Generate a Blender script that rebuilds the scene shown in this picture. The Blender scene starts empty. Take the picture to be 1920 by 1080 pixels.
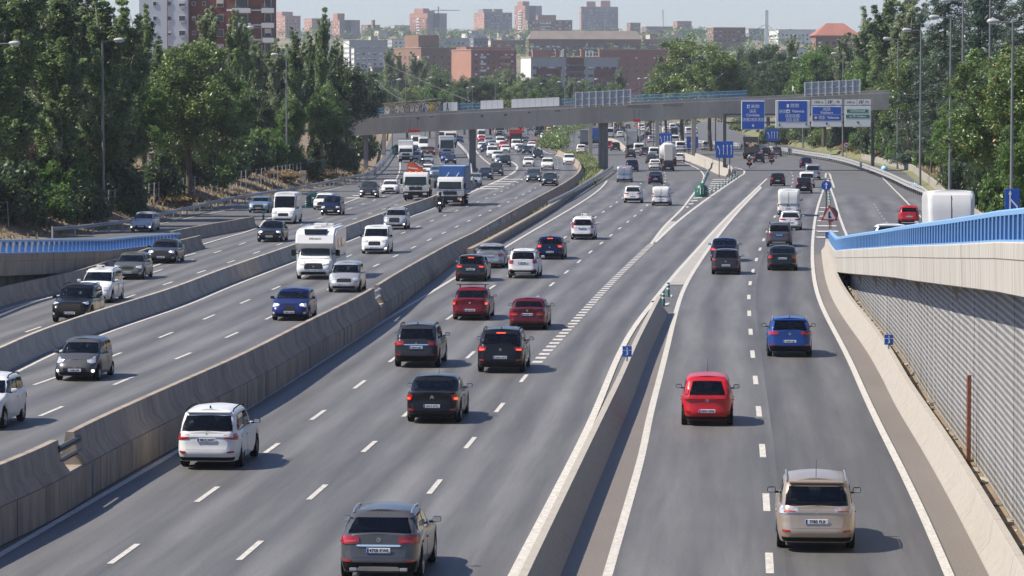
import bpy, bmesh, math, random
import numpy as np
from mathutils import Vector, Matrix, Euler
random.seed(7); RNG = np.random.default_rng(7)
S = bpy.context.scene
_o1 = 'first second third fourth fifth sixth seventh eighth ninth tenth eleventh twelfth thirteenth fourteenth fifteenth sixteenth seventeenth eighteenth nineteenth'.split()
def ordw(n):                                     # 0 -> first, 1 -> second ...
    if n < 19: return _o1[n]
    t = ['twenty', 'thirty', 'forty', 'fifty'][(n + 1) // 10 - 2]; k = (n + 1) % 10; return t + '-' + _o1[k - 1] if k else t[:-1] + 'ieth'
COL = S.collection
PI = math.pi
# ---------------------------------------------------------------- camera
FPX, HOR, CAMH = 6400.0, 177.0, 10.6          # focal length in photo pixels, horizon row, eye height
PITCH = math.atan((540 - HOR) / FPX)
cd = bpy.data.cameras.new('camera'); cam = bpy.data.objects.new('camera', cd); COL.objects.link(cam)
cd.sensor_width = 36; cd.lens = FPX / 1920 * 36; cd.clip_start = 1; cd.clip_end = 30000
cam.location = (0, 0, CAMH); cam.rotation_euler = (PI / 2 - PITCH, 0, 0)
S.camera = cam
S.render.resolution_x, S.render.resolution_y = 1024, 576
# ---------------------------------------------------------------- sky, sun, exposure
SUN_EL, SUN_AZ = math.radians(51), math.radians(-97)      # azimuth measured from +Y towards +X
w = bpy.data.worlds.new('World'); S.world = w; w.use_nodes = True
nt = w.node_tree; bg = nt.nodes['Background']
sk = nt.nodes.new('ShaderNodeTexSky'); sk.sky_type = 'NISHITA'; sk.sun_disc = False
sk.sun_elevation = SUN_EL; sk.sun_rotation = SUN_AZ; sk.air_density = 1.0; sk.dust_density = 0.9; sk.ozone_density = 4.5; sk.altitude = 650
tn = nt.nodes.new('ShaderNodeVectorMath'); tn.operation = 'MULTIPLY'; tn.inputs[1].default_value = (.97, .95, 1.07); nt.links.new(sk.outputs[0], tn.inputs[0]); nt.links.new(tn.outputs[0], bg.inputs[0]); bg.inputs[1].default_value = 0.088
sl = bpy.data.lights.new('sun', 'SUN'); sl.energy = 5.0; sl.angle = math.radians(0.53); sl.color = (1, 0.92, 0.80)
so = bpy.data.objects.new('sun', sl); COL.objects.link(so)
sv = Vector((math.sin(SUN_AZ) * math.cos(SUN_EL), math.cos(SUN_AZ) * math.cos(SUN_EL), math.sin(SUN_EL)))
so.rotation_euler = sv.to_track_quat('Z', 'Y').to_euler(); so.location = (-60, 60, 90)
S.view_settings.view_transform = 'Standard'; S.view_settings.look = 'None'; S.view_settings.gamma = 1
S.view_settings.use_curve_mapping = False; S.view_settings.exposure = 0.68
S.render.engine = 'CYCLES'
try:
    S.cycles.max_bounces = 6; S.cycles.diffuse_bounces = 3; S.cycles.glossy_bounces = 3; S.cycles.transparent_max_bounces = 8
    S.cycles.volume_bounces = 0; S.cycles.caustics_reflective = False; S.cycles.caustics_refractive = False
except Exception: pass
# ---------------------------------------------------------------- pixel <-> world
_f = Vector((0, math.cos(PITCH), -math.sin(PITCH))); _u = Vector((0, math.sin(PITCH), math.cos(PITCH)))
def ray(px, py): return _f + Vector((1, 0, 0)) * ((px - 960) / FPX) + _u * ((540 - py) / FPX)
def G(px, py, z=0.0):                           # point of the plane at height z seen at a photo pixel
    r = ray(px, py); k = (z - CAMH) / r.z
    return Vector((r.x * k, r.y * k, z))
def D(px, py, Y):                               # point at depth Y seen at a photo pixel
    r = ray(px, py); k = Y / r.y
    return Vector((r.x * k, Y, CAMH + r.z * k))
def catmull(P, sub=10):
    P = [np.array(p, float) for p in P]; out = []
    for i in range(len(P) - 1):
        p0 = P[max(i - 1, 0)]; p1 = P[i]; p2 = P[i + 1]; p3 = P[min(i + 2, len(P) - 1)]
        if i == 0: p0 = 2 * p1 - p2
        if i + 2 >= len(P): p3 = 2 * p2 - p1
        q = [max(np.linalg.norm(b - a), 1e-6) ** .5 for a, b in ((p0, p1), (p1, p2), (p2, p3))]; t0 = 0; t1 = q[0]; t2 = t1 + q[1]; t3 = t2 + q[2]
        for j in range(sub):
            t = t1 + (t2 - t1) * j / sub
            A1 = (t1 - t) / (t1 - t0) * p0 + (t - t0) / (t1 - t0) * p1; A2 = (t2 - t) / (t2 - t1) * p1 + (t - t1) / (t2 - t1) * p2
            A3 = (t3 - t) / (t3 - t2) * p2 + (t - t2) / (t3 - t2) * p3
            B1 = (t2 - t) / (t2 - t0) * A1 + (t - t0) / (t2 - t0) * A2; B2 = (t3 - t) / (t3 - t1) * A2 + (t - t1) / (t3 - t1) * A3
            out.append((t2 - t) / (t2 - t1) * B1 + (t - t1) / (t2 - t1) * B2)
    out.append(P[-1]); return out
def PX(pts, z=0.0, sub=10):                     # photo trace -> smooth world polyline on the plane z
    return [G(p[0], p[1], z) for p in catmull(pts, sub)]
class Line:                                     # x as a function of depth
    def __init__(s, pts, sub=8):
        P = PX(pts, 0, sub); s.fit(P)
    def fit(s, P):
        P.sort(key=lambda v: v.y)
        y = np.array([p.y for p in P]); x = np.array([p.x for p in P])
        r = np.linspace(1 / y[0], 1 / y[-1], 241); yy = 1 / r; q = np.interp(yy, y, x / y); K = 8
        for _ in range(2):                       # a light smoothing takes the hand-traced wobble out
            e = np.concatenate([2 * q[0] - q[K:0:-1], q, 2 * q[-1] - q[-2:-K - 2:-1]]); q = np.convolve(e, np.ones(2 * K + 1) / (2 * K + 1), 'valid')
        s.y = yy; s.x = q * yy
        s.y0, s.y1 = s.y[0], s.y[-1]
        s.k0 = (s.x[6] - s.x[0]) / (s.y[6] - s.y[0]); s.k1 = (s.x[-1] - s.x[-4]) / (s.y[-1] - s.y[-4])
    def __call__(s, y):
        if y < s.y0: return s.x[0] + s.k0 * (y - s.y0)
        if y > s.y1: return s.x[-1] + s.k1 * (y - s.y1)
        return float(np.interp(y, s.y, s.x))
    def tan(s, y, h=None):
        h = h or 6 + y * .02; v = Vector((s(y + h) - s(y - h), 2 * h, 0)); return v.normalized()
    def poly(s, a, b, step=3.0, off=0.0, z=0.0):
        n = max(2, int(abs(b - a) / step)); out = []
        for i in range(n + 1):
            y = a + (b - a) * i / n; t = s.tan(y)
            out.append(Vector((s(y) + off * t.y, y - off * t.x, z(y) if callable(z) else z)))
        return out
# ---------------------------------------------------------------- mesh builder
class MB:
    def __init__(s): s.v = []; s.f = []; s.m = []; s.uv = None
    def add(s, v, f, m=0):
        o = len(s.v); s.v += [tuple(p) for p in v]; s.f += [tuple(i + o for i in q) for q in f]; s.m += [m] * len(f); return s
    def box(s, c, d, m=0, rot=None, taper=1.0):
        hx, hy, hz = d[0] / 2, d[1] / 2, d[2] / 2; k = taper
        v = [(-hx, -hy, -hz), (hx, -hy, -hz), (hx, hy, -hz), (-hx, hy, -hz), (-hx * k, -hy * k, hz), (hx * k, -hy * k, hz), (hx * k, hy * k, hz), (-hx * k, hy * k, hz)]
        if rot is not None: v = [rot @ Vector(p) for p in v]
        return s.add([(p[0] + c[0], p[1] + c[1], p[2] + c[2]) for p in v], [(0, 3, 2, 1), (4, 5, 6, 7), (0, 1, 5, 4), (1, 2, 6, 5), (2, 3, 7, 6), (3, 0, 4, 7)], m)
    def bbox(s, c, d, r=.03, m=0, rot=None):    # box with chamfered edges
        bm = bmesh.new(); bmesh.ops.create_cube(bm, size=1); bmesh.ops.scale(bm, vec=d, verts=bm.verts)
        bmesh.ops.bevel(bm, geom=list(bm.edges), offset=min(r, min(d) * .45), segments=2, profile=.6, affect='EDGES')
        if rot is not None: bmesh.ops.transform(bm, matrix=rot.to_4x4(), verts=bm.verts)
        bm.verts.index_update(); v = [(p.co.x + c[0], p.co.y + c[1], p.co.z + c[2]) for p in bm.verts]; f = [[q.index for q in g.verts] for g in bm.faces]; bm.free()
        return s.add(v, f, m)
    def tube(s, P, r, n=8, m=0, cap=True):
        P = [Vector(p) for p in P]; R = r if isinstance(r, (list, tuple)) else [r] * len(P); v = []; f = []
        for i, p in enumerate(P):
            t = (P[min(i + 1, len(P) - 1)] - P[max(i - 1, 0)]).normalized()
            a = t.cross(Vector((0, 0, 1)) if abs(t.z) < .95 else Vector((1, 0, 0))).normalized(); b = t.cross(a)
            v += [p + (a * math.cos(2 * PI * j / n) + b * math.sin(2 * PI * j / n)) * R[i] for j in range(n)]
        for i in range(len(P) - 1):
            for j in range(n): f.append((i * n + j, i * n + (j + 1) % n, (i + 1) * n + (j + 1) % n, (i + 1) * n + j))
        if cap: f += [tuple(range(n))[::-1], tuple((len(P) - 1) * n + j for j in range(n))]
        return s.add(v, f, m)
    def lathe(s, prof, c=(0, 0, 0), axis='z', n=16, m=0):   # prof: (radius, height)
        v = []; f = []
        for r, h in prof:
            for j in range(n):
                a = 2 * PI * j / n; q = (r * math.cos(a), r * math.sin(a), h)
                if axis == 'y': q = (q[0], q[2], q[1])
                if axis == 'x': q = (q[2], q[0], q[1])
                v.append((q[0] + c[0], q[1] + c[1], q[2] + c[2]))
        for i in range(len(prof) - 1):
            for j in range(n): f.append((i * n + j, i * n + (j + 1) % n, (i + 1) * n + (j + 1) % n, (i + 1) * n + j))
        f += [tuple(range(n))[::-1], tuple((len(prof) - 1) * n + j for j in range(n))]
        return s.add(v, f, m)
    def prism(s, outline, y0, y1, m=0, plane='xz'):  # 2-D outline extruded in depth
        n = len(outline); v = []
        for y in (y0, y1):
            for a, b in outline: v.append((a, y, b) if plane == 'xz' else ((y, a, b) if plane == 'yz' else (a, b, y)))
        f = [tuple(range(n)), tuple(range(2 * n - 1, n - 1, -1))] + [(i, n + i, n + (i + 1) % n, (i + 1) % n) for i in range(n)]
        return s.add(v, f, m)
    def sweep(s, poly, prof, m=0, closed=False, ends=True):  # prof: (lateral, height) swept along a ground line
        v = []; f = []; n = len(prof(0)) if callable(prof) else len(prof); P = [Vector(p) for p in poly]
        for i, p in enumerate(P):
            t = (P[min(i + 1, len(P) - 1)] - P[max(i - 1, 0)]); t.z = 0; t.normalize(); q = Vector((t.y, -t.x, 0))
            pr = prof(i) if callable(prof) else prof
            v += [p + q * a + Vector((0, 0, b)) for a, b in pr]
        if callable(prof): n = len(prof(0))
        for i in range(len(P) - 1):
            for j in range(n if closed else n - 1): f.append((i * n + j, i * n + (j + 1) % n, (i + 1) * n + (j + 1) % n, (i + 1) * n + j))
        if ends: f += [tuple(range(n)), tuple((len(P) - 1) * n + j for j in range(n))[::-1]]
        return s.add(v, f, m)
    def mesh(s, name, mats, smooth=None, fix=True):
        me = bpy.data.meshes.new(name); me.from_pydata(s.v, [], s.f)
        for q in (mats if isinstance(mats, (list, tuple)) else [mats]): me.materials.append(q)
        if any(s.m): me.polygons.foreach_set('material_index', s.m)
        if fix:
            bm = bmesh.new(); bm.from_mesh(me); bmesh.ops.recalc_face_normals(bm, faces=bm.faces); bm.to_mesh(me); bm.free()
        if smooth is not None:
            me.polygons.foreach_set('use_smooth', [True] * len(me.polygons))
            if smooth < 180: me.set_sharp_from_angle(angle=math.radians(smooth))
        me.update(); return me
    def build(s, name, mats, parent=None, smooth=None, loc=None, fix=True): return link(name, s.mesh(name, mats, smooth, fix), parent, loc)
def link(name, me, parent=None, loc=None, rot=None):
    o = bpy.data.objects.new(name, me); COL.objects.link(o)
    if parent is not None: o.parent = parent
    if loc is not None: o.location = loc
    if rot is not None: o.rotation_euler = rot
    return o
def tag(o, label=None, cat=None, group=None, kind=None):
    for k, v in (('label', label), ('category', cat), ('group', group), ('kind', kind)):
        if v: o[k] = v
    return o
def empty(name, loc=(0, 0, 0), rz=0.0, label=None, cat=None, group=None):
    o = bpy.data.objects.new(name, None); COL.objects.link(o); o.location = loc; o.rotation_euler = (0, 0, rz); o.empty_display_size = .2
    return tag(o, label, cat, group)
KIDS = {}
def kids(o):                                     # children, found once per source thing
    if o.name not in KIDS: KIDS[o.name] = list(o.children)
    return KIDS[o.name]
def copy_tree(o, parent=None, skip=()):
    c = o.copy(); COL.objects.link(c)
    if parent is not None: c.parent = parent
    for ch in kids(o): copy_tree(ch, c)
    return c
def structure(o): o['kind'] = 'structure'; return o
_TXT = {}
def text_mesh(t, size, mat_, ext=.003, bold=0.0, align='CENTER'):
    k = (t, size, mat_.name, bold, align)
    if k not in _TXT:
        c = bpy.data.curves.new('lettering', 'FONT'); c.body = t; c.size = size; c.extrude = ext; c.offset = bold; c.align_x = align; c.align_y = 'CENTER'; c.resolution_u = 2
        o = bpy.data.objects.new('lettering', c); COL.objects.link(o); dg = bpy.context.evaluated_depsgraph_get()
        me = bpy.data.meshes.new_from_object(o.evaluated_get(dg)); bpy.data.objects.remove(o); bpy.data.curves.remove(c)
        me.materials.clear(); me.materials.append(mat_); _TXT[k] = me
    return _TXT[k]
# ---------------------------------------------------------------- materials
def _n(t, nt_, **kw):
    n = nt_.nodes.new(t)
    for k, v in kw.items(): setattr(n, k, v)
    return n
def mat(name, col, rough=.6, metal=0.0, spec=.5, coat=0.0, var=.12, scale=6.0, stretch=(1, 1, 1), bump=0.0, emit=0.0, ecol=None, dirt=None, dirt_scale=1.2, trans=0.0, alpha=1.0, space='Object'):
    m = bpy.data.materials.new(name); m.use_nodes = True; t = m.node_tree; b = t.nodes['Principled BSDF']
    b.inputs['Roughness'].default_value = rough; b.inputs['Metallic'].default_value = metal; b.inputs['Specular IOR Level'].default_value = spec
    b.inputs['Coat Weight'].default_value = coat; b.inputs['Coat Roughness'].default_value = .05
    tc = _n('ShaderNodeTexCoord', t); mp = _n('ShaderNodeMapping', t); mp.inputs['Scale'].default_value = stretch
    t.links.new(tc.outputs[space], mp.inputs[0])
    nz = _n('ShaderNodeTexNoise', t); nz.inputs['Scale'].default_value = scale; nz.inputs['Detail'].default_value = 6; nz.inputs['Roughness'].default_value = .65
    t.links.new(mp.outputs[0], nz.inputs['Vector'])
    rp = _n('ShaderNodeValToRGB', t); c = np.array(col[:3]); lo = c * (1 - var); hi = np.minimum(c * (1 + var), 1)
    rp.color_ramp.elements[0].position = .3; rp.color_ramp.elements[1].position = .7
    rp.color_ramp.elements[0].color = (*lo, 1); rp.color_ramp.elements[1].color = (*hi, 1)
    t.links.new(nz.outputs[0], rp.inputs[0]); out = rp.outputs[0]
    if dirt is not None:
        n2 = _n('ShaderNodeTexNoise', t); n2.inputs['Scale'].default_value = dirt_scale; n2.inputs['Detail'].default_value = 8; n2.inputs['Roughness'].default_value = .7
        t.links.new(mp.outputs[0], n2.inputs['Vector'])
        r2 = _n('ShaderNodeValToRGB', t); r2.color_ramp.elements[0].position = .46; r2.color_ramp.elements[1].position = .68
        r2.color_ramp.elements[1].color = (.75, .75, .75, 1)
        t.links.new(n2.outputs[0], r2.inputs[0]); mx = _n('ShaderNodeMix', t, data_type='RGBA'); t.links.new(r2.outputs[0], mx.inputs[0]); t.links.new(out, mx.inputs[6]); mx.inputs[7].default_value = (*dirt, 1); out = mx.outputs[2]
    t.links.new(out, b.inputs['Base Color'])
    if bump:
        bp = _n('ShaderNodeBump', t); bp.inputs['Strength'].default_value = bump; bp.inputs['Distance'].default_value = .02
        t.links.new(nz.outputs[0], bp.inputs['Height']); t.links.new(bp.outputs[0], b.inputs['Normal'])
    if emit: b.inputs['Emission Color'].default_value = (*(ecol or col), 1); b.inputs['Emission Strength'].default_value = emit
    if alpha < 1: b.inputs['Alpha'].default_value = alpha
    return m
def leafmat(name, a, b_, tr=.5, blossom=None):
    m = bpy.data.materials.new(name); m.use_nodes = True; t = m.node_tree; p = t.nodes['Principled BSDF']
    g = _n('ShaderNodeNewGeometry', t); rp = _n('ShaderNodeValToRGB', t); rp.color_ramp.elements[0].color = (*a, 1); rp.color_ramp.elements[1].color = (*b_, 1)
    e = rp.color_ramp.elements
    if blossom: q = e.new(.975); q.color = (*b_, 1); q = e.new(.98); q.color = (*blossom, 1); e[-1].color = (*blossom, 1)
    t.links.new(g.outputs['Random Per Island'], rp.inputs[0])
    tc = _n('ShaderNodeTexCoord', t); nz = _n('ShaderNodeTexNoise', t); nz.inputs['Scale'].default_value = .45; nz.inputs['Detail'].default_value = 3; t.links.new(tc.outputs['Object'], nz.inputs['Vector'])
    mr = _n('ShaderNodeMapRange', t); mr.inputs[1].default_value = .35; mr.inputs[2].default_value = .65; mr.inputs[3].default_value = .7; mr.inputs[4].default_value = 1.3; t.links.new(nz.outputs[0], mr.inputs[0])
    vm = _n('ShaderNodeVectorMath', t, operation='SCALE'); t.links.new(rp.outputs[0], vm.inputs[0]); t.links.new(mr.outputs[0], vm.inputs['Scale'])
    t.links.new(vm.outputs[0], p.inputs['Base Color']); p.inputs['Roughness'].default_value = .42; p.inputs['Specular IOR Level'].default_value = .55
    tl = _n('ShaderNodeBsdfTranslucent', t); t.links.new(vm.outputs[0], tl.inputs[0]); mx = _n('ShaderNodeMixShader', t); mx.inputs[0].default_value = tr
    t.links.new(p.outputs[0], mx.inputs[1]); t.links.new(tl.outputs[0], mx.inputs[2]); t.links.new(mx.outputs[0], t.nodes['Material Output'].inputs[0])
    return m
def asphalt(name, base, lanes=True):             # UV: u in lanes, v in metres
    m = bpy.data.materials.new(name); m.use_nodes = True; t = m.node_tree; b = t.nodes['Principled BSDF']; b.inputs['Roughness'].default_value = .62; b.inputs['Specular IOR Level'].default_value = .5
    uv = _n('ShaderNodeUVMap', t); uv.uv_map = 'lane'; tc = _n('ShaderNodeTexCoord', t)
    def noise(src, sc, st, det=5, ro=.6):
        mp = _n('ShaderNodeMapping', t); mp.inputs['Scale'].default_value = st; t.links.new(src, mp.inputs[0]); n = _n('ShaderNodeTexNoise', t); n.inputs['Scale'].default_value = sc; n.inputs['Detail'].default_value = det; n.inputs['Roughness'].default_value = ro; t.links.new(mp.outputs[0], n.inputs['Vector']); return n.outputs[0]
    def mr(src, a, b_, c, d):
        q = _n('ShaderNodeMapRange', t); t.links.new(src, q.inputs[0])
        for i, x in enumerate((a, b_, c, d)): q.inputs[i + 1].default_value = x
        return q.outputs[0]
    def mul(a, b_):
        q = _n('ShaderNodeMath', t, operation='MULTIPLY'); t.links.new(a, q.inputs[0]); t.links.new(b_, q.inputs[1]); return q.outputs[0]
    v = mr(noise(tc.outputs['Object'], 14, (1, .6, 1), 4, .9), .3, .7, .72, 1.28)
    v = mul(v, mr(noise(tc.outputs['Object'], .22, (1, .35, 1), 5, .6), .3, .7, .9, 1.1))
    if lanes:
        v = mul(v, mr(noise(uv.outputs[0], 3.1, (1, .012, 1), 4, .65), .36, .64, .76, 1.2))
        sp = _n('ShaderNodeSeparateXYZ', t); t.links.new(uv.outputs[0], sp.inputs[0])
        w_ = _n('ShaderNodeMath', t, operation='MULTIPLY'); w_.inputs[1].default_value = 4 * PI; t.links.new(sp.outputs[0], w_.inputs[0])
        c_ = _n('ShaderNodeMath', t, operation='COSINE'); t.links.new(w_.outputs[0], c_.inputs[0]); v = mul(v, mr(c_.outputs[0], -1, 1, 1.15, .80))
    cr = _n('ShaderNodeVectorMath', t, operation='SCALE'); cr.inputs[0].default_value = base; t.links.new(v, cr.inputs['Scale'])
    t.links.new(cr.outputs[0], b.inputs['Base Color'])
    bp = _n('ShaderNodeBump', t); bp.inputs['Strength'].default_value = .25; bp.inputs['Distance'].default_value = .01; t.links.new(noise(tc.outputs['Object'], 40, (1, 1, 1), 2), bp.inputs['Height']); t.links.new(bp.outputs[0], b.inputs['Normal'])
    return m
def glass(name, tint, gloss=1.0):
    m = bpy.data.materials.new(name); m.use_nodes = True; t = m.node_tree; p = t.nodes['Principled BSDF']; p.inputs['Base Color'].default_value = (.006, .008, .008, 1); p.inputs['Roughness'].default_value = .03; p.inputs['Specular IOR Level'].default_value = .5
    tr = _n('ShaderNodeBsdfTransparent', t); tr.inputs[0].default_value = (*tint, 1); fr = _n('ShaderNodeFresnel', t); fr.inputs[0].default_value = 1.5; mr = _n('ShaderNodeMath', t, operation='MULTIPLY_ADD'); mr.inputs[1].default_value = 1.0; mr.inputs[2].default_value = .10 * gloss; t.links.new(fr.outputs[0], mr.inputs[0])
    gl = _n('ShaderNodeBsdfGlossy', t); gl.inputs['Roughness'].default_value = .03; mx = _n('ShaderNodeMixShader', t); t.links.new(fr.outputs[0], mx.inputs[0]); t.links.new(tr.outputs[0], mx.inputs[1]); t.links.new(gl.outputs[0], mx.inputs[2]); t.links.new(mx.outputs[0], t.nodes['Material Output'].inputs[0]); return m
M = {}
def mk(k, *a, **kw): M[k] = mat(k, *a, **kw)
M['asphalt'] = asphalt('asphalt', (.100, .098, .096)); M['asphalt_plain'] = asphalt('asphalt_plain', (.095, .092, .088), False); M['asphalt_light'] = asphalt('asphalt_light', (.145, .125, .106), False)
M['asphalt_dark'] = asphalt('asphalt_dark', (.080, .078, .076))
mk('road_paint', (.46, .44, .40), .75, var=.18, scale=3, dirt=(.17, .165, .155), dirt_scale=9)
mk('concrete', (.36, .315, .255), .85, var=.14, scale=2.2, stretch=(1, 1, .4), bump=.2, dirt=(.17, .15, .125), dirt_scale=.8)
mk('concrete_pale', (.315, .29, .25), .88, var=.07, scale=11, bump=.06, dirt=(.25, .23, .195), dirt_scale=3)
mk('concrete_dark', (.27, .225, .175), .88, var=.2, scale=2.4, stretch=(1, 1, .25), bump=.2, dirt=(.10, .085, .07), dirt_scale=.8)
mk('concrete_streaked', (.41, .39, .35), .85, var=.12, scale=3.2, stretch=(1, 1, .06), bump=.15, dirt=(.21, .19, .165), dirt_scale=2.2)
mk('girder', (.47, .42, .355), .85, var=.08, scale=.6, stretch=(1, 1, .3), dirt=(.33, .29, .25), dirt_scale=.25)
mk('soil', (.17, .125, .08), .95, var=.3, scale=.9, dirt=(.24, .19, .11), dirt_scale=.35)
mk('dry_grass', (.30, .225, .12), .95, var=.35, scale=.6, dirt=(.10, .10, .045), dirt_scale=.22)
mk('galvanised', (.34, .345, .35), .5, metal=.6, var=.1, scale=3); mk('lamp_pole', (.17, .175, .18), .55, metal=.3, var=.1, scale=2); mk('galvanised_matt', (.36, .365, .36), .6, metal=.2, var=.1, scale=2)
mk('post_dark', (.06, .06, .06), .6, var=.15); mk('rust', (.23, .085, .045), .85, var=.3, scale=5)
mk('rail_blue', (.165, .325, .56), .5, var=.08, scale=3, dirt=(.2, .34, .55), dirt_scale=2)
mk('rail_sunlit', (.24, .45, .74), .5, var=.05); mk('baluster_shaded_blue', (.04, .135, .36), .5, var=.1)  # edge blue lightened as sunlit, baluster blue darkened as the plates' shaded faces
mk('sign_blue', (.012, .085, .40), .35, var=.05); mk('sign_white', (.66, .66, .63), .45, var=.05); mk('sign_green', (.01, .17, .10), .4, var=.05); mk('sign_red', (.5, .02, .025), .4, var=.05)
mk('ink', (.012, .012, .014), .5, var=.05); mk('letter_white', (.78, .78, .76), .4, var=.03)
mk('green_plastic', (.008, .085, .055), .4, var=.15); mk('band_white', (.7, .72, .7), .4, var=.05)
mk('panel_steel', (.33, .34, .35), .5, metal=.15, var=.08, scale=.9)
mk('black_plastic', (.013, .013, .014), .75, spec=.12, var=.15, scale=12); mk('chrome', (.75, .76, .78), .12, metal=1.0, var=.03); mk('silver_trim', (.52, .53, .54), .3, metal=.8, var=.05)
mk('tyre', (.013, .013, .013), .9, spec=.1, var=.2, scale=20); mk('rim_silver', (.42, .43, .44), .28, metal=.85, var=.06); mk('rim_dark', (.08, .08, .085), .35, metal=.7, var=.06)
mk('glass_dark', (.008, .010, .011), .04, spec=.32, var=.05); mk('glass_tint', (.02, .027, .027), .05, spec=.45, var=.25, scale=2.2)
M['glass_clear'] = glass('glass_clear', (.62, .68, .66)); M['glass_privacy'] = glass('glass_privacy', (.22, .24, .24)); mk('interior', (.022, .021, .02), .8, var=.2, scale=8); mk('seat', (.035, .034, .034), .85, var=.2, scale=10); mk('lamp_red', (.30, .008, .012), .18, coat=.6, var=.1, scale=14); mk('lamp_bright', (.5, .03, .02), .15, coat=.6, var=.2, scale=20); mk('lamp_lit', (.8, .03, .015), .2, emit=2.2, ecol=(1, .06, .02)); mk('lamp_clear', (.5, .52, .54), .12, metal=.25, coat=.8, var=.35, scale=16)
mk('lamp_amber', (.8, .22, .02), .25, emit=.9, ecol=(1, .3, .03)); mk('lamp_on', (.9, .9, .86), .2, emit=2.2, ecol=(1, .97, .9))
mk('plate_white', (.72, .73, .74), .45, var=.03); mk('plate_blue', (.01, .05, .32), .45, var=.03); mk('vtc_blue', (.03, .13, .5), .45, var=.03)
mk('skin', (.42, .25, .18), .6, var=.05)
def paint(name, col, metallic=.0, rough=.32):
    k = 'paint_' + name
    if k not in M: M[k] = mat(k, col, rough * (.75 if max(col) < .06 else 1), metal=metallic, spec=.2 if max(col) < .06 else .32, coat=.22 if max(col) < .06 else .3, var=.03, scale=1.1, dirt=tuple(c * .93 + .003 for c in col), dirt_scale=1.2)
    return M[k]
for _k, _c, _m in (('white', (.60, .60, .59), 0), ('black', (.008, .008, .010), .0), ('grey', (.085, .085, .09), .4), ('silver', (.40, .41, .42), .6), ('darkgrey', (.035, .036, .04), .3), ('red', (.42, .012, .018), .1), ('maroon', (.10, .008, .014), .2), ('darkred', (.16, .008, .016), .3), ('blue', (.016, .055, .22), .35), ('navy', (.008, .014, .05), .3), ('royal', (.01, .018, .105), .4), ('beige', (.42, .34, .265), .55), ('greenish', (.016, .028, .03), .4), ('greygreen', (.11, .115, .10), .5), ('slate', (.055, .07, .09), .4), ('yellow', (.62, .40, .03), 0), ('cream', (.56, .52, .44), 0), ('lightblue', (.16, .24, .33), .4)):
    paint(_k, _c, _m)
# ================================================================ reference lines of the carriageways (photo traces)
LB = Line([(200.5, 1061.7), (364.6, 944.5), (497, 849.5), (582, 789), (663.4, 729.8), (730, 679), (836.8, 599.8), (918, 542), (1056, 447), (1115.6, 409), (1156.5, 380), (1200.8, 344.7)])
LC = Line([(443, 1055), (576, 940), (678, 850), (755, 783), (874, 673), (999, 563.5), (1059, 513), (1104, 475), (1143, 443), (1177, 417), (1214, 386), (1244, 357), (1259, 338), (1261, 325), (1250, 311), (1230, 297), (1205, 282), (1180, 268), (1165, 255), (1158, 245), (1154, 236)])
LD = Line([(802.3, 929), (873.8, 840), (928.5, 774.8), (975.4, 718), (1010, 676), (1082, 598.6), (1145, 531), (1223, 456)])
CEN_L = Line([(0, 1041), (156, 950), (340, 842), (560, 706), (638, 656), (716, 604), (789, 560), (939, 469), (1004, 429), (1056, 401), (1103, 372), (1134, 351), (1156, 335), (1158, 324), (1148, 312), (1130, 298), (1112, 284), (1098, 272)])
CEN_R = Line([(958, 1080), (1101, 800), (1167, 646), (1208, 583), (1229, 562), (1246, 536), (1290, 487), (1330, 442), (1363.5, 406), (1400, 371), (1435, 338)])
GOR_L = Line([(1222, 456), (1246, 424), (1277.6, 393), (1300, 364), (1317, 342), (1321, 328), (1313, 319), (1298, 310.5), (1284, 305), (1255, 294), (1225, 282)])
GOR_R = Line([(1228, 454), (1272, 414), (1327, 372), (1369, 343), (1392, 328)])
RGT_L = Line([(1139, 1080), (1207, 840), (1214, 800), (1247, 669), (1270, 575), (1283, 536), (1306, 500), (1343, 446), (1400, 378), (1428, 351)])
RGT_R = Line([(1780, 1080), (1732, 969), (1689, 878), (1653, 807), (1621.6, 741), (1590, 669), (1565, 622), (1543, 581), (1531, 550), (1526, 525), (1523, 495), (1522.5, 470), (1524, 450), (1526, 420), (1530, 397), (1536, 375), (1545, 352), (1552, 336)])
RGT_M = Line([(1443, 1060), (1437, 942), (1430, 847), (1423, 774), (1417, 715), (1411, 666), (1407.5, 623), (1404.7, 588), (1402.5, 557), (1404.6, 531), (1411, 508), (1418.5, 486), (1432, 447), (1450, 409), (1468, 380), (1484, 355), (1495, 335), (1500, 320), (1482, 303), (1440, 285), (1400, 272), (1350, 260), (1320, 250)])
RMP_L = Line([(1587, 445), (1580, 425), (1572, 400), (1565, 375), (1558, 355), (1552, 336)])
O1A = Line([(104, 768), (225, 717), (407, 641), (484, 606), (601, 550), (692, 504), (765, 469), (848, 429), (914, 397.5), (963, 373.7), (1005, 354), (1040, 330), (1052, 312), (1048, 296), (1033, 280), (1010, 265), (985, 252), (968, 243), (958, 236)])
O1B = Line([(58, 724), (103, 709), (265, 647), (351.5, 612), (422.7, 581.7), (541, 530), (671, 472.5), (737, 445), (792.5, 421), (844, 400), (901, 377), (945, 357.5), (985, 335), (1004, 316), (1004, 300), (985, 284), (962, 268), (940, 254), (926, 243)])
O2A = Line([(57, 584.5), (105, 603 - 24), (250, 554 - 20), (322.5, 529 - 8), (385, 507), (439, 489), (535, 455.5), (601, 427), (644, 417.5), (704, 397), (756, 380), (800, 356), (828, 334), (838, 312), (832, 292), (815, 272), (795, 258)])
O2 = Line([(80, 612), (250, 554), (322.5, 529), (385, 507), (439, 489), (541, 452), (644, 417.5), (704, 397), (756, 380), (800, 356), (824, 336), (830, 314), (822, 294), (806, 274), (790, 258)])
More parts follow.
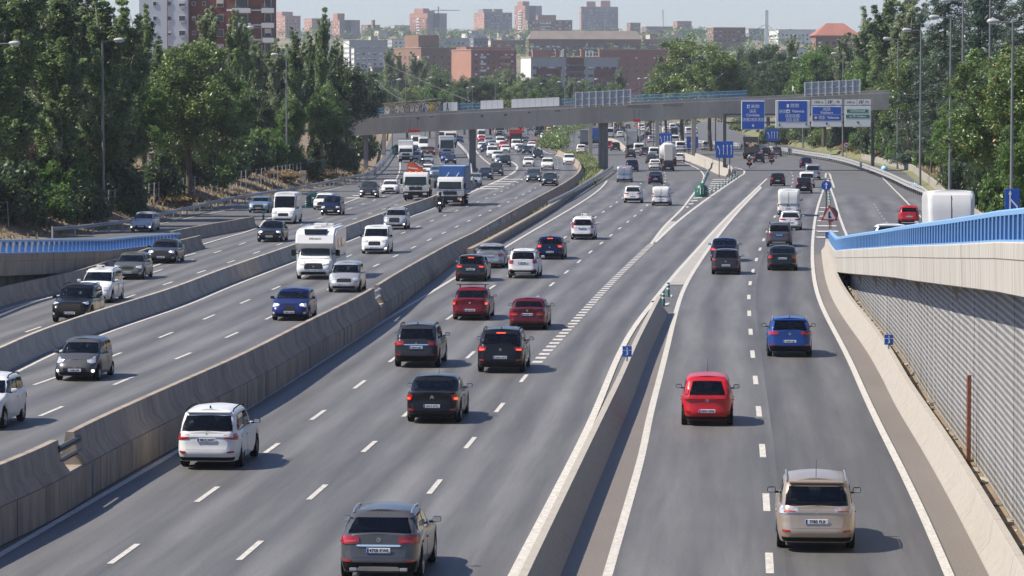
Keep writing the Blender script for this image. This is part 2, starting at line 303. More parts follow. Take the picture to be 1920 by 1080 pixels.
O2U = Line([(287, 511), (351, 490.5), (400, 475), (447.5, 459.5), (505, 440), (601, 409), (660, 389.5), (687, 381), (730, 364), (765, 342), (780, 318), (778, 296), (766, 276), (752, 258)])
MID_T = [(-60, 893), (0, 868), (96, 830.6), (118, 815), (289, 736), (480, 651.5), (520, 630), (595, 592), (695, 544), (712, 530), (775, 494), (857.5, 449), (915, 420), (965, 392.5), (1015, 365), (1065, 340), (1097.5, 322.5), (1110, 310), (1107, 299), (1090, 290), (1065, 281), (1040, 276), (1017.5, 271)]
def lower_top(pts, h):                           # trace of a wall's top edge -> its foot line
    return [tuple(p) for p in pts], h
def line_at(pts, h, sub=8):
    l = Line.__new__(Line); l.fit([G(p[0], p[1], h) for p in catmull(pts, sub)]); return l
def hmid(y):                                     # height of the middle wall above the right-hand carriageway
    return float(np.interp(y, [60, 120, 170, 215, 240, 600], [1.78, 1.72, 1.5, 1.15, .9, .85]))
_P = []
for p in catmull(MID_T, 8):
    h = 1.3
    for _ in range(6): q = G(p[0], p[1], h); h = hmid(q.y)
    _P.append(q)
MID = Line.__new__(Line); MID.fit(_P)
O12 = line_at([(-60, 676), (0, 652), (50, 629), (175, 585), (325, 539), (400, 510), (480, 482.5), (557, 456), (645, 426), (722, 397.5), (822.5, 365), (850, 352)], .85)
O2W = line_at([(-60, 554), (0, 537), (150, 504), (292, 460), (337, 449)], .9)
O2X = line_at([(322, 432), (380, 421), (440, 411), (474, 405)], .9)
GOW = line_at([(990, 1060), (1117, 800), (1166, 700), (1190, 645), (1219, 588)], .85)
RGB = Line([(1852, 1075), (1785, 945), (1737, 858), (1674, 752), (1659, 719), (1618, 647), (1596, 618), (1571, 581), (1552, 543), (1545, 512), (1541, 490), (1540, 474)])  # foot of the barrier under the ramp
GRL = Line([(-100, 467), (112, 447), (250, 427), (350, 405), (425, 386), (480, 376), (555, 364), (640, 346), (690, 335), (722, 305), (735, 290), (742, 278)])   # guardrail foot, far side
def elev(y): return float(np.interp(y, [60, 80, 100, 128, 160, 190, 228, 262, 300], [7.7, 6.85, 5.9, 4.6, 3.05, 1.6, .55, .12, 0]))
def elev2(y): return float(np.interp(y, [100, 140, 177, 205, 234, 260], [5.0, 3.6, 2.05, .9, .1, 0]))
# ================================================================ ground and roads
def sheet(name, La, Lb, y0, y1, z, m, lanes=1, step=6, oa=0, ob=0, n=1):
    A = La.poly(y0, y1, step, oa, z); B = Lb.poly(y0, y1, step, ob, z); k = min(len(A), len(B)); mb = MB(); uv = []
    for i in range(k):
        for j in range(n + 1):
            t = j / n; mb.v.append(tuple(A[i].lerp(B[i], t))); uv.append((t * lanes, A[i].y))
    for i in range(k - 1):
        for j in range(n): a = i * (n + 1) + j; mb.f.append((a, a + 1, a + n + 2, a + n + 1)); mb.m.append(0)
    me = mb.mesh(name, m, None, False); ul = me.uv_layers.new(name='lane')
    for lp in me.loops: ul.data[lp.index].uv = uv[lp.vertex_index]
    return structure(link(name, me))
mk('park_grass', (.11, .12, .05), .95, var=.35, scale=.5, dirt=(.24, .19, .10), dirt_scale=.16)
g = MB(); g.add([(-3100, -200, -.6), (3100, -200, -.6), (3100, 5600, -.6), (-3100, 5600, -.6)], [(0, 1, 2, 3)]); structure(g.build('ground', M['dry_grass'], fix=False))
g = MB()
NY = 60
for i in range(NY + 1):
    y = 55 * (1650 / 55) ** (i / NY)
    xl = GRL(y) - 1.2 if y < 560 else GRL(560) - 1.2 - (y - 560) * .03
    xr = RGT_M(min(y, 470)) + (14 if y < 250 else 30) if y < 470 else RGT_M(470) + 30 + (y - 470) * .04
    g.v += [(xl, y, -.02), (xr, y, -.02)]
for i in range(NY): g.f.append((2 * i, 2 * i + 1, 2 * i + 3, 2 * i + 2)); g.m.append(0)
structure(g.build('road', M['asphalt_plain'], fix=False))
YB = 68
sheet('carriageway', CEN_L, CEN_R, YB, 420, 0, M['asphalt'], 4.2)
sheet('carriageway', RGT_L, RGT_R, YB, 390, .004, M['asphalt'], 2)
sheet('carriageway', O1B, O1A, 60, 620, 0, M['asphalt'], 3, oa=-3.3, ob=3.5)
sheet('carriageway', O2, O2, 120, 520, 0, M['asphalt'], 3, oa=-5.2, ob=2.6)
sheet('newer_asphalt', RGT_M, RGT_R, YB, 320, .0075, M['asphalt_dark'], 1, oa=.35, ob=-.12)
sheet('shoulder', RGT_R, RGB, YB, 226, .002, M['asphalt_light'], 1, oa=.15)
sheet('shoulder', GOW, RGT_L, 74, 166, .006, M['asphalt_light'], 1, oa=.4)
class Ramp:                                      # the ramp's own reference: near the camera it follows the parapet
    def __init__(s): pass
    def __call__(s, y):
        a = RGB(y) + 1.15 + .55; b = RMP_L(y)
        t = min(max((y - 215) / 45, 0), 1); t = t * t * (3 - 2 * t); return a * (1 - t) + b * t
    def tan(s, y, h=8): return Vector((s(y + h) - s(y - h), 2 * h, 0)).normalized()
    poly = Line.poly
RMP = Ramp()
sheet('ramp_road', RMP, RMP, 62, 355, elev if False else (lambda y: elev(y) + .008), M['asphalt'], 2, oa=-.5, ob=9.3, n=2)
# embankments
def bank(name, Lf, side, y0, y1, off0, prof, m, step=8, rough=.25, z0=None):
    g = MB(); n = len(prof); ys = np.arange(y0, y1, step)
    for y in ys:
        for k, (d, h) in enumerate(prof):
            zz = (z0(y) if z0 else 0)
            hh = h + (random.uniform(-rough, rough) if k > 1 else 0)
            g.v.append((Lf(y) + side * (off0 + d), y + random.uniform(-1, 1) * (k > 1), max(-.1 if k < 2 else -5, zz + hh)))
    for i in range(len(ys) - 1):
        for k in range(n - 1): a = i * n + k; g.f.append((a, a + 1, a + n + 1, a + n)); g.m.append(0)
    return structure(g.build(name, m, None, 180, fix=False))
class LK:                                        # left verge line continued behind the bridge
    def __call__(s, y): return GRL(y) if y < 500 else GRL(500) - (y - 500) * .035
    def tan(s, y): return Vector((0, 1, 0))
LKL = LK()
bank('embankment', LKL, -1, 110, 900, .9, [(0, -.05), (1.5, .15), (4, 1.0), (8, 2.3), (13, 3.6), (20, 4.4), (40, 5), (120, 6)], M['soil'], z0=elev2)
class RK:
    def __call__(s, y):
        if y < 355: return RMP(y) + 9.6
        return float(np.interp(y, [355, 380, 470, 560, 650, 800, 1000], [RMP(355) + 9.6, 45.6, 53.5, 55.5, 56, 58, 64]))
    def tan(s, y, h=8): return Vector((s(y + h) - s(y - h), 2 * h, 0)).normalized()
    poly = Line.poly
RKL = RK()
bank('embankment', RKL, 1, 60, 1000, .2, [(0, -.05), (1.4, .1), (1.8, .5), (5, 1.3), (10, 2.4), (18, 3.5), (40, 6), (120, 14)], M['park_grass'], z0=lambda y: elev(y))
# ================================================================ painted markings
def ribbon(name, P, wd, z=.012, m='road_paint', g=None):
    mb = g or MB(); mb.sweep([Vector((p.x, p.y, z if not callable(z) else z(p.y))) for p in P], [(-wd / 2, 0), (wd / 2, 0)], ends=False)
    if g is None: return structure(mb.build(name, M[m], fix=False))
def dashes(name, Lf, y0, period, dash, y1, wd=.15, z=.012):
    mb = MB(); y = y0
    while y < y1:
        t = Lf.tan(y + dash / 2); q = Vector((t.y, -t.x, 0)) * (wd / 2); a = Vector((Lf(y), y, 0)); b = Vector((Lf(y + dash), y + dash, 0)); zz = z(y) if callable(z) else z
        mb.add([(v.x, v.y, zz) for v in (a - q, a + q, b + q, b - q)], [(0, 1, 2, 3)]); y += period * (1 + .02 * math.sin(y))
    return structure(mb.build(name, M['road_paint'], fix=False))
def pdash(name, Lf, ys, frac=.29, wd=.15, z=.012):   # dashes whose near ends sit at given photo rows
    mb = MB(); Y = [67840 / (v - HOR) for v in ys]
    for i, y in enumerate(Y):
        d = (Y[i + 1] - y if i + 1 < len(Y) else y - Y[i - 1]) * frac; t = Lf.tan(y + d / 2); q = Vector((t.y, -t.x, 0)) * (wd / 2); a = Vector((Lf(y), y, 0)); b = Vector((Lf(y + d), y + d, 0))
        mb.add([(v.x, v.y, z) for v in (a - q, a + q, b + q, b - q)], [(0, 1, 2, 3)])
    return structure(mb.build(name, M['road_paint'], fix=False))
pdash('lane_dashes', LB, [1061.7, 944.5, 853, 789, 729.8, 680, 638, 599.8, 569, 542, 518, 498, 479, 462, 447, 433, 420.5, 409, 398.6, 388.5, 380, 372, 364, 357, 350.5, 344.7])
pdash('lane_dashes', LC, [1055, 940, 850, 783, 722, 673, 630, 594, 563.5, 536.9, 513.2, 493.2, 475.2, 458, 443.4, 430, 417.4, 406.2, 395.8, 386, 377, 368.5, 361, 354, 347, 341, 335, 329.5, 324.5, 319.5, 315, 311, 307, 303, 299.5])
pdash('lane_dashes', LD, [929, 843, 774.8, 718])
pdash('lane_dashes', RGT_M, [1110, 1060 + 20, 962, 860, 783, 722, 672, 628.5, 593, 561.5, 535, 511.5, 490, 470, 452, 436, 421, 408, 396, 385, 375, 366, 358, 350, 343, 336.5, 330.5, 325, 320][1:], .3, .18)
dashes('block_dashes', LD, 134.5, 2.05, 1.0, 243, .42)
for L_, a, b in ((O1A, 100, 900), (O1B, 100, 900)): dashes('lane_dashes', L_, a, 12.3, 3.5, b)
dashes('lane_dashes', O2, 152, 12.3, 3.5, 620); dashes('lane_dashes', O2U, 203, 12.3, 3.5, 620)
ribbon('edge_line', CEN_L.poly(60, 420, 3), .2); ribbon('edge_line', CEN_R.poly(70, 175, 3, .05), .24)
ribbon('edge_line', CEN_R.poly(174, 430, 3), .22); ribbon('edge_line', RGT_L.poly(70, 390, 3), .22); ribbon('edge_line', RGT_R.poly(70, 430, 3), .22)
ribbon('edge_line', RMP.poly(236, 425, 3, 0), .2, lambda y: elev(y) + .02)
ribbon('edge_line', RMP.poly(236, 440, 3, 7.0), .18, lambda y: elev(y) + .02)
ribbon('edge_line', PX([(1564, 352), (1558, 334), (1556, 327), (1551, 324), (1548.5, 326), (1548, 333)], .014), .22, .016)
dashes('lane_dashes', type('Q', (), {'__call__': lambda s, y: RMP(y) + 3.7, 'tan': lambda s, y: RMP.tan(y)})(), 240, 8, 1.6, 330, .12, lambda y: elev(y) + .02)
ribbon('edge_line', GOR_L.poly(242, 470, 3), .22); ribbon('edge_line', PX([(1228, 454), (1272, 414), (1327, 372), (1369, 343), (1387, 331), (1395, 325.5), (1395.5, 321), (1389, 317), (1377, 314)], .012), .26)
ribbon('edge_line', GOR_L.poly(470, 640, 3), .22)
ribbon('edge_line', O12.poly(100, 330, 3, .85), .18)
ribbon('edge_line', PX([(815, 389), (850, 374), (890, 357.5), (952, 330), (966, 320.5), (970, 313), (964, 306), (950, 300)], .012), .3)
ribbon('edge_line', PX([(890, 280), (905, 297), (923, 311)], .012), .24)
ribbon('edge_line', PX([(1100, 317), (1095, 309), (1078, 301.5), (1045, 292), (1018, 283), (1010, 275), (1018, 271)], .012), .24)
ribbon('edge_line', MID.poly(80, 330, 3, -1.1), .16)
ribbon('edge_line', O2W.poly(130, 228, 3, 1.15), .18); ribbon('edge_line', PX([(345, 469), (400, 452), (472, 431), (487, 424), (500, 411), (560, 400)], .012), .2)
ribbon('edge_line', LKL.poly(250, 450, 4, 0) if False else PX([(250, 432), (295, 421), (450, 389), (560, 368), (640, 351)], .012), .16)
ribbon('edge_line', PX([(600, 398), (680, 368), (735, 345), (748, 325), (750, 305), (745, 290)], .012), .2)
# painted wedge between the centre and right carriageways, and the hatched gores
def wedge(name, La, Lb, y0, y1, z, m, step=3):
    A = La.poly(y0, y1, step, .1); B = Lb.poly(y0, y1, step, -.1); mb = MB()
    for a, b in zip(A, B): mb.v += [(a.x, a.y, z), (max(b.x, a.x + .05), b.y, z)]
    for i in range(len(A) - 1): mb.f.append((2 * i, 2 * i + 1, 2 * i + 3, 2 * i + 2)); mb.m.append(0)
    return structure(mb.build(name, M[m], fix=False))
mk('paint_worn', (.31, .295, .265), .75, var=.2, scale=1.2, stretch=(.3, 2.2, 1), dirt=(.19, .18, .165), dirt_scale=2)
wedge('painted_wedge', CEN_R, RGT_L, 190, 395, .010, 'paint_worn'); wedge('painted_wedge', GOR_L, GOR_R, 243, 285, .010, 'paint_worn')
mb = MB()
for i, y in enumerate([165.0, 171, 178, 184.5]):
    a, b = CEN_R(y) + .5, RGT_L(y) - .35; mb.add([(a + .3, y, .016), (b, y + 1.2, .016), (b, y + 2.6, .016), (a + .3, y + 1.4, .016)], [(0, 1, 2, 3)])
for i in range(9):
    y = 290 + i * 9.6; a, b = GOR_L(y) + .4, GOR_R(y) - .4
    if b > a + .3: mb.add([(a, y, .016), (b, y + 2, .016), (b, y + 4.6, .016), (a, y + 2.6, .016)], [(0, 1, 2, 3)])
for i in range(6):
    y = 374 + i * 10; a, b = GOR_L(y) + 1.2, G(1322 + i * 4 + 30, 177 + 67840 / y).x; mb.add([(a, y, .016), (b, y, .016), (b, y + 3, .016), (a, y + 3, .016)], [(0, 1, 2, 3)])
for i in range(7):
    y = 252 + i * 11; a, b = RGT_R(y) + .35, RMP(y) - .3
    if b > a + .2: mb.add([(a, y, .018), (b, y, .018), (b, y + 2.4, .018), (a, y + 2.4, .018)], [(0, 1, 2, 3)])
for i in range(5):
    q = G(893 + i * 13, 355 - i * 4.5); mb.add([(q.x, q.y, .016), (q.x + 2.4, q.y + 1, .016), (q.x + 2.4, q.y + 4, .016), (q.x, q.y + 3, .016)], [(0, 1, 2, 3)])
for i in range(7):
    q = G(648 + i * 12, 372 - i * 4.2); mb.add([(q.x, q.y, .016), (q.x + 2.2, q.y, .016), (q.x + 2.2, q.y + 2.6, .016), (q.x, q.y + 2.6, .016)], [(0, 1, 2, 3)])
structure(mb.build('hatching', M['road_paint'], fix=False))
# ================================================================ concrete barriers
NJ = [(.42, 0), (.40, .08), (.19, .34), (.11, .84), (.09, .86), (-.09, .86), (-.11, .84), (-.19, .34), (-.40, .08), (-.42, 0)]
def barrier(name, label, Lf, y0, y1, prof, mname, seg=9.0, z=None, gaps=(), gapw=.03, off=0, part='barrier_segment', far=260, group='concrete barriers along the carriageways'):
    r = empty(name, (Lf(y0), y0, 0), 0, label, 'barrier', group); y = y0; base = Vector((Lf(y0), y0, 0))
    while y < y1 - .5:
        L_ = seg if y < far else 40
        e = min(y + L_, y1); gw = gapw
        for ga, gb in gaps:
            if y < ga < e: e = ga
        P = [p - base for p in Lf.poly(y, e - gw, 1.5 if y < far else 5, off, z or 0)]
        pr = (lambda i, P=P: prof(P[i].y + base.y)) if callable(prof) else prof
        mb = MB(); mb.sweep(P, pr); mb.build(part, M[mname], r, 40); y = e
        for ga, gb in gaps:
            if ga <= y < gb: y = gb
    return r
def midprof(y):
    h = hmid(y) - .86; return [(p[0], p[1] + h) for p in NJ]
bm_ = barrier('concrete_barrier', 'long tall concrete barrier in two courses between oncoming and outgoing traffic', MID, 66, 600, midprof, 'concrete_dark', gaps=((87.2, 89.3), (159.4, 162.4)))
base = Vector((MID(66), 66, 0)); y = 66.0
while y < 236:                                   # lower course of upright slabs, painted drips at some joints
    h = hmid(y) - .86
    mb = MB(); P = [p - base for p in MID.poly(y, y + 1.37, 1.37)]; d = random.uniform(-.012, .012)
    mb.sweep(P, [(.47 + d, 0), (.47 + d, h - .005), (-.47, h - .005), (-.47, 0)]); mb.build('wall_slab', M['concrete_dark'], bm_)
    y += 1.4
mk('paint_drip', (.10, .24, .42), .6)
for y in (90, 95.6, 102.6, 109.6, 118, 127.8, 137.6, 143.2, 154.4, 161.4, 169.8, 182.4, 193.6):
    h = hmid(y) - .86; mb = MB(); p = MID.poly(y, y + 1, 1)[0] - base; mb.box((p.x + .49, p.y, h * .5), (.012, .05, h * .96)); mb.build('paint_drip', M['paint_drip'], bm_)
for yc in (88.2, 160.8):                          # steel splices in the two gaps
    g = MB(); P = [p - base for p in MID.poly(yc - 1.2, yc + 1.7, .5)]; h = hmid(yc) - .86
    for a, b in ((.72, .55), (.38, .25)): g.sweep([p + Vector((0, 0, h)) for p in P], [(.17, b), (.22, b + .05), (.17, (a + b) / 2), (.22, a - .05), (.17, a), (.12, a), (.12, b)], closed=True)
    g.build('steel_splice', M['galvanised_matt'] if yc > 100 else M['post_dark'], bm_)
RG = random.Random(12)
for i_, c_ in enumerate(((.20, .30, .38), (.40, .24, .22), (.42, .40, .37), (.10, .12, .16))): mk('spray_%d' % i_, c_, .8, var=.3, scale=4)
y = 248.0
while y < 290:                                   # faded spray letters on the sloping face of the barrier
    h = hmid(y) - .86; P = [p - base + Vector((0, 0, h)) for p in MID.poly(y, y + 1.1, .55)]; g = MB(); k = RG.randrange(4) if y > 262 else RG.choice((0, 0, 2)); z0, z1 = RG.uniform(.36, .46), RG.uniform(.68, .8)
    g.sweep(P, [(.19 - (z0 - .34) * .16 + .008, z0), (.19 - (z1 - .34) * .16 + .008, z1)], ends=False); o = g.build('graffiti_letter', M['spray_%d' % k], bm_, fix=False); y += RG.uniform(1.3, 2.1)
barrier('concrete_barrier', 'grey concrete barrier between the two oncoming carriageways beside the motorhome', O12, 92, 395, NJ, 'concrete', 8)
barrier('concrete_barrier', 'concrete barrier below the blue railing, outer edge of oncoming side road', O2W, 128, 236, NJ, 'concrete_dark', 9)
barrier('concrete_barrier', 'short concrete barrier splitting the slip road from oncoming lanes by white van', O2X, O2X.y0, O2X.y1, NJ, 'concrete_dark', 16)
barrier('concrete_barrier', 'concrete barrier ending in a point by three green bollards', GOW, 58, 165, NJ, 'concrete_pale', 10)
barrier('concrete_barrier', 'pale curved concrete barrier at foot of the perforated steel wall', RGB, 66, 231, [(-p[0] , p[1]) for p in NJ], 'concrete_pale', 6, off=.42)
gl = Line([(1284, 298), (1310, 308), (1332, 317), (1350, 326), (1368, 331)]); r_ = barrier('concrete_barrier', 'pale concrete barrier under the lane arrow sign, behind the green gore marker', gl, gl.y0, gl.y1, [(p[0] * 1.2, p[1] * 1.15) for p in NJ], 'concrete_pale', 9)
gl2 = Line([(1374, 329), (1368, 321), (1340, 311), (1318, 302), (1305, 297)]); barrier('concrete_barrier', 'thin pale concrete barrier behind the lane arrow sign', gl2, gl2.y0, gl2.y1, NJ, 'concrete_pale', 12)
gl3 = Line([(1174, 285), (1160, 272), (1148, 267), (1138, 266)]); barrier('concrete_barrier', 'low pale barrier beyond the bridge pier, beside a small red car', gl3, gl3.y0, gl3.y1, NJ, 'concrete_pale', 20)
gl4 = Line([(1186, 275), (1200, 262), (1212, 250), (1216, 243)]); barrier('concrete_barrier', 'far barrier below the red sign, beyond the bridge', gl4, gl4.y0, gl4.y1, NJ, 'concrete', 40)
KW = line_at([(880, 466), (915, 449), (970, 419), (1030, 385), (1080, 352), (1122, 326), (1130, 318)], .55)
barrier('kerb_wall', 'low weathered concrete kerb wall with gravel behind it, below the graffiti', KW, KW.y0, KW.y1, [(.25, 0), (.25, .45), (.16, .55), (-.16, .55), (-.22, 0)], 'concrete_dark', 2.6)
sheet('verge', MID, KW, 236, 470, .02, M['soil'], 1, oa=.4, ob=-.2)
sheet('verge', MID, CEN_L, 400, 640, .03, M['dry_grass'], 1, oa=.4, ob=-1.2)
# ================================================================ ramp structure with blue railing and perforated wall
def ramp_edge(name, label, Lf, side, y0, y1, ez, beam_m, off_face, wall_off, wy0, wy1, pitch, rail_label, panel_m):
    base = Vector((Lf(y0), y0, 0)); r = empty(name, base, 0, label, 'ramp wall')
    def P(a, b, st, off, dz): return [p - base for p in Lf.poly(a, b, st, side * off, lambda y: ez(y) + dz)]
    y = y0; k = side
    while y < y1 - .2:                           # edge beam cast in lengths
        e = min(y + 6.0, y1); mb = MB(); f = off_face
        mb.sweep(P(y, e - .025, 1.5, 0, 0), [(k * (f + .95), .3), (k * f, .3), (k * (f - .02), .27), (k * (f - .02), -.08), (k * f, -.11), (k * (f + .02), -.86), (k * (f + .12), -.9), (k * (f + .95), -.9)], closed=True)
        mb.build('edge_beam', M[beam_m], r, 30); y = e
    y = wy0; h = None
    mesh_n = 0
    while y < wy1:                               # upright wall panels
        L_ = pitch; mb = MB(); q = Lf.poly(y, y + L_ - .02, L_, side * wall_off); a, b = q[0] - base, q[-1] - base; n = Vector((a.y - b.y, b.x - a.x, 0)).normalized() * (.05 + random.uniform(0, .015)); za, zb = ez(y) - .89, ez(y + L_) - .89
        if za < .35: break
        lo = .1
        v = [a + Vector((0, 0, lo)), b + Vector((0, 0, lo)), b + Vector((0, 0, zb)), a + Vector((0, 0, za))]; mb.add([p + n for p in v] + [p - n for p in v], [(0, 1, 2, 3), (4, 7, 6, 5), (0, 4, 5, 1), (1, 5, 6, 2), (3, 2, 6, 7), (0, 3, 7, 4)])
        me = mb.mesh('wall_panel', panel_m); ul = me.uv_layers.new(name='lane')
        ln = (b - a).length
        for lp in me.loops: c_ = me.vertices[lp.vertex_index].co; ul.data[lp.index].uv = (y + (c_ - a).dot((b - a).normalized()), c_.z)
        link('wall_panel', me, r); y += L_
    # railing: a thing of its own bolted on the beam
    rr = empty('blue_railing', base, 0, rail_label, 'railing')
    mb = MB(); mb.sweep(P(y0, y1, 1.5, off_face + .14, .3), [(-.11, .60), (.11, .60), (.11, .70), (.07, .735), (-.07, .735), (-.11, .70)], closed=True); mb.build('top_rail', M['rail_blue'], rr, 40)
    mb = MB(); mb.sweep(P(y0, y1, 1.5, off_face + .14, .3), [(-.1, .0), (.1, .0), (.1, .05), (-.1, .05)], closed=True); mb.build('foot_rail', M['rail_blue'], rr, 40)
    mb = MB(); mb.prism([(-.11, .05), (.13, .05), (.10, .36), (.05, .60), (-.10, .60)], -.02, .02); bal = mb.mesh('baluster', M['baluster_shaded_blue'])
    mb = MB(); mb.box((-.125, 0, .33), (.03, .05, .56)); bar = mb.mesh('baluster_sunlit_edge', M['rail_sunlit'])  # lighter strip stands in for sun on the plate's edge
    y = y0 + .4
    while y < y1 - .3:
        p = Lf.poly(y, y + .5, .5, side * (off_face + .14), lambda q: ez(q) + .3)[0] - base; t = Lf.tan(y); o = link('baluster', bal, rr, p, (0, 0, math.atan2(-t.x, t.y) + (0 if side > 0 else PI)))
        link('baluster_sunlit_edge', bar, o); y += 1.25
    return r
def perforated(name):
    m = mat(name, (.37, .365, .355), .6, metal=.0, var=.14, scale=1.4, stretch=(1, 1, .1), dirt=(.24, .23, .215), dirt_scale=1.3); t = m.node_tree; b = t.nodes['Principled BSDF']; src = b.inputs['Base Color'].links[0].from_socket
    uv = _n('ShaderNodeUVMap', t); uv.uv_map = 'lane'; sp = _n('ShaderNodeSeparateXYZ', t); t.links.new(uv.outputs[0], sp.inputs[0])
    def cell(o, per, lo, hi, shift=None):
        d = _n('ShaderNodeMath', t, operation='DIVIDE'); t.links.new(o, d.inputs[0]); d.inputs[1].default_value = per
        f = _n('ShaderNodeMath', t, operation='FRACT'); t.links.new(d.outputs[0], f.inputs[0])
        a = _n('ShaderNodeMath', t, operation='GREATER_THAN'); t.links.new(f.outputs[0], a.inputs[0]); a.inputs[1].default_value = lo
        c = _n('ShaderNodeMath', t, operation='LESS_THAN'); t.links.new(f.outputs[0], c.inputs[0]); c.inputs[1].default_value = hi
        x = _n('ShaderNodeMath', t, operation='MULTIPLY'); t.links.new(a.outputs[0], x.inputs[0]); t.links.new(c.outputs[0], x.inputs[1]); return x.outputs[0]
    x = _n('ShaderNodeMath', t, operation='MULTIPLY'); t.links.new(cell(sp.outputs[1], .19, .22, .80), x.inputs[0]); t.links.new(cell(sp.outputs[0], .32, .10, .80), x.inputs[1])
    mx = _n('ShaderNodeMix', t, data_type='RGBA'); t.links.new(x.outputs[0], mx.inputs[0]); t.links.new(src, mx.inputs[6]); mx.inputs[7].default_value = (.055, .055, .06, 1); t.links.new(mx.outputs[2], b.inputs['Base Color'])
    return m
M['perforated'] = perforated('perforated_steel')
RW = ramp_edge('ramp_wall', 'perforated steel wall carrying the rising concrete slip road beside the beige car', RGB, 1, 62, 226, elev, 'concrete_streaked', .46, 1.27, 64, 224, .98, 'long blue railing along the rising slip road beside the white van', M['perforated'])
LW = ramp_edge('ramp_wall', 'streaked concrete slip road edge above the far barrier, left side', O2W, -1, 130, 233, elev2, 'concrete_dark', .75, 1.7, 140, 226, 2.2, 'blue railing beside the silver hatchback on the far slip road', M['concrete_dark'])
RW['label'] = 'perforated steel wall carrying the rising slip road beside the beige car'; LW['label'] = 'dark streaked concrete edge of the slip road below the straight blue railing'
b0 = Vector((RGB(62), 62, 0))
for i, y in enumerate((102, 121, 139, 153, 167)):                 # drain brackets under the beam
    p = RGB.poly(y, y + 1, 1, 1.0, lambda q: elev(q) - .93)[0] - b0; mb = MB(); mb.prism([(.06, 0), (.28, 0), (.28, -.5)], p.y - .05, p.y + .05); mb.v = [(a + p.x - .2, b, c + p.z) for a, b, c in mb.v]; mb.build('bracket', M['concrete'], RW)
p = RGB.poly(96, 97, 1, .98)[0]; pst = empty('steel_post', (p.x, p.y, 0), 0, 'rusty brown steel post standing against the perforated wall', 'post'); MB().box((0, 0, 1.35), (.11, .16, 2.7)).build('shaft', M['rust'], pst); MB().box((0, 0, .03), (.24, .28, .06)).build('foot_plate', M['rust'], pst)
sheet('road', O2W, O2W, 118, 240, lambda y: elev2(y), M['asphalt_plain'], 1, oa=-12, ob=-1.0)
structure(MB().sweep(RGB.poly(64, 228, 3), [(.4, .0), (1.0, .12), (1.35, .12)], ends=False).build('gravel_strip', M['soil'], fix=False))
RNG2 = random.Random(3); g = MB()
for i in range(260):
    y = RNG2.uniform(68, 222); p = RGB.poly(y, y + 1, 1, RNG2.uniform(.6, 1.15))[0]; s = RNG2.uniform(.04, .16); g.bbox((p.x, p.y, .12 + s * .3), (s * 1.3, s * 2, s * .8), s * .2, 0, Euler((RNG2.uniform(-.4, .4), RNG2.uniform(-.4, .4), RNG2.uniform(0, 3))).to_matrix())
g.build('rubble', M['concrete'])['kind'] = 'stuff'
# ================================================================ guardrails
WB = [(0, .43), (.05, .46), (.06, .52), (.015, .575), (.06, .63), (.05, .69), (0, .72), (-.012, .72), (.003, .575), (-.012, .43)]
def guardrail(label, P, side=1, pitch=4.0, double=False, rail_m='galvanised', post_m='galvanised_matt', lift=0.0):
    base = Vector(P[0]); r = empty('guardrail', base, 0, label, 'guardrail', 'steel guardrails'); Q = [p - base for p in P]
    pr = [(side * a, b + lift) for a, b in WB]; MB().sweep(Q, pr, closed=True).build('rail', M[rail_m], r, 40)
    if double: MB().sweep(Q, [(a, b + .36) for a, b in pr], closed=True).build('rail', M[rail_m], r, 40)
    hp = .78 + lift + (.3 if double else 0); me = MB().box((-side * .07, 0, hp / 2 - .1), (.1, .12, hp + .2)).mesh('guardrail_post', M[post_m]); d = 0; last = -9
    for i in range(1, len(Q)):
        seg = (Q[i] - Q[i - 1]); L_ = seg.length
        while last + pitch <= d + L_:
            last = max(last + pitch, d) if last >= 0 else d; link('guardrail_post', me, r, Q[i - 1] + seg * ((last - d) / max(L_, 1e-6)), (0, 0, math.atan2(-seg.x, seg.y)))
        d += L_
    return r
P = [Vector((p.x, p.y, elev2(p.y))) for p in PX([(100, 446), (160, 440), (250, 427), (350, 404), (425, 386), (480, 376), (555, 364), (640, 346)], 0, 6)]
guardrail('long steel guardrail below the poplars along the far slip road', P, 1, 4, lift=.05)
P = PX([(640, 346), (690, 335), (716, 316), (727, 302), (735, 290), (741, 280)], 0, 6); guardrail('steel guardrail curving under the left end of the footbridge', P, 1, 4, lift=.1)
P = PX([(1030, 393), (1075, 369), (1110, 347), (1137, 330), (1150, 320)], 0, 6); guardrail('galvanised guardrail beside the kerb wall near the bridge pier', P, 1, 2.0, lift=.05)
P = [Vector((p[0], p[1], elev(p[1]))) for p in [(RMP(y) + 9.2, y) for y in np.arange(150, 356, 4)]] + PX([(1700, 357), (1662, 338), (1627, 324), (1590, 311), (1557, 303), (1515, 296), (1467, 288), (1400, 280), (1330, 274), (1270, 268)], 0, 5)
P.sort(key=lambda v: v.y); guardrail('pale double guardrail round the outside of the slip road bend', P, -1, 3.0, True, 'galvanised_matt', 'post_dark')
P = PX([(886, 352), (884, 330), (880, 305), (870, 288), (858, 275)], 0, 5); guardrail('white guardrail behind the blue lorry leading to the bridge column', P, -1, 4, True, 'galvanised_matt')
wl = [Vector((RKL(y) + 1.6, y, max(elev(y), 0))) for y in np.arange(250, 560, 6)]
r = empty('retaining_wall', wl[0], 0, 'low pale concrete wall behind the double guardrail below the trees', 'wall'); 
for i in range(len(wl) - 1): MB().sweep([wl[i] - wl[0], wl[i + 1] - wl[0] - Vector((0, .06, 0))], [(.12, -.3), (.12, .95), (-.12, .95), (-.12, -.3)], closed=True).build('wall_segment', M['concrete_pale'], r)
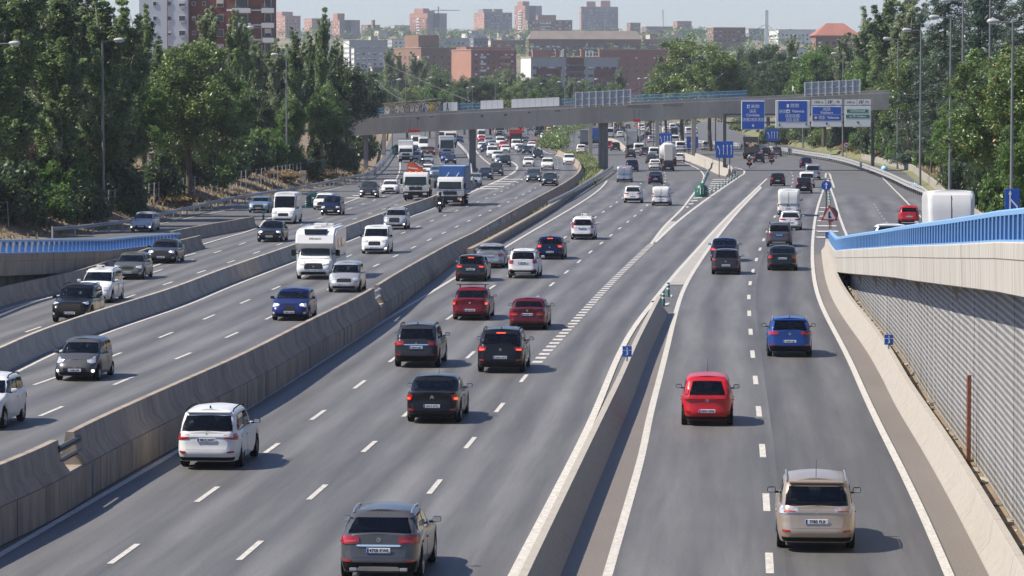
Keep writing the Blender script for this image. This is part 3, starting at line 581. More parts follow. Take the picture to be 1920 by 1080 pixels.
# fence of dark pales along the park
pf = [Vector((RKL(y) + 5.0, y, max(elev(y), 0) + 1.3)) for y in np.arange(235, 600, 2.4)]; r = empty('park_fence', pf[0], 0, 'tall grey pale fence along the park behind the retaining wall', 'fence')
mk('fence_grey', (.17, .155, .14), .7, var=.2); pale = MB().box((0, 0, .95), (.09, .12, 1.9)).mesh('fence_pale', M['fence_grey']); ext = MB()
for i, p in enumerate(pf):
    link('fence_pale', pale, r, p - pf[0], (0, 0, random.uniform(-.03, .03)))
    if i + 1 < len(pf):
        for k in (1, 2, 3, 4): q = p.lerp(pf[i + 1], k / 5) - pf[0]; ext.box((q.x, q.y, q.z + .9), (.06, .07, 1.8))
ext.build('fence_bars', M['fence_grey'], r)['kind'] = 'stuff'
MB().sweep([p - pf[0] for p in pf], [(.02, 1.5), (.02, 1.56), (-.02, 1.56), (-.02, 1.5)], closed=True).build('top_rail', M['fence_grey'], r); MB().sweep([p - pf[0] for p in pf], [(.02, .3), (.02, .36), (-.02, .36), (-.02, .3)], closed=True).build('foot_rail', M['fence_grey'], r)
lf = [Vector((LKL(y) - 4.2, y, .95 + elev2(y))) for y in np.arange(205, 420, 3.0)]; r = empty('wire_fence', lf[0], 0, 'thin wire fence on posts along the embankment below the poplars', 'fence')
pm = MB().tube([(0, 0, -.2), (0, 0, 1.75)], .045, 6).mesh('fence_post', M['galvanised_matt'])
for p in lf: link('fence_post', pm, r, p - lf[0], (random.uniform(-.05, .05), random.uniform(-.05, .05), 0))
for h in (.5, 1.1, 1.65): MB().tube([p - lf[0] + Vector((0, 0, h)) for p in lf], .012, 4).build('wire', M['galvanised_matt'], r)
# ================================================================ bollards, gore markers, small signs
def bollard_src():
    o = empty('flexible_bollard'); MB().lathe([(.11, 0), (.11, .03), (.085, .06), (.085, .70), (.06, .74), (0.0, .745)], n=14).build('post', M['green_plastic'], o, 40)
    for z in (.38, .58): MB().lathe([(.0875, z), (.0875, z + .085)], n=14).build('reflective_band', M['band_white'], o, 40)
    return o
BOL = bollard_src(); first = True
def put_bollard(px, py, label, grp):
    global first
    o = BOL if first else copy_tree(BOL); first = False; o.location = G(px, py); o.scale = (1.0, 1.0, 1.0); tag(o, label, 'bollard', grp)
for (px, py), l in zip([(1232.6, 594.7), (1243.8, 574), (1252.9, 556)], ['green banded bollard nearest the pointed end of the concrete barrier', 'middle one of three green bollards on the painted hatching', 'green banded bollard at the tip of the white painted wedge']): put_bollard(px, py, l, 'bollards at the barrier end')
nb = -1
for px, py in [(1327.5, 366.5), (1334.5, 362.7), (1342, 358.5), (1349, 354.7), (1355, 351), (1360, 347.5), (1366, 344), (1371, 340), (1377, 337), (1382, 334)]: nb += 1; put_bollard(px, py, f'{ordw(nb)} green bollard from the gore marker in the slanting row', 'bollards along the far edge of the gore')
nb = -1
for px, py in [(1319, 348), (1321, 343.5), (1322.5, 339.5), (1324, 336), (1325.5, 332.5), (1327, 329.5), (1328.5, 327)]: nb += 1; put_bollard(px, py, f'{ordw(nb)} bollard of the close row directly behind the gore marker', 'bollards behind the gore marker')
nb = -1
for px, py in [(1556, 399), (1555.5, 391), (1555, 384), (1554.5, 378), (1554, 372)]: nb += 1; put_bollard(px, py, f'{ordw(nb)} green bollard back from the round blue arrow sign', 'bollards behind the arrow sign')
nb = -1
for px, py in [(494, 411), (574, 390), (591, 388)]: nb += 1; put_bollard(px, py, ['green bollard at the end of the barrier before the white delivery van', 'green bollard between white delivery van and its green marker', 'green bollard standing right at the oncoming gore marker'][nb], 'bollards at the oncoming gore')
def gore_marker(px, py, w_, h_, label):
    o = empty('gore_marker', G(px, py), 0, label, 'gore marker')
    MB().lathe([(w_ * .5, 0), (w_ * .5, h_ * .62), (w_ * .34, h_ * .82), (w_ * .1, h_ * .98), (.0, h_)], n=20).build('body', M['green_plastic'], o, 50)
    for s in (-1, 1):
        v = []
        for a0, z in ((.12, .18), (.12, .70), (.62, .40)):
            a = -PI / 2 + s * (a0 * 1.3); v.append((math.cos(a) * w_ * .512, math.sin(a) * w_ * .512, z * h_))
        MB().add(v, [(0, 1, 2)]).build('chevron', M['band_white'], o, fix=False)
    return o
gore_marker(1315, 369, 1.35, 1.45, 'green domed gore marker where the two carriageways split'); gore_marker(589, 386, 1.5, 1.35, 'green gore marker beside the white delivery van'); gore_marker(743, 290, 2.0, 1.8, 'green gore marker under the left end of the footbridge'); gore_marker(1193, 270, 2.0, 2.0, 'green gore marker beyond the bridge, below the red sign')
def plate_sign(name, label, p, wd, ht, pole_h, face, rows=(), cat='sign', shape='rect', thick=.04, back='galvanised_matt', pole_r=.035, n_pole=1):
    o = empty(name, p, 0, label, cat)
    for k in range(n_pole):
        x = 0 if n_pole == 1 else (-wd * .32 if k == 0 else wd * .32); MB().tube([(x, .04, 0), (x, .04, pole_h + ht * .6)], pole_r, 8).build('pole', M['post_dark' if n_pole > 1 else back], o, 40)
    z = pole_h + ht / 2
    if shape == 'rect': MB().bbox((0, 0, z), (wd, thick, ht), .012).build('board', M[face], o)
    else: MB().lathe([(wd / 2, -thick / 2), (wd / 2, thick / 2)], (0, 0, z), 'y', 28).build('board', M[face], o)
    for (t, x, zz, sz, mm) in rows:
        tm = text_mesh(t, sz, M[mm], .004, .006 * sz); link('lettering', tm, o, (x, -thick / 2 - .004, z + zz), (PI / 2, 0, 0))
    return o
def km_sign(label, p, s=1.0):
    o = plate_sign('distance_marker', label, p, .40 * s, .46 * s, .22, 'sign_blue', (('6', 0, .135 * s, .15 * s, 'letter_white'), ('3', 0, -.075 * s, .27 * s, 'letter_white')), pole_r=.03)
    MB().box((0, -.024, .22 + .23 * s + .055 * s), (.38 * s, .006, .014)).build('divider', M['letter_white'], o); return o
q = GOW.poly(124.5, 125.5, 1)[0]; km_sign('small blue marker reading 6 and 3 on the central pointed barrier', Vector((q.x, q.y, .80)), .85)
q = RGB.poly(130.5, 131.5, 1, .40)[0]; km_sign('small blue marker reading 6 and 3 on the barrier by the perforated wall', Vector((q.x, q.y, .80)), .85)
q = O12.poly(225, 226, 1)[0]; o = plate_sign('distance_marker', 'dark back of a small square marker on the barrier by the motorhome', Vector((q.x, q.y, .8)), .46, .46, .25, 'post_dark', (), pole_r=.035)
q = RGB.poly(230, 231, 1, .45)[0]; plate_sign('distance_marker', 'tiny blue marker below the merge warning triangle', Vector((q.x, q.y, .75)), .36, .36, .2, 'sign_blue', (('6', 0, .08, .12, 'letter_white'), ('4', 0, -.07, .18, 'letter_white')))
# warning triangle and round arrow sign by the merge
def tri(wd, z0, y, inner=False):
    h = wd * .87; r = .06; return [(-wd / 2 + r, z0), (wd / 2 - r, z0), (wd / 2 - r * .4, z0 + r), (r * .5, z0 + h - r * .3), (-r * .5, z0 + h - r * .3), (-wd / 2 + r * .4, z0 + r)]
q = D(1555, 446, 232); o = empty('warning_sign', (q.x, q.y, 0), 0, 'red bordered warning triangle for traffic merging, on a brown post', 'road sign'); zb = D(1555, 414, 232).z
MB().tube([(0, .05, 0), (0, .05, zb + .6)], .035, 8).build('pole', M['rust'], o); MB().prism(tri(1.22, zb, 0), -.02, .02).build('red_border', M['sign_red'], o)
MB().prism(tri(.86, zb + .11, 0), -.028, -.021).build('white_face', M['sign_white'], o)
MB().prism([(-.08, zb + .17), (.02, zb + .17), (.02, zb + .22), (.13, zb + .17), (.13, zb + .24), (.03, zb + .36), (.03, zb + .52), (.07, zb + .52), (-.02, zb + .66), (-.10, zb + .52), (-.08, zb + .52)], -.036, -.029).build('merge_symbol', M['ink'], o)
q = D(1558, 412, 236); o = empty('round_sign', (q.x, q.y, 0), 0, 'grey back of a round sign behind the warning triangle', 'road sign'); MB().lathe([(.5, -.02), (.5, .02)], (0, 0, D(1558, 402, 236).z), 'y', 28).build('board', M['post_dark'], o); MB().tube([(0, .05, 0), (0, .05, D(1558, 402, 236).z)], .035, 8).build('pole', M['rust'], o)
q = G(1549, 409); z = D(1549, 348, q.y).z; o = empty('arrow_sign', (q.x, q.y, 0), 0, 'round blue sign with a white upward arrow on a dark post', 'road sign'); MB().tube([(0, .06, 0), (0, .06, z)], .06, 8).build('pole', M['post_dark'], o)
MB().lathe([(.43, -.02), (.43, .02)], (0, 0, z), 'y', 32).build('board', M['sign_blue'], o); MB().prism([(-.05, z - .3), (.05, z - .3), (.05, z + .06), (.14, z + .06), (0, z + .31), (-.14, z + .06), (-.05, z + .06)], -.032, -.024).build('arrow', M['letter_white'], o)
def arrows_panel(label, x0, x1, y0, y1, Y, kinds, posts=True, base_row=None, cat='lane sign'):
    a, b = D(x0, y1, Y), D(x1, y0, Y); wd, ht = b.x - a.x, b.z - a.z; zb = base_row if base_row is not None else 0
    o = empty('lane_sign', ((a.x + b.x) / 2, Y, zb), 0, label, cat); zc = (a.z + b.z) / 2 - zb
    MB().bbox((0, 0, zc), (wd, .08, ht), .02).build('board', M['sign_blue'], o)
    for s in (-.3, .3): MB().tube([(s * wd, .08, 0), (s * wd, .08, zc)], .06, 8).build('pole', M['post_dark'], o)
    n = len(kinds)
    for i, k in enumerate(kinds):
        x = (i - (n - 1) / 2) * wd * .22 + .05 * wd; t = wd * .016; h = ht * .31
        if k == 'up': pts = [(x - t, -h), (x + t, -h), (x + t, h * .62), (x + 3 * t, h * .62), (x, h), (x - 3 * t, h * .62), (x - t, h * .62)]
        else: pts = [(x - t, -h), (x + t, -h), (x + t, -h * .1), (x - wd * .09 + t, h * .55), (x - wd * .06 + t, h * .65), (x - wd * .13, h * .8), (x - wd * .125, h * .3), (x - wd * .105, h * .45), (x - t, -h * .15)]
        MB().prism([(p, q_ + zc) for p, q_ in pts], -.055, -.045).build('arrow', M['letter_white'], o)
    return o
arrows_panel('blue lane panel with four white arrows on the pale barrier', 1342, 1375, 265, 296, 440, ['split', 'up', 'up', 'up'])
arrows_panel('blue lane panel partly behind the white tanker', 1235, 1260, 250, 272, 640, ['split', 'up', 'up', 'up'])
arrows_panel('blue lane panel hanging below the second overhead sign', 1437, 1460, 242, 264, 560, ['split', 'up', 'up', 'up'])
a = arrows_panel('blue panel behind the footbridge with a pale car symbol and red line', 1287, 1309, 256, 278, 610, []); zc = D(1298, 267, 610).z
MB().box((0, -.05, zc + .55), (1.5, .01, .14)).build('red_line', M['sign_red'], a); MB().prism([(-.3, zc - .35), (.5, zc - .35), (.5, zc - .1), (.25, zc + .1), (-.05, zc + .1), (-.3, zc - .1)], -.055, -.045).build('car_symbol', M['letter_white'], a)
Y = 150; p0, p1 = D(1884, 402, Y), D(1912, 354, Y); xs, zs_ = (p0.x + p1.x) / 2, (p0.z + p1.z) / 2; o = empty('lane_sign', (xs, Y, elev(Y) - .3), 0, 'blue sign with two white merging lines beside the trees at the frame edge', 'lane sign'); zc = zs_ - elev(Y) + .3; wd, ht = p1.x - p0.x, p1.z - p0.z
MB().bbox((0, 0, zc), (wd, .05, ht), .02).build('board', M['sign_blue'], o); MB().tube([(0, .05, 0), (0, .05, zc)], .04, 8).build('pole', M['galvanised_matt'], o)
MB().prism([(-.13, zc - .5), (-.07, zc - .5), (-.07, zc + .32), (-.03, zc + .32), (-.10, zc + .5), (-.17, zc + .32), (-.13, zc + .32)], -.035, -.026).build('arrow', M['letter_white'], o); MB().prism([(.18, zc - .5), (.24, zc - .5), (.24, zc - .2), (-.05, zc + .12), (-.09, zc + .06), (.18, zc - .24)], -.035, -.026).build('merge_line', M['letter_white'], o)
for (px, py, Y, lbl, num) in ((1587, 272, 530, 'round red ringed speed limit sign for 90 under the overhead signs', '90'), (1217, 259, 760, 'small round red ringed speed limit sign of 70 beyond the footbridge', '70')):
    p = D(px, py, Y); r_ = 5.6 / FPX * Y; o = empty('speed_sign', (p.x, Y, 0), 0, lbl, 'road sign'); MB().lathe([(r_, -.02), (r_, .02)], (0, 0, p.z), 'y', 28).build('red_ring', M['sign_red'], o); MB().lathe([(r_ * .76, -.03), (r_ * .76, -.022)], (0, 0, p.z), 'y', 28).build('white_face', M['sign_white'], o)
    link('lettering', text_mesh(num, r_ * 1.05, M['ink'], .004, .01), o, (0, -.036, p.z), (PI / 2, 0, 0)); MB().tube([(0, .05, 0), (0, .05, p.z)], .05, 8).build('pole', M['galvanised_matt'], o)
# ================================================================ overhead sign gantry
YG = 458.0; gx0, gx1 = D(1359, 300, YG).x, D(1637, 300, YG).x; zt = D(1400, 213, YG).z
o = empty('sign_gantry', (gx0, YG, 0), 0, 'dark steel gantry carrying four overhead direction signs', 'gantry')
for x in (0, gx1 - gx0): MB().box((x, .5, zt / 2), (.42, .42, zt)).build('leg', M['post_dark'], o); MB().box((x, .5, .08), (.8, .8, .16)).build('foot_plate', M['post_dark'], o)
for dz in (0, -1.1): MB().box(((gx1 - gx0) / 2, .5, zt - .12 + dz), (gx1 - gx0 + .4, .22, .22)).build('crossbeam', M['post_dark'], o)
def sg(px, py): p = D(px, py, YG); return p.x, p.z
def board(x0, x1, y0, y1, label, face, border, cat='direction sign', inset=3):
    (ax, az), (bx, bz) = sg(x0, y1), sg(x1, y0); cx, cz = (ax + bx) / 2, (az + bz) / 2; r = empty('direction_sign', (cx, YG, cz), 0, label, cat, 'overhead direction signs'); MB().bbox((0, 0, 0), (bx - ax, .16, bz - az), .05).build('board', M[border], r)
    r['k'] = 0; return r, cx, cz
def fld(r, cx, cz, x0, x1, y0, y1, m, d=.09):
    (ax, az), (bx, bz) = sg(x0, y1), sg(x1, y0); return MB().box(((ax + bx) / 2 - cx, -d, (az + bz) / 2 - cz), (bx - ax, .02, bz - az)).build('field', M[m], r)
def lett(r, cx, cz, t, px, py, hpx, m='letter_white', boxed=False):
    x, z = sg(px, py); s = hpx / FPX * YG * 1.38; link('lettering', text_mesh(t, s, M[m], .004, .012 * s), r, (x - cx, -.108, z - cz), (PI / 2, 0, 0))
    if boxed:
        w_ = s * .62 * len(t) * .92 + .1; h = s * .95; g = MB(); th = .035
        for dx, dz, ww, hh in ((0, h / 2, w_, th), (0, -h / 2, w_, th), (-w_ / 2, 0, th, h), (w_ / 2, 0, th, h)): g.box((x - cx + dx, -.106, z - cz + dz), (ww, .01, hh))
        g.build('road_number_frame', M[m], r)
def arrow(r, cx, cz, px, py, hpx, m, ang=0):
    x, z = sg(px, py); h = hpx / FPX * YG; pts = [(-.11, .5), (.11, .5), (.11, -.05), (.36, .2), (.36, -.08), (0, -.5), (-.36, -.08), (-.36, .2), (-.11, -.05)]; ca, sa = math.cos(ang), math.sin(ang)
    MB().prism([((a * ca - b * sa) * h + x - cx, (a * sa + b * ca) * h + z - cz) for a, b in pts], -.113, -.101).build('arrow', M[m], r)
r, cx, cz = board(1390, 1434, 189, 243, 'plain blue overhead sign reading Cordoba with one white arrow', 'sign_blue', 'letter_white'); fld(r, cx, cz, 1391, 1433, 190, 242, 'sign_blue')
for t, px, py, h, b in (('M-30', 1416, 199.5, 4.2, 1), ('A-4', 1411.5, 208.5, 4.2, 1), ('Córdoba', 1411.5, 216, 5.0, 0), ('A-42', 1399.5, 224.3, 4, 1), ('A-5', 1413.5, 224.3, 4, 1), ('A-6', 1426.5, 224.3, 4, 1)): lett(r, cx, cz, t, px, py, h, 'letter_white', b)
arrow(r, cx, cz, 1412, 235.3, 6, 'letter_white'); fld(r, cx, cz, 1400.5, 1405.5, 196.5, 203, 'letter_white', .1); fld(r, cx, cz, 1402, 1404, 198, 201.5, 'sign_blue', .112)
r, cx, cz = board(1454, 1518.5, 188, 240, 'wide overhead sign with one blue field reading Valencia and two black arrows', 'sign_blue', 'sign_white'); fld(r, cx, cz, 1459, 1513, 189.5, 228, 'sign_blue')
for t, px, py, h, b in (('M-30', 1490, 198, 4.4, 1), ('A-3', 1467, 209, 4.2, 1), ('Valencia', 1496.5, 208.7, 5.0, 0), ('A-4', 1478.5, 217.4, 4, 1), ('A-42', 1492.5, 217.4, 4, 1), ('A-5', 1479.5, 224.8, 3.6, 1), ('A-8', 1492.5, 224.8, 3.6, 1)): lett(r, cx, cz, t, px, py, h, 'letter_white', b)
fld(r, cx, cz, 1474, 1481, 205.5, 212, 'letter_white', .1); fld(r, cx, cz, 1476, 1479, 207.5, 210.5, 'ink', .112); fld(r, cx, cz, 1475, 1479, 195, 201.5, 'letter_white', .1)
arrow(r, cx, cz, 1461.5, 234, 5.5, 'ink'); arrow(r, cx, cz, 1511.5, 232.5, 5.5, 'ink')
def split_symbol(r, cx, cz, px, py):
    x, z = sg(px, py); x -= cx; z -= cz
    for a in ([(-.32, -.2), (-.2, -.2), (-.1, .26), (-.18, .26)], [(-.06, -.2), (.06, -.2), (.08, .26), (0, .26)], [(.06, -.05), (.12, -.12), (.36, .2), (.28, .26)]): MB().prism([(x + p, z + q_) for p, q_ in a], -.113, -.101).build('exit_symbol', M['ink'], r)
for x0, x1, lbl, num, dist, lx in ((1521.5, 1578.5, 'overhead sign with blue fields reading Vicalvaro and toll road Valencia', '7B', '1000 m', 0), (1583.5, 1633, "overhead sign with two green fields reading c/O'Donnell and av. M. Corbera", '7A', '500 m', 1)):
    r, cx, cz = board(x0, x1, 199.5, 238, lbl, 'sign_white', 'sign_white'); xm = x0 + (x1 - x0) * .47
    fld(r, cx, cz, x0, xm - .6, 186.5, 197.5, 'sign_white', .05); fld(r, cx, cz, xm + .6, x1, 186, 197, 'sign_white', .05)
    lett(r, cx, cz, dist, (x0 + xm) / 2, 192, 4.2, 'ink'); lett(r, cx, cz, num, x1 - 7.5, 191.5, 4.2, 'ink'); split_symbol(r, cx, cz, xm + 8, 191.5)
    if not lx:
        fld(r, cx, cz, 1523, 1577, 200.5, 214.5, 'sign_blue'); fld(r, cx, cz, 1523, 1577, 215.5, 226, 'sign_blue')
        lett(r, cx, cz, 'M-23', 1550, 204.8, 3.8, 'letter_white', 1); lett(r, cx, cz, 'Vicálvaro', 1550, 211.3, 4.6); lett(r, cx, cz, 'R-3', 1541, 220.6, 4, 'letter_white', 1); lett(r, cx, cz, 'Valencia', 1562, 220.6, 4.8)
        x, z = sg(1529.5, 220.8); MB().lathe([(.24, -.112), (.24, -.102)], (x - cx, 0, z - cz), 'y', 20).build('toll_ring', M['sign_red'], r); MB().lathe([(.16, -.12), (.16, -.113)], (x - cx, 0, z - cz), 'y', 20).build('toll_disc', M['letter_white'], r); MB().box((x - cx, -.122, z - cz), (.2, .006, .05)).build('toll_bar', M['ink'], r); arrow(r, cx, cz, 1550, 231.5, 5.5, 'ink')
    else:
        fld(r, cx, cz, 1588, 1628, 205, 211.3, 'sign_green'); fld(r, cx, cz, 1586, 1630.5, 215, 221.5, 'sign_green'); lett(r, cx, cz, "c/O'Donnell", 1608, 208, 4.1); lett(r, cx, cz, 'av. M. Corbera', 1608.3, 218.2, 3.7); arrow(r, cx, cz, 1608.5, 229.5, 6, 'ink', PI / 4)
# ================================================================ footbridge
YB_ = 474.0
def btop(px): return float(np.interp(px, [640, 663, 870, 1077, 1182, 1300, 1455, 1613, 1665], [221, 219, 208, 198.5, 192.5, 187.5, 181, 172.5, 170]))
o = empty('footbridge', D(660, 240, YB_), 0, 'long concrete footbridge deck crossing all the carriageways', 'footbridge'); o.location.z = 0; b0 = o.location.copy()
xs = np.linspace(648, 1668, 18)
for i in range(len(xs) - 1):
    v = []
    for px in (xs[i], xs[i + 1] - .25):
        p = D(px, btop(px), YB_); X, Z = p.x - b0.x, p.z
        v.append([(X, 0, Z), (X, 5, Z), (X, 4.2, Z - 2.5), (X, .35, Z - 2.62), (X, -.12, Z - .32), (X, -.12, Z - .02)])
    mb = MB(); mb.add(v[0] + v[1], [(0, 1, 7, 6), (1, 2, 8, 7), (2, 3, 9, 8), (3, 4, 10, 9), (4, 5, 11, 10), (5, 0, 6, 11), (0, 5, 4, 3, 2, 1), (6, 7, 8, 9, 10, 11)]); mb.build('girder_segment', M['girder'], o)
g = MB(); P = [D(px, btop(px), YB_) - Vector((b0.x, b0.y, 0)) for px in np.linspace(648, 1668, 60)]
for yy in (0, 4.8): MB().sweep([p + Vector((0, yy, 0)) for p in P], [(-.14, 0), (-.14, .12), (.14, .12), (.14, 0)], closed=True).build('coping', M['concrete_pale'], o)
mk('patch_dark', (.17, .16, .15), .9)
for px, dy, wd in ((784, 9, 6), (809, 7, 6), (904, 11, 5), (948, 11, 5), (992, 8, 5), (1045, 7, 10), (1067, 4.5, 6), (1347, 3.5, 5)): p = D(px, btop(px) + dy, YB_ - .3); MB().box((p.x - b0.x, -.1 + .085 * dy / 13.5, p.z), (wd / 13.5, .05, .3)).build('repair_patch', M['patch_dark'], o)
for px, wd in ((1198, 44), (1262, 38)): p = D(px, btop(px) + 6.5, YB_ - .3); MB().box((p.x - b0.x, -.06, p.z), (wd / 13.5, .1, .55)).build('repair_patch', M['patch_dark'], o)
mk('pier_grey', (.21, .205, .195), .85, var=.12, scale=1.4, stretch=(1, 1, .2), dirt=(.14, .13, .12))
for px, wd, fl, lbl in ((1131, 1.35, 1, 'dark fluted bridge pier standing in the grassy median'), (886, .95, 1, 'dark ribbed bridge pier behind the blue lorry'), (686, .6, 0, 'thin bridge pier below the left end of the deck')):
    p = D(px, 260, YB_ + 2.2); z1 = D(px, btop(px), YB_).z - 2.4; q = empty('bridge_pier', (p.x, p.y, 0), 0, lbl, 'bridge pier', 'piers of the footbridge'); 
    if fl:
        for k in (-.34, 0, .34): MB().box((k * wd, 0, z1 / 2), (wd * .3, 1.6 - abs(k), z1)).build('shaft', M['pier_grey'], q)
        MB().box((0, .1, z1 / 2), (wd * .9, 1.1, z1 - .02)).build('core', M['pier_grey'], q)
    else: MB().box((0, 0, z1 / 2), (wd, 1.2, z1)).build('shaft', M['pier_grey'], q)
    MB().box((0, 0, .15), (wd * 1.6, 2.2, .3)).build('footing', M['pier_grey'], q)
# second deck behind, on light columns
ob_ = empty('road_deck', D(960, 230, 600), 0, 'second concrete deck hidden behind the footbridge, on pale columns', 'bridge deck'); ob_.location.z = 0; pa, pb = D(690, 214, 600), D(1600, 196, 600)
MB().sweep([Vector((pa.x - ob_.location.x, 0, pa.z)), Vector((pb.x - ob_.location.x, 0, pa.z + .6))], [(-3, -1.0), (-3, 0), (3, 0), (3, -1.0)], closed=True).build('deck_slab', M['girder'], ob_)
for px in (1107, 1232, 1300, 820, 720): p = D(px, 250, 596); MB().box((p.x - ob_.location.x, -4, 3.2), (.68, .9, 6.4)).build('column', M['concrete_pale'], ob_)
# fences and boards on the back of the footbridge deck
mk('mesh_blue', (.09, .22, .40), .55); mk('board_grey', (.52, .55, .58), .55, var=.06)
def deck_fence(x0, x1, label):
    r = empty('mesh_fence', D(x0, btop(x0), YB_ + 4.8), 0, label, 'fence', 'blue mesh fences on the footbridge'); bb = r.location.copy(); g = MB(); n = int((x1 - x0) / 1.5)
    for i in range(n + 1):
        px = x0 + (x1 - x0) * i / n; p = D(px, btop(px), YB_ + 4.8) - bb; g.box((p.x, 0, p.z + .55), (.035, .03, .9))
    g.build('fence_bars', M['mesh_blue'], r)['kind'] = 'stuff'
    for h in (.12, .55, 1.0):
        MB().tube([D(px, btop(px), YB_ + 4.8) - bb + Vector((0, 0, h)) for px in np.linspace(x0, x1, 12)], .035, 6).build('fence_rail', M['mesh_blue'], r)
    return r
deck_fence(662, 722, 'blue mesh fence on the bridge, left of the graffiti wall'); deck_fence(828, 900, 'blue mesh fence on the bridge between graffiti wall and grey hoarding'); deck_fence(1050, 1076, 'short blue mesh fence left of the first sign frame'); deck_fence(1184, 1400, 'long blue mesh fence on the bridge right of the first sign frame')
def hoarding(x0, x1, label):
    r = empty('hoarding', D(x0, btop(x0), YB_ + 4.7), 0, label, 'hoarding', 'grey hoardings on the footbridge'); bb = r.location.copy(); n = max(1, round((x1 - x0) / 12))
    for i in range(n):
        a, b = x0 + (x1 - x0) * i / n, x0 + (x1 - x0) * (i + 1) / n; p, q = D(a, btop(a), YB_ + 4.7) - bb, D(b - .3, btop(b), YB_ + 4.7) - bb
        for k in range(5): MB().sweep([p, q], [(.03, .12 + k * .24), (-.03, .18 + k * .24), (-.03, .3 + k * .24), (.03, .355 + k * .24), (.05, .355 + k * .24), (.05, .12 + k * .24)], closed=True).build('hoarding_sheet', M['board_grey'], r)
        MB().box((q.x, .06, q.z + .7), (.08, .08, 1.5)).build('post', M['post_dark'], r)
hoarding(901, 944, 'shorter grey corrugated hoarding on the footbridge'); hoarding(959, 1049, 'longer grey corrugated hoarding on the footbridge'); hoarding(831, 858, 'low pale hoarding beside the graffiti wall on the footbridge')
def sign_frame(x0, x1, y0, y1, label):
    a, b = D(x0, y1, YB_ - .4), D(x1, y0, YB_ - .4); r = empty('billboard', (a.x, YB_ - .5, a.z), 0, label, 'sign frame', 'backs of overhead signs on the footbridge'); W_, H_ = b.x - a.x, b.z - a.z
    k = (D(x1, btop(x1), YB_).z - D(x0, btop(x0), YB_).z)
    for i in range(9):
        t = i / 8; MB().box((W_ * t, 0, H_ / 2 + k * t - .25), (.17, .16, H_ + .3)).build('frame_post', M['board_grey'], r)
        if i < 8:
            for j in (0, 1): MB().box((W_ * (t + 1 / 16), -.02 + .1, k * (t + 1 / 16) - .15 + H_ * (.27 + .46 * j)), (W_ / 8 - .14, .05, H_ * .38)).build('sign_panel', M['panel_steel'], r)
    for h in (0.05, .5, .97): MB().sweep([Vector((0, .02, H_ * h - .18)), Vector((W_, .02, H_ * h + k - .18))], [(-.05, -.05), (-.05, .05), (.05, .05), (.05, -.05)], closed=True).build('frame_rail', M['board_grey'], r)
sign_frame(1079, 1182, 171, 197, 'white framed back of a sign at the middle of the footbridge'); sign_frame(1509, 1612, 152, 176, 'white framed back of a sign above the four overhead signs')
mk('graffiti_wall', (.42, .39, .34), .8, var=.9, scale=.75, stretch=(1, 1, .9), dirt=(.045, .045, .045), dirt_scale=1.5)
p, q = D(720, btop(720), YB_ + 3.5), D(826, btop(826), YB_ + 3.5); r = empty('graffiti_wall', p, 0, 'low wall with grey and yellow graffiti lettering on the footbridge', 'wall'); MB().add([(0, 0, 0), (q.x - p.x, 0, q.z - p.z), (q.x - p.x, 0, q.z - p.z + 1.45), (0, 0, 1.5), (0, .3, 0), (q.x - p.x, .3, q.z - p.z), (q.x - p.x, .3, q.z - p.z + 1.45), (0, .3, 1.5)], [(0, 1, 2, 3), (4, 7, 6, 5), (3, 2, 6, 7), (0, 3, 7, 4), (1, 5, 6, 2), (0, 4, 5, 1)]).build('wall', M['concrete_pale'], r)
rr_ = random.Random(5); mk('spray_black', (.03, .03, .03), .8); mk('spray_white', (.42, .40, .36), .8); mk('spray_grey', (.24, .23, .21), .8); mk('spray_yellow', (.5, .38, .05), .8)
for i in range(11):                              # sprayed letters, overlapping and uneven
    x = .45 + i * .69; z = .70 + (q.z - p.z) * x / (q.x - p.x); kk = rr_.randint(6, 9); ra = [rr_.uniform(.72, 1.15) for _ in range(kk)]; pts = [(x + math.cos(2 * PI * k / kk + i) * .44 * ra[k], z + max(-.66, min(.66, math.sin(2 * PI * k / kk + i) * .72 * ra[k]))) for k in range(kk)]
    MB().prism(pts, -.010 - i * .0004, -.004).build('graffiti_outline', M['spray_black'], r); MB().prism([(x + (a - x) * .84, z + (b - z) * .88) for a, b in pts], -.018 - i * .0004, -.0155).build('graffiti_letter', M['spray_yellow' if i == 9 else ('spray_grey' if i % 3 == 1 else 'spray_white')], r)
    for k in range(2): xx = x + rr_.uniform(-.2, .2); MB().box((xx, -.024, z + rr_.uniform(-.3, .3)), (.08, .004, rr_.uniform(.2, .5)), 0, Euler((0, rr_.uniform(-1, 1), 0)).to_matrix()).build('graffiti_stroke', M['spray_black'], r)
MB().sweep([Vector((-.2, .1, 1.55)), Vector((q.x - p.x + .2, .1, q.z - p.z + 1.85))], [(-.7, 0), (-.7, .1), (.6, .1), (.6, 0)], closed=True).build('roof_slab', M['concrete'], r)
mk('pylon_white', (.66, .68, .69), .5)
for px, y0, lbl in ((1437.5, 20, 'white bridge pylon rising above the trees'), (618, 42, 'white pylon half hidden behind the tall poplar')):
    Yp = 920 if px > 900 else 596; p = D(px, y0, Yp); o = empty('pylon', (p.x, Yp, 0), 0, lbl, 'pylon', 'pylons of the footbridge'); MB().box((0, 0, p.z / 2), (.7 * Yp / 600, .9, p.z), taper=.85).build('mast', M['pylon_white'], o); MB().box((0, 0, p.z + .04), (.66, .8, .1)).build('cap', M['concrete_pale'], o)
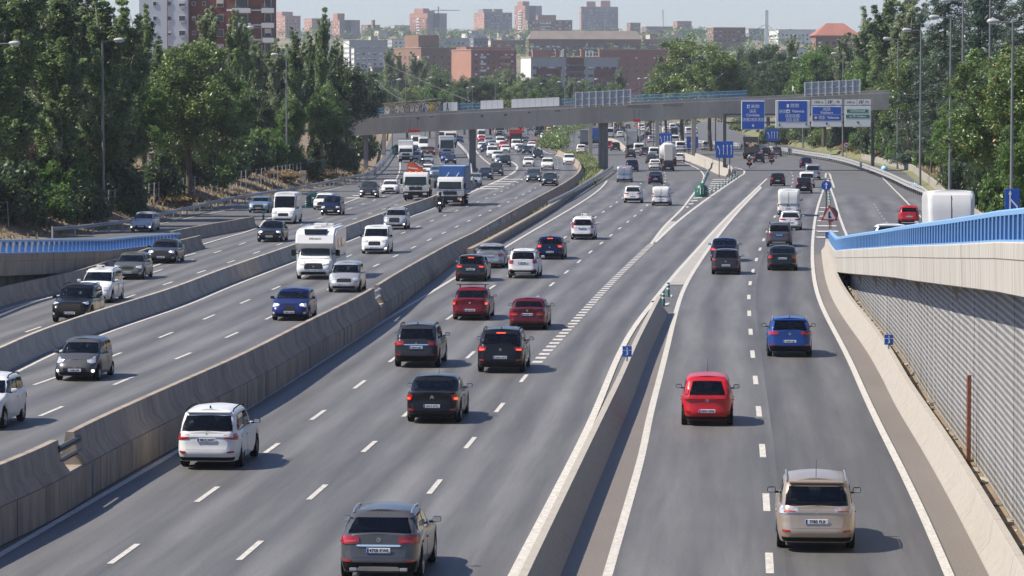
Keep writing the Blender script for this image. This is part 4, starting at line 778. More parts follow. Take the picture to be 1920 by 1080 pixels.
def cable(a, b, Ya, Yb, label, sag=.4):
    p, q = D(*a, Ya), D(*b, Yb); n = 14; P = [p.lerp(q, i / n) - Vector((0, 0, sag * 4 * (i / n) * (1 - i / n))) for i in range(n + 1)]; r = empty('stay_cable', p, 0, label, 'cable', 'stay cables of the footbridge'); MB().tube([v - p for v in P], .055, 6).build('cable', M['post_dark'], r); MB().tube([q - p, q - p - (q - P[-2]).normalized() * 1.2], .1, 6).build('anchor_sleeve', M['post_dark'], r)
cable((1434, 46), (1186, 171), 920, 476, 'long stay cable from the white pylon to the sign frame'); cable((1434, 72), (1292, 186), 920, 476, 'shorter stay cable from the white pylon to the blue fence'); cable((1441, 48), (1525, 112), 920, 700, 'stay cable running from the white pylon into the trees'); cable((620, 66), (882, 190), 596, 478, 'long stay cable above the graffiti wall'); cable((700, 145), (760, 190), 560, 478, 'short stay cable ending at the graffiti wall')
for (x0, x1, y0, y1, Y, lbl) in ((1187, 1201, 223.5, 228.5, 470, 'small red sign hanging under the footbridge deck'), (765, 787, 243, 248, 470, 'small dark red and yellow sign under the left of the deck')):
    a, b = D(x0, y1, Y), D(x1, y0, Y); o = empty('hanging_sign', ((a.x + b.x) / 2, Y, a.z), 0, lbl, 'sign'); MB().bbox((0, 0, (b.z - a.z) / 2), (b.x - a.x, .08, b.z - a.z), .02).build('board', M['sign_red'], o)
    for s in (-.3, .3): MB().tube([((b.x - a.x) * s, 0.05, 0), ((b.x - a.x) * s, .05, b.z - a.z + 1.2)], .03, 6).build('hanger', M['post_dark'], o)
# ================================================================ street lamps
def lamp_src():
    o = empty('street_lamp'); MB().tube([(0, 0, 0), (0, 0, .4), (0, 0, 8), (0, 0, 15)], [.18, .125, .10, .07], 10).build('pole', M['lamp_pole'], o, 40)
    MB().tube([(0, 0, 14.9), (.4, 0, 15.0), (1.2, 0, 15.02)], .045, 8).build('arm', M['lamp_pole'], o, 40)
    h = MB().lathe([(0, -.45), (.12, -.4), (.2, -.1), (.2, .25), (.1, .42), (0, .44)], (1.35, 0, 15.03), 'x', 14); h.build('lamp_head', M['galvanised_matt'], o, 50)
    MB().bbox((1.35, 0, 14.9), (.6, .3, .12), .04).build('lamp_glass', M['lamp_clear'], o); return o
LAMP = lamp_src(); lf_ = True
def lamp(px, Y, top, label, flip=1, grp='street lamps along the road', base=0.0, dbl=False):
    global lf_
    o = LAMP if lf_ else copy_tree(LAMP); lf_ = False; p = D(px, top, Y)
    while px > 1380 and 440 < Y < 900 and p.x - RKL(Y) < .8: Y += 5; p = D(px, top, Y)
    h = (p.z - base) / 15.0; o.location = (p.x, Y, base); o.scale = (h * .9 + .1, 1, h); o.rotation_euler = (0, 0, 0 if flip > 0 else PI); tag(o, label, 'street lamp', grp)
    if dbl:
        for c in list(kids(LAMP))[1:]: d = c.copy(); COL.objects.link(d); d.parent = o; d.rotation_euler = (0, 0, PI)
    return o
lamp(192, 276, 76, 'street lamp among the poplars nearest the blue railing'); lamp(537, 392, 103, 'street lamp on the embankment behind the white delivery van', -1); lamp(644, 440, 205, 'street lamp whose top is buried in the dark trees by the bridge'); lamp(-6, 250, 82, 'street lamp at the left frame edge with only its head showing'); lamp(491, 620, 52, 'thin lamp in front of the brick flats with balconies', -1)
lamp(1727, 374, 57, 'tall lamp standing by the guardrail above the red hatchback', -1); lamp(1783, 300, 33, 'tall lamp second from the frame edge, before the cedar', -1, base=1.0); lamp(1806, 330, 2, 'tall lamp directly before the dark cedar', -1, base=1); lamp(1857, 300, -22, 'lamp pole cut by the top of the frame', -1, base=2); lamp(1899, 228, 41, 'tall lamp behind the blue merge sign', -1, base=1)
lamp(1684, 470, 73, 'lamp rising from the round yellowish tree', -1); lamp(1649, 560, 87, 'double headed lamp behind the right end of the footbridge', -1, dbl=True); lamp(1581, 540, 101, 'lamp just above the second sign frame', -1); lamp(1506, 600, 110, 'lamp between pylon and second sign frame', -1); lamp(1438, 640, 118, 'double headed lamp below the white pylon', -1, dbl=True); lamp(1508, 630, 240, 'grey post below the wide overhead sign', -1)
for i, (px, t, Y) in enumerate([(717, 152, 640), (735, 150, 660), (761, 149, 700), (797, 146, 720), (849, 160, 760), (878, 163, 780), (886, 165, 820), (929, 157, 800), (935, 168, 900), (952, 160, 960), (990, 160, 900), (1006, 157, 880), (1059, 154, 760), (1076, 154, 740), (1129, 149, 720), (1200, 147, 700), (1210, 148, 705), (1225, 148, 700), (1240, 147, 690), (1304, 137, 720), (1342, 131, 660)]): lamp(px, Y, t, f'slim distant lamp, {ordw(i)} counted from the graffiti wall end of the footbridge', 1 if i % 2 else -1, 'distant street lamps')
# ================================================================ vehicles
class Surf:                                      # skin given by outlines at each height: superellipse in plan
    def __init__(s, zs, ztop, xr, xf, w, n, arches=(), crown=.03, nt=10, tmap=None):
        s.zs, s.ztop, s.xr, s.xf, s.w, s.n, s.arch, s.crown, s.nt = zs, ztop, xr, xf, w, n, arches, crown, nt
        th = np.linspace(0, PI, 721); X, Y = s.xy(th, .5); d = np.hypot(np.diff(X), np.diff(Y)); s.S = np.concatenate([[0], np.cumsum(d)]); s.TH = th; s.L = s.S[-1]
    def xy(s, th, t):
        c, q = np.cos(th), np.sin(th); a = (s.xf(t) - s.xr(t)) / 2; m = (s.xf(t) + s.xr(t)) / 2; e = 2 / s.n
        return m + a * np.sign(c) * np.abs(c) ** e, s.w(t) * np.sign(q) * np.abs(q) ** e
    def P(s, th, t, arch=False):
        x, y = s.xy(th, t); x, y = float(x), float(y); zl = s.zs
        if arch and abs(y) > .55 * s.w(.4):
            for xw, zw, R in s.arch:
                if abs(x - xw) < R: zl = max(zl, zw + math.sqrt(R * R - (x - xw) ** 2))
        return Vector((x, y, zl + t * (s.ztop(x) - zl)))
    def normal(s, th, t):
        e = .01; a = s.P(th + e, t) - s.P(th - e, t); b = s.P(th, min(t + e, 1)) - s.P(th, max(t - e, 0)); n = a.cross(b); return n.normalized() if n.length > 1e-9 else Vector((0, 0, 1))
    def th_rear(s, d): return math.copysign(1, d) * float(np.interp(s.L - abs(d), s.S, s.TH)) if abs(d) > 1e-6 else PI
    def th_front(s, d): return math.copysign(1, d) * float(np.interp(abs(d), s.S, s.TH))
    def t_of(s, th, z): x, y = s.xy(th, .6); return (z - s.zs) / (s.ztop(float(x)) - s.zs)
    def uv(s, th, t, mode):
        x, y = s.xy(th, t); return (float(x), t) if mode[0] == 's' else (float(y) / s.w(t), t)
    def mesh(s, mb, step=.09, m=0, holes=()):
        k = int(s.L / step) + 1; th = list(np.interp(np.linspace(0, s.L, k), s.S, s.TH)); ring = th + [-q for q in th[-2:0:-1]]; N = len(ring); ts = [i / s.nt for i in range(s.nt + 1)]
        v = [s.P(a, t, True) for t in ts for a in ring]; f = []
        for i in range(s.nt):
            for j in range(N):
                if holes:
                    tm = (i + .5) / s.nt; a0, a1 = ring[j], ring[(j + 1) % N]
                    if a1 - a0 < -PI: a1 += 2 * PI
                    am = (a0 + a1) / 2; c_, s_ = math.cos(am), math.sin(am); hit = False
                    for md, Q in holes:
                        if (md == 'sideL' and s_ <= 0) or (md == 'sideR' and s_ >= 0) or (md == 'ws' and c_ <= 0) or (md == 'rw' and c_ >= 0): continue
                        if md[0] != 's' and abs(s.uv(am, tm, md)[0]) > .96: continue
                        p = s.uv(am, tm, md); sg = [(Q[(k + 1) % 4][0] - Q[k][0]) * (p[1] - Q[k][1]) - (Q[(k + 1) % 4][1] - Q[k][1]) * (p[0] - Q[k][0]) for k in range(4)]
                        if all(x > 0 for x in sg) or all(x < 0 for x in sg): hit = True; break
                    if hit: continue
                f.append((i * N + j, i * N + (j + 1) % N, (i + 1) * N + (j + 1) % N, (i + 1) * N + j))
        top = s.nt * N; C = 5; cap = {}
        for i in range(1, k - 1):                # crowned lid across the top ring
            a, b = v[top + i], v[top + N - i]
            for c in range(1, C): q = a.lerp(b, c / C); u = 2 * c / C - 1; q.z += s.crown * (1 - u * u) * min(1, min(i, k - 1 - i) / 3); cap[i, c] = len(v); v.append(q)
            cap[i, 0] = top + i; cap[i, C] = top + N - i
        for i in range(1, k - 2):
            for c in range(C): f.append((cap[i, c], cap[i, c + 1], cap[i + 1, c + 1], cap[i + 1, c]))
        for e, i in ((0, 1), (k - 1, k - 2)):
            for c in range(C): f.append((top + e, cap[i, c], cap[i, c + 1]))
        mb.add(v, f, m); return mb
    def patch(s, mb, corners, off=.01, nu=8, nv=4, rnd=.3, m=0, mode='rear', skirt=.03):
        # corners BL BR TR TL as (distance along the skin, z) or (x, t) / (y fraction, t)
        v = []; f = []
        def conv(a, b):
            if mode == 'rear': th = s.th_rear(a); return th, s.t_of(th, b)
            if mode == 'front': th = s.th_front(a); return th, s.t_of(th, b)
            if mode in ('sideL', 'sideR'):
                mm = (s.xf(b) + s.xr(b)) / 2; aa = (s.xf(b) - s.xr(b)) / 2; u = max(-.999, min(.999, (a - mm) / aa)); c = math.copysign(abs(u) ** (s.n / 2), u); th = math.acos(c); return (th if mode == 'sideL' else -th), b
            q = math.copysign(abs(a) ** (s.n / 2), a)
            return (math.asin(q), b) if mode == 'ws' else (PI - math.asin(q), b)
        G_ = {}
        for i in range(nu + 1):
            for j in range(nv + 1):
                a, b = 2 * i / nu - 1, 2 * j / nv - 1; a2 = a * math.sqrt(1 - rnd * b * b / 2); b2 = b * math.sqrt(1 - rnd * a * a / 2); p, q = (a2 + 1) / 2, (b2 + 1) / 2
                c = [(1 - q) * ((1 - p) * corners[0][k] + p * corners[1][k]) + q * ((1 - p) * corners[3][k] + p * corners[2][k]) for k in (0, 1)]
                th, t = conv(*c); t = max(0, min(1.02, t)); P_ = s.P(th, t); n = s.normal(th, t)
                if n.dot(Vector((P_.x - (s.xf(.5) + s.xr(.5)) / 2, P_.y, 0))) < 0: n = -n
                G_[i, j] = len(v); v.append(P_ + n * off); G_[i, j, 'n'] = n
        for i in range(nu):
            for j in range(nv): f.append((G_[i, j], G_[i + 1, j], G_[i + 1, j + 1], G_[i, j + 1]))
        ed = [(i, 0) for i in range(nu)] + [(nu, j) for j in range(nv)] + [(i, nv) for i in range(nu, 0, -1)] + [(0, j) for j in range(nv, 0, -1)]; o = len(v)
        for e in ed: v.append(v[G_[e]] - G_[e[0], e[1], 'n'] * (off + skirt))
        for k in range(len(ed)): a, b = ed[k], ed[(k + 1) % len(ed)]; f.append((G_[a], G_[b], o + (k + 1) % len(ed), o + k))
        mb.add(v, f, m); return mb
def interp(*p):
    xs = [a for a, b in p]; ys = [b for a, b in p]; return lambda t: float(np.interp(t, xs, ys))
def smooth(*p):
    P = p; xs = np.array([a for a, b in P]); ys = np.array([b for a, b in P])
    X = np.linspace(xs[0], xs[-1], 81); Y = np.interp(X, xs, ys); e = np.concatenate([[Y[0]] * 4, Y, [Y[-1]] * 4]); Y = np.convolve(e, np.ones(9) / 9, 'valid'); return lambda t: float(np.interp(t, X, Y))
WH = {}
def wheel_mesh(R, style):
    if (R, style) not in WH:
        w_ = .2 if R < .36 else .23
        a = MB().lathe([(R * .62, -w_ / 2), (R * .93, -w_ / 2), (R, -w_ * .36), (R, w_ * .36), (R * .93, w_ / 2), (R * .62, w_ / 2), (R * .6, 0)], axis='y', n=26).mesh('tyre', M['tyre'], 40)
        b = MB(); b.lathe([(R * .64, -.07), (R * .66, w_ / 2 + .003), (R * .6, w_ / 2 - .012), (R * .57, .02), (.02, .015)], axis='y', n=24)
        n = {'five': 5, 'ten': 10, 'disc': 7}.get(style, 5)
        for k in range(n):
            q = 2 * PI * k / n; rot = Euler((0, -q, 0)).to_matrix(); b.box(rot @ Vector((R * .33, w_ / 2 - .03, 0)), (R * .58, .035, R * (.15 if n == 5 else .08)), 0, rot)
        b.lathe([(.07, w_ / 2 - .05), (.06, w_ / 2 - .008), (0, w_ / 2 - .005)], axis='y', n=12); bm = b.mesh('rim', M['rim_dark' if style == 'dark' else 'rim_silver'], 40)
        bk = MB().lathe([(R * .6, .0), (R * .55, .01), (0, .012)], axis='y', n=20).mesh('brake_disc', M['post_dark']); WH[R, style] = (a, bm, bk)
    return WH[R, style]
def add_wheel(root, x, y, R, style='five'):
    a, b, c = wheel_mesh(R, style); o = link('wheel', a, root, (x, y, R), (0, 0, 0 if y > 0 else PI)); link('rim', b, o); link('brake_disc', c, o); return o
def plate(root, txt, x, z, dirn, blue=False, parent=None, w_=.52, h=.11):
    o = MB().bbox((0, 0, 0), (.018, w_, h), .006).build('license_plate', M['vtc_blue' if blue else 'plate_white'], root, loc=(x, 0, z)); s = dirn
    MB().box((s * .010, -s * (w_ / 2 - .025) * (1 if s > 0 else 1), 0), (.004, .042, h * .96)).build('blue_band', M['plate_blue'], o)
    t = link('plate_number', text_mesh(txt, .098, M['letter_white' if blue else 'ink'], .001, .002), o, (s * .0115, s * .018, -.002), (PI / 2, 0, s * PI / 2)); return o
BASE = dict(L=4.25, W=1.78, H=1.48, wb=2.6, fo=.85, R=.31, zs=.2, hood=.74, cowl=.98, belt=.93, beltr=.98, gf0=1.02, gf1=.25, gr0=-2.0, gr1=-1.55, tum=.80, n=7.2, gn=8.5, deck=None, roofn=1)
TYPES = dict(
    hatch=dict(), city=dict(L=3.7, W=1.66, H=1.50, wb=2.38, fo=.72, R=.28, gf0=.98, gf1=.30, gr0=-1.78, gr1=-1.42, n=4.6),
    tall=dict(L=3.74, W=1.68, H=1.59, wb=2.36, fo=.74, R=.28, gf0=1.1, gf1=.45, gr0=-1.80, gr1=-1.45, belt=.98, beltr=1.02, cowl=1.02, n=4.8, tum=.78),
    suv=dict(L=4.45, W=1.83, H=1.66, wb=2.65, R=.345, zs=.25, hood=.88, cowl=1.08, belt=1.05, beltr=1.09, gf0=1.0, gf1=.30, gr0=-2.12, gr1=-1.66, tum=.80),
    suvbig=dict(L=4.69, W=1.84, H=1.69, wb=2.69, R=.35, zs=.25, hood=.88, cowl=1.08, belt=1.04, beltr=1.08, gf0=1.05, gf1=.35, gr0=-2.26, gr1=-1.80, tum=.80),
    cross=dict(L=4.42, W=1.81, H=1.52, wb=2.70, R=.345, zs=.23, hood=.84, cowl=1.02, belt=.98, beltr=1.06, gf0=.95, gf1=.15, gr0=-2.10, gr1=-1.48, tum=.76),
    sedan=dict(L=4.5, W=1.76, H=1.46, wb=2.68, R=.315, gf0=1.0, gf1=.28, gr0=-1.70, gr1=-1.05, belt=.92, beltr=.97, deck=1.02, tum=.80),
    sedanbig=dict(L=4.8, W=1.83, H=1.45, wb=2.8, R=.33, gf0=1.0, gf1=.25, gr0=-1.86, gr1=-1.12, belt=.92, beltr=.97, deck=1.02, tum=.77),
    oldsedan=dict(L=4.5, W=1.71, H=1.40, wb=2.66, R=.30, gf0=.95, gf1=.32, gr0=-1.58, gr1=-1.12, belt=.90, beltr=.94, deck=.99, hood=.76, cowl=.93, n=8, gn=8, tum=.80),
    mpv=dict(L=4.5, W=1.75, H=1.68, wb=2.81, R=.315, hood=.80, cowl=1.08, belt=1.0, beltr=1.04, gf0=1.35, gf1=.45, gr0=-2.16, gr1=-1.92, tum=.82),
    minivan=dict(L=4.35, W=1.81, H=1.82, wb=2.72, R=.315, hood=.86, cowl=1.14, belt=1.08, beltr=1.08, gf0=1.3, gf1=.5, gr0=-2.14, gr1=-2.04, tum=.91, n=8, gn=10, ed=.06),
    van=dict(L=5.0, W=1.95, H=1.97, wb=3.1, R=.33, hood=.95, cowl=1.2, belt=1.12, beltr=1.12, gf0=1.75, gf1=1.0, gr0=-2.46, gr1=-2.36, tum=.93, n=9, gn=12, ed=.05),
    bigvan=dict(L=5.7, W=1.99, H=2.55, wb=3.6, R=.345, hood=1.0, cowl=1.3, belt=1.2, beltr=1.2, gf0=2.1, gf1=1.35, gr0=-2.82, gr1=-2.70, tum=.93, n=10, gn=14, zs=.28, ed=.05))
def heading_at(lane, x, y, d):
    t = lane.tan(y); return math.atan2(t.y, t.x) + (0 if d > 0 else PI)
def car(name, label, kind, color, pos, d, lane, txt='', cat='car', group=None, front=None, rear=None, feats=(), tail=None, head=None, rim='five', z=0.0, detail=2, ofs=None, **kw):
    """pos: photo pixel of the middle of the wheels' line that faces the camera; d=+1 drives away, -1 comes closer"""
    p = dict(BASE); p.update(TYPES[kind]); dL = (p['L'] - kw.get('L', p['L'])) / 2; p.update(kw); p['gr0'] += dL; p['gr1'] += dL; p['gf0'] -= dL; p['gf1'] -= dL; p['wb'] -= dL; L, W, H = p['L'], p['W'], p['H']; hw = W / 2; xf, xr = L / 2, -L / 2; xw1 = xf - p['fo']; xw2 = xw1 - p['wb']; R = p['R']
    g0 = D(pos[0], 500, pos[1]) if pos[1] < 0 else G(pos[0], pos[1], z); a = heading_at(lane, g0.x, g0.y, d); u = Vector((math.cos(a), math.sin(a), 0)); c0 = g0 - u * (xw2 if d > 0 else xw1)
    r = empty(name, c0, a, label, cat, group or ('cars driving away' if d > 0 else 'cars coming closer'))
    if z: gr = (elev(c0.y + 1) - elev(c0.y - 1)) / 2; r.rotation_euler = (0, -math.asin(max(-.1, min(.1, gr))) * u.y, a)
    body = M['paint_' + color]; zs = p['zs']; deck = p['deck']; rb = p['beltr']
    def ztop(x):
        pts = [(xr, (deck or rb) - .05), (xr + .12, (deck or rb)), (p['gr0'] + (.1 if deck else 0), (deck or rb) + (.01 if deck else 0)), (p['gr0'] + .5, rb), (0, p['belt']), (p['gf0'] - .3, p['belt'] + .02), (p['gf0'] + .05, p['cowl']), (xf - .45, p['hood'] + .08), (xf - .12, p['hood']), (xf, p['hood'] - .1)]
        return float(np.interp(x, [q[0] for q in pts], [q[1] for q in pts]))
    fr = smooth((0, xf - .12), (.18, xf - .02), (.4, xf), (.6, xf - .02), (.8, xf - .10), (1, xf - .30)); rr = smooth((0, xr + .12), (.18, xr + .02), (.36, xr), (.5, xr + .05), (.75, xr + .07), (1, xr + (.10 if not deck else .06)))
    wd = smooth((0, hw * .93), (.25, hw * .985), (.5, hw), (.75, hw * .985), (.92, hw * .95), (1, hw * .90))
    lo = Surf(zs, ztop, rr, fr, wd, p['n'], [(xw1, R, R + .055), (xw2, R, R + .055)], nt=10)
    o = lo.mesh(MB(), .085 if detail > 1 else .13).build('body', body, r, 38)
    gb = min(p['belt'], p['cowl'], rb) - .10; hg = H - gb; tb = .10 / hg
    tw = hw * p['tum']; ed = p.get('ed', .10)
    gf = smooth((0, p['gf0'] + .10), (tb, p['gf0']), (.5, (p['gf0'] + p['gf1']) / 2 + .04), (.85, p['gf1'] + .02), (1, p['gf1'] - ed)); grx = smooth((0, p['gr0'] - .03), (tb, p['gr0']), (.5, (p['gr0'] + p['gr1']) / 2 - .05), (.82, p['gr1'] - .04), (1, p['gr1'] + .12))
    gw = smooth((0, hw * .92), (tb, hw * .905), (.55, (hw * .9 + tw) / 2 + .02), (.90, tw + .01), (1, tw - ed))
    gh = Surf(gb, lambda x: H - .025 - .03 * abs(x - (p['gr1'] + p['gf1']) / 2) / 1.2, grx, gf, gw, p['gn'], nt=9, crown=.05)
    t0, t1 = tb + .07, .80; see = detail > 1; wins = []
    wins.append(('windscreen', 'ws', [(-.90, t0), (.90, t0), (.86, t1 + .03), (-.86, t1 + .03)], 12, 6, .12, 'glass_clear', 'glass_tint'))
    rw = p.get('rearglass', (.84, .78, t0 + .02, t1 + .02))
    if 'norear' not in feats: wins.append(('rear_window', 'rw', [(-rw[0], rw[2]), (rw[0], rw[2]), (rw[1], rw[3]), (-rw[1], rw[3])], 10, 5, .22, 'glass_clear' if deck or 'clearglass' in feats else 'glass_privacy', 'glass_tint' if deck else 'glass_dark'))
    cut = p.get('pillar', (p['gf0'] + p['gr0']) / 2); A, B = p['gf0'] - .22, p['gr0'] + .35; A1 = p['gf1'] + .02; B1 = p['gr1'] + .25
    for md in ('sideL', 'sideR'):
        if 'panelvan' in feats: wins.append(('side_window', md, [(p['gf0'] - .95, t0), (A, t0), (A1, t1), (p['gf0'] - .95, t1)], 5, 4, .15, 'glass_clear', 'glass_dark'))
        else:
            wins.append(('side_window', md, [(cut + .05, t0), (A, t0), (A1, t1), (cut + .05, t1)], 6, 4, .12, 'glass_clear', 'glass_dark')); B2 = cut - .95 if kind in ('suv', 'suvbig', 'mpv', 'minivan', 'cross') else B
            wins.append(('side_window', md, [(max(B2, B), t0), (cut - .05, t0), (cut - .05, t1), (max(B2, B) + .08, t1)], 6, 4, .14, 'glass_privacy', 'glass_dark'))
            if B2 > B + .2: wins.append(('side_window', md, [(B + .06, t0 + .06), (B2 - .08, t0), (B2 - .02, t1), (B1 - .02, t1)], 4, 4, .3, 'glass_privacy', 'glass_dark'))
    if see: gh.nt = 22
    gh.mesh(MB(), .045 if see else .12, 0, [(q[1], q[2]) for q in wins] if see else ()).build('cabin', body, r, 40)
    for nm, md, Q, nu, nv, rn, g1, g2 in wins: gh.patch(MB(), Q, .012, nu, nv, rn, 0, md, .03 if not see else .005).build(nm, M[g1 if see else g2], r, 50)
    if see:                                      # dark interior: shelf at belt height, seats with head rests, wheel
        zi = max(p['belt'], rb, p['cowl']) + .035; x0, x1 = p['gr0'] + .34, p['gf0'] - .30; it = MB().box(((x0 + x1) / 2, 0, zi), (x1 - x0, hw * 1.56, .03)).build('interior', M['interior'], r)
        for x in ((.02, -.92) if 'panelvan' not in feats else (p['gf0'] - 1.0,)):
            for y in (-.37, .37): MB().bbox((x, y, zi + .10), (.16, .46, .26), .06).build('seat', M['seat'], it, 50); MB().bbox((x - .03, y, min(zi + .32, H - .16)), (.1, .26, .17), .05).build('head_rest', M['seat'], it, 50)
        MB().lathe([(.17, -.015), (.19, 0), (.17, .015)], (p['gf0'] - .62, .37, zi + .06), 'x', 18).build('steering_wheel', M['interior'], it)
        if 'panelvan' in feats: MB().box((p['gf0'] - 1.25, 0, (zi + H) / 2 - .05), (.03, hw * 1.5, H - zi - .12)).build('bulkhead', M['interior'], it)
        if kind in ('bigvan', 'van', 'minivan'): pass
    gl = M['glass_dark']
    for md in ('sideL', 'sideR'):
        if detail > 1 and 'panelvan' not in feats:
            for x0, x1 in ((cut - .92, cut - .02), (cut + .0, p['gf0'] - .18)):
                dd = lo.patch(MB(), [(x0 + .12, .18), (x1, .18), (x1, .9), (x0, .9)], .006, 6, 5, .06, 0, md).build('door', body, r, 40)
                sgn = 1 if md == 'sideL' else -1; MB().bbox((x0 + .14, sgn * (hw * .99 + .012), zs + (p['belt'] - zs) * .80), (.18, .035, .035), .012).build('handle', body, dd)
    for s in ((1, -1) if detail else ()):        # mirrors
        m_ = MB().bbox((p['gf0'] - .38, s * (hw + .10), p['belt'] + .10), (.12, .2, .14), .05).build('mirror', M['black_plastic'] if 'blackmirror' in feats else body, r, 50)
        MB().box((p['gf0'] - .36, s * (hw - .02), p['belt'] + .04), (.06, .12, .04)).build('mirror_arm', M['black_plastic'], m_); MB().box((p['gf0'] - .444, s * (hw + .10), p['belt'] + .10), (.006, .16, .10)).build('mirror_glass', M['lamp_clear'], m_)
    MB().bbox((-.05, 0, zs + .14), (L * .82, W * .72, .34), .05).build('underbody', M['black_plastic'], r)
    for x in (xw1, xw2):
        for s in (1, -1):
            if detail: add_wheel(r, x, s * (hw - .115), R, rim)
            else: link('rim', wheel_mesh(R, rim)[1], link('wheel', wheel_mesh(R, rim)[0], r, (x, s * (hw - .115), R), (0, 0, 0 if s > 0 else PI)))
    # lights: (inner, outer distance along the skin, z low/high inner, z low/high outer)
    tl = tail or (.52, 1.02, .74, .90, .72, .92); lit = 'brake' in feats
    for s in (1, -1):
        a_, b_, z0, z1, z2, z3 = tl; hi = z3 > rb + .04; zc = rb - .03; tb_ = MB()
        if not hi or z0 < rb - .1: lo.patch(tb_, [(s * a_, z0), (s * b_, z2), (s * b_, min(z3, zc) if hi else z3), (s * a_, min(z1, zc) if hi else z1)], .022, 7, 4, .3)
        if hi: kz = max(z0, rb + .0); gh.patch(tb_, [(s * a_ * .93, kz), (s * b_ * .93, kz), (s * b_ * .92, z3), (s * a_ * .92, z1)], .024, 6, 5, .3)
        q = tb_.build('tail_light', M['lamp_red'], r, 50)
        if detail > 1 and not hi:
            k = .45; lo.patch(MB(), [(s * (a_ + .06), z0 + .03), (s * (a_ + .06 + (b_ - a_) * k), z0 * .55 + z2 * .45 + .03), (s * (a_ + .06 + (b_ - a_) * k), z0 * .5 + z1 * .5), (s * (a_ + .06), z0 * .5 + z1 * .5)], .03, 4, 2, .4).build('lamp_segment', M['lamp_lit' if lit else 'lamp_bright'], q, 50)
        hd = head or (.50, .95, .60, .70, .64, .78)
        a_, b_, z0, z1, z2, z3 = hd; q = lo.patch(MB(), [(s * a_, z0), (s * b_, z2), (s * b_, z3), (s * a_, z1)], .02, 7, 4, .3, 0, 'front').build('headlight', M['lamp_clear'], r, 50)
        if detail > 1: lo.patch(MB(), [(s * (a_ + .08), z0 + .03), (s * (a_ + .2), z0 + .04), (s * (a_ + .2), z1), (s * (a_ + .08), z1 - .01)], .028, 3, 3, .6, 0, 'front').build('bulb_lens', M['lamp_on' if 'lights' in feats else 'lamp_clear'], q, 50)
    if detail < 1:
        for q, s in ((lo.P(PI, .35), -1), (lo.P(0, .3), 1)): MB().box((q.x + s * .012, 0, q.z), (.02, .52, .11)).build('license_plate', M['plate_white'], r)
        lo.patch(MB(), [(-.42, .42), (.42, .42), (.42, .6), (-.42, .6)], .014, 6, 2, .25, 0, 'front').build('grille', M['black_plastic'], r, 40)
        lo.patch(MB(), [(-hw * .95, zs + .02), (hw * .95, zs + .02), (hw, zs + .14), (-hw, zs + .14)], .012, 10, 2, .05).build('bumper_trim', M['black_plastic'], r, 40)
        return r
    pz = p.get('pz', zs + .42)
    if d > 0 or detail > 2:
        if 'lowplate' in feats: pz = zs + .24
        px_ = lo.P(PI, lo.t_of(PI, pz)).x
        if 'panelvan' not in feats: tg = lo.patch(MB(), [(-hw * .66, zs + .34), (hw * .66, zs + .34), (hw * .70, rb - .03), (-hw * .70, rb - .03)], .006, 10, 5, .1).build('tailgate' if not deck else 'boot_lid', body, r, 40)
        if txt: plate(r, txt, px_ - .028, pz, -1, 'vtc' in feats)
        bp = MB(); lo.patch(bp, [(-hw * .95, zs + .02), (hw * .95, zs + .02), (hw * 1.0, zs + (.24 if 'clad' in feats else .12)), (-hw * 1.0, zs + (.24 if 'clad' in feats else .12))], .012, 14, 3, .05).build('bumper_trim', M['black_plastic'], r, 40)
        if 'silverskid' in feats: lo.patch(MB(), [(-.52, zs + .05), (.52, zs + .05), (.46, zs + .15), (-.46, zs + .15)], .024, 8, 3, .3).build('skid_plate', M['silver_trim'], r, 40)
        for s in (1, -1): lo.patch(MB(), [(s * hw * .66, zs + .25), (s * hw * .9, zs + .25), (s * hw * .9, zs + .30), (s * hw * .66, zs + .30)], .018, 4, 2, .4).build('reflector', M['lamp_red'], r, 50)
        if 'strip' in feats: lo.patch(MB(), [(-.5, pz + .08), (.5, pz + .08), (.5, pz + .12), (-.5, pz + .12)], .02, 8, 2, .3).build('chrome_strip', M['chrome'], r, 40)
        bz = p.get('bz', zs + .60); bx = lo.P(PI, lo.t_of(PI, bz)).x; badge(r, p.get('badge', 'ring'), bx - .012, bz, -1)
        if 'wiper' in feats: tw_ = (t0 + .06); q = gh.P(PI, tw_); MB().tube([q + Vector((-.03, .02, 0)), gh.P(PI - .0, tw_ + .03) + Vector((-.035, -.38, .0))], .014, 6).build('rear_wiper', M['black_plastic'], r)
        if 'exhaust' in feats:
            for s in (1, -1): MB().bbox((xr + .03, s * .55, zs + .08), (.1, .16, .075), .02).build('exhaust', M['silver_trim'], r)
        if lit: gq = gh.P(PI, .86 if not deck else tb + .10); MB().bbox((gq.x - .02, 0, gq.z), (.03, .34, .035), .01).build('brake_light', M['lamp_lit'], r)
    if d < 0 or detail > 2:
        gz0, gz1 = p.get('grille', (.44, .62)); gwid = p.get('gwid', .46)
        gq = lo.patch(MB(), [(-gwid, gz0), (gwid, gz0), (gwid * 1.05, gz1), (-gwid * 1.05, gz1)], .014, 8, 3, .25, 0, 'front').build('grille', M['black_plastic'], r, 40)
        lo.patch(MB(), [(-hw * .74, zs + .04), (hw * .74, zs + .04), (hw * .70, zs + .17), (-hw * .70, zs + .17)], .012, 10, 3, .25, 0, 'front').build('air_intake', M['black_plastic'], r, 40)
        for s in (1, -1): lo.patch(MB(), [(s * hw * .78, zs + .14), (s * hw * .95, zs + .14), (s * hw * .95, zs + .24), (s * hw * .78, zs + .24)], .014, 3, 3, .6, 0, 'front').build('fog_lamp', M['lamp_on' if 'fog' in feats else 'lamp_clear'], r, 50)
        lo.patch(MB(), [(-hw * .8, .0), (hw * .8, .0), (hw * .8, .1), (-hw * .8, .1)], .004, 4, 1, .0, 0, 'front') if 0 else None
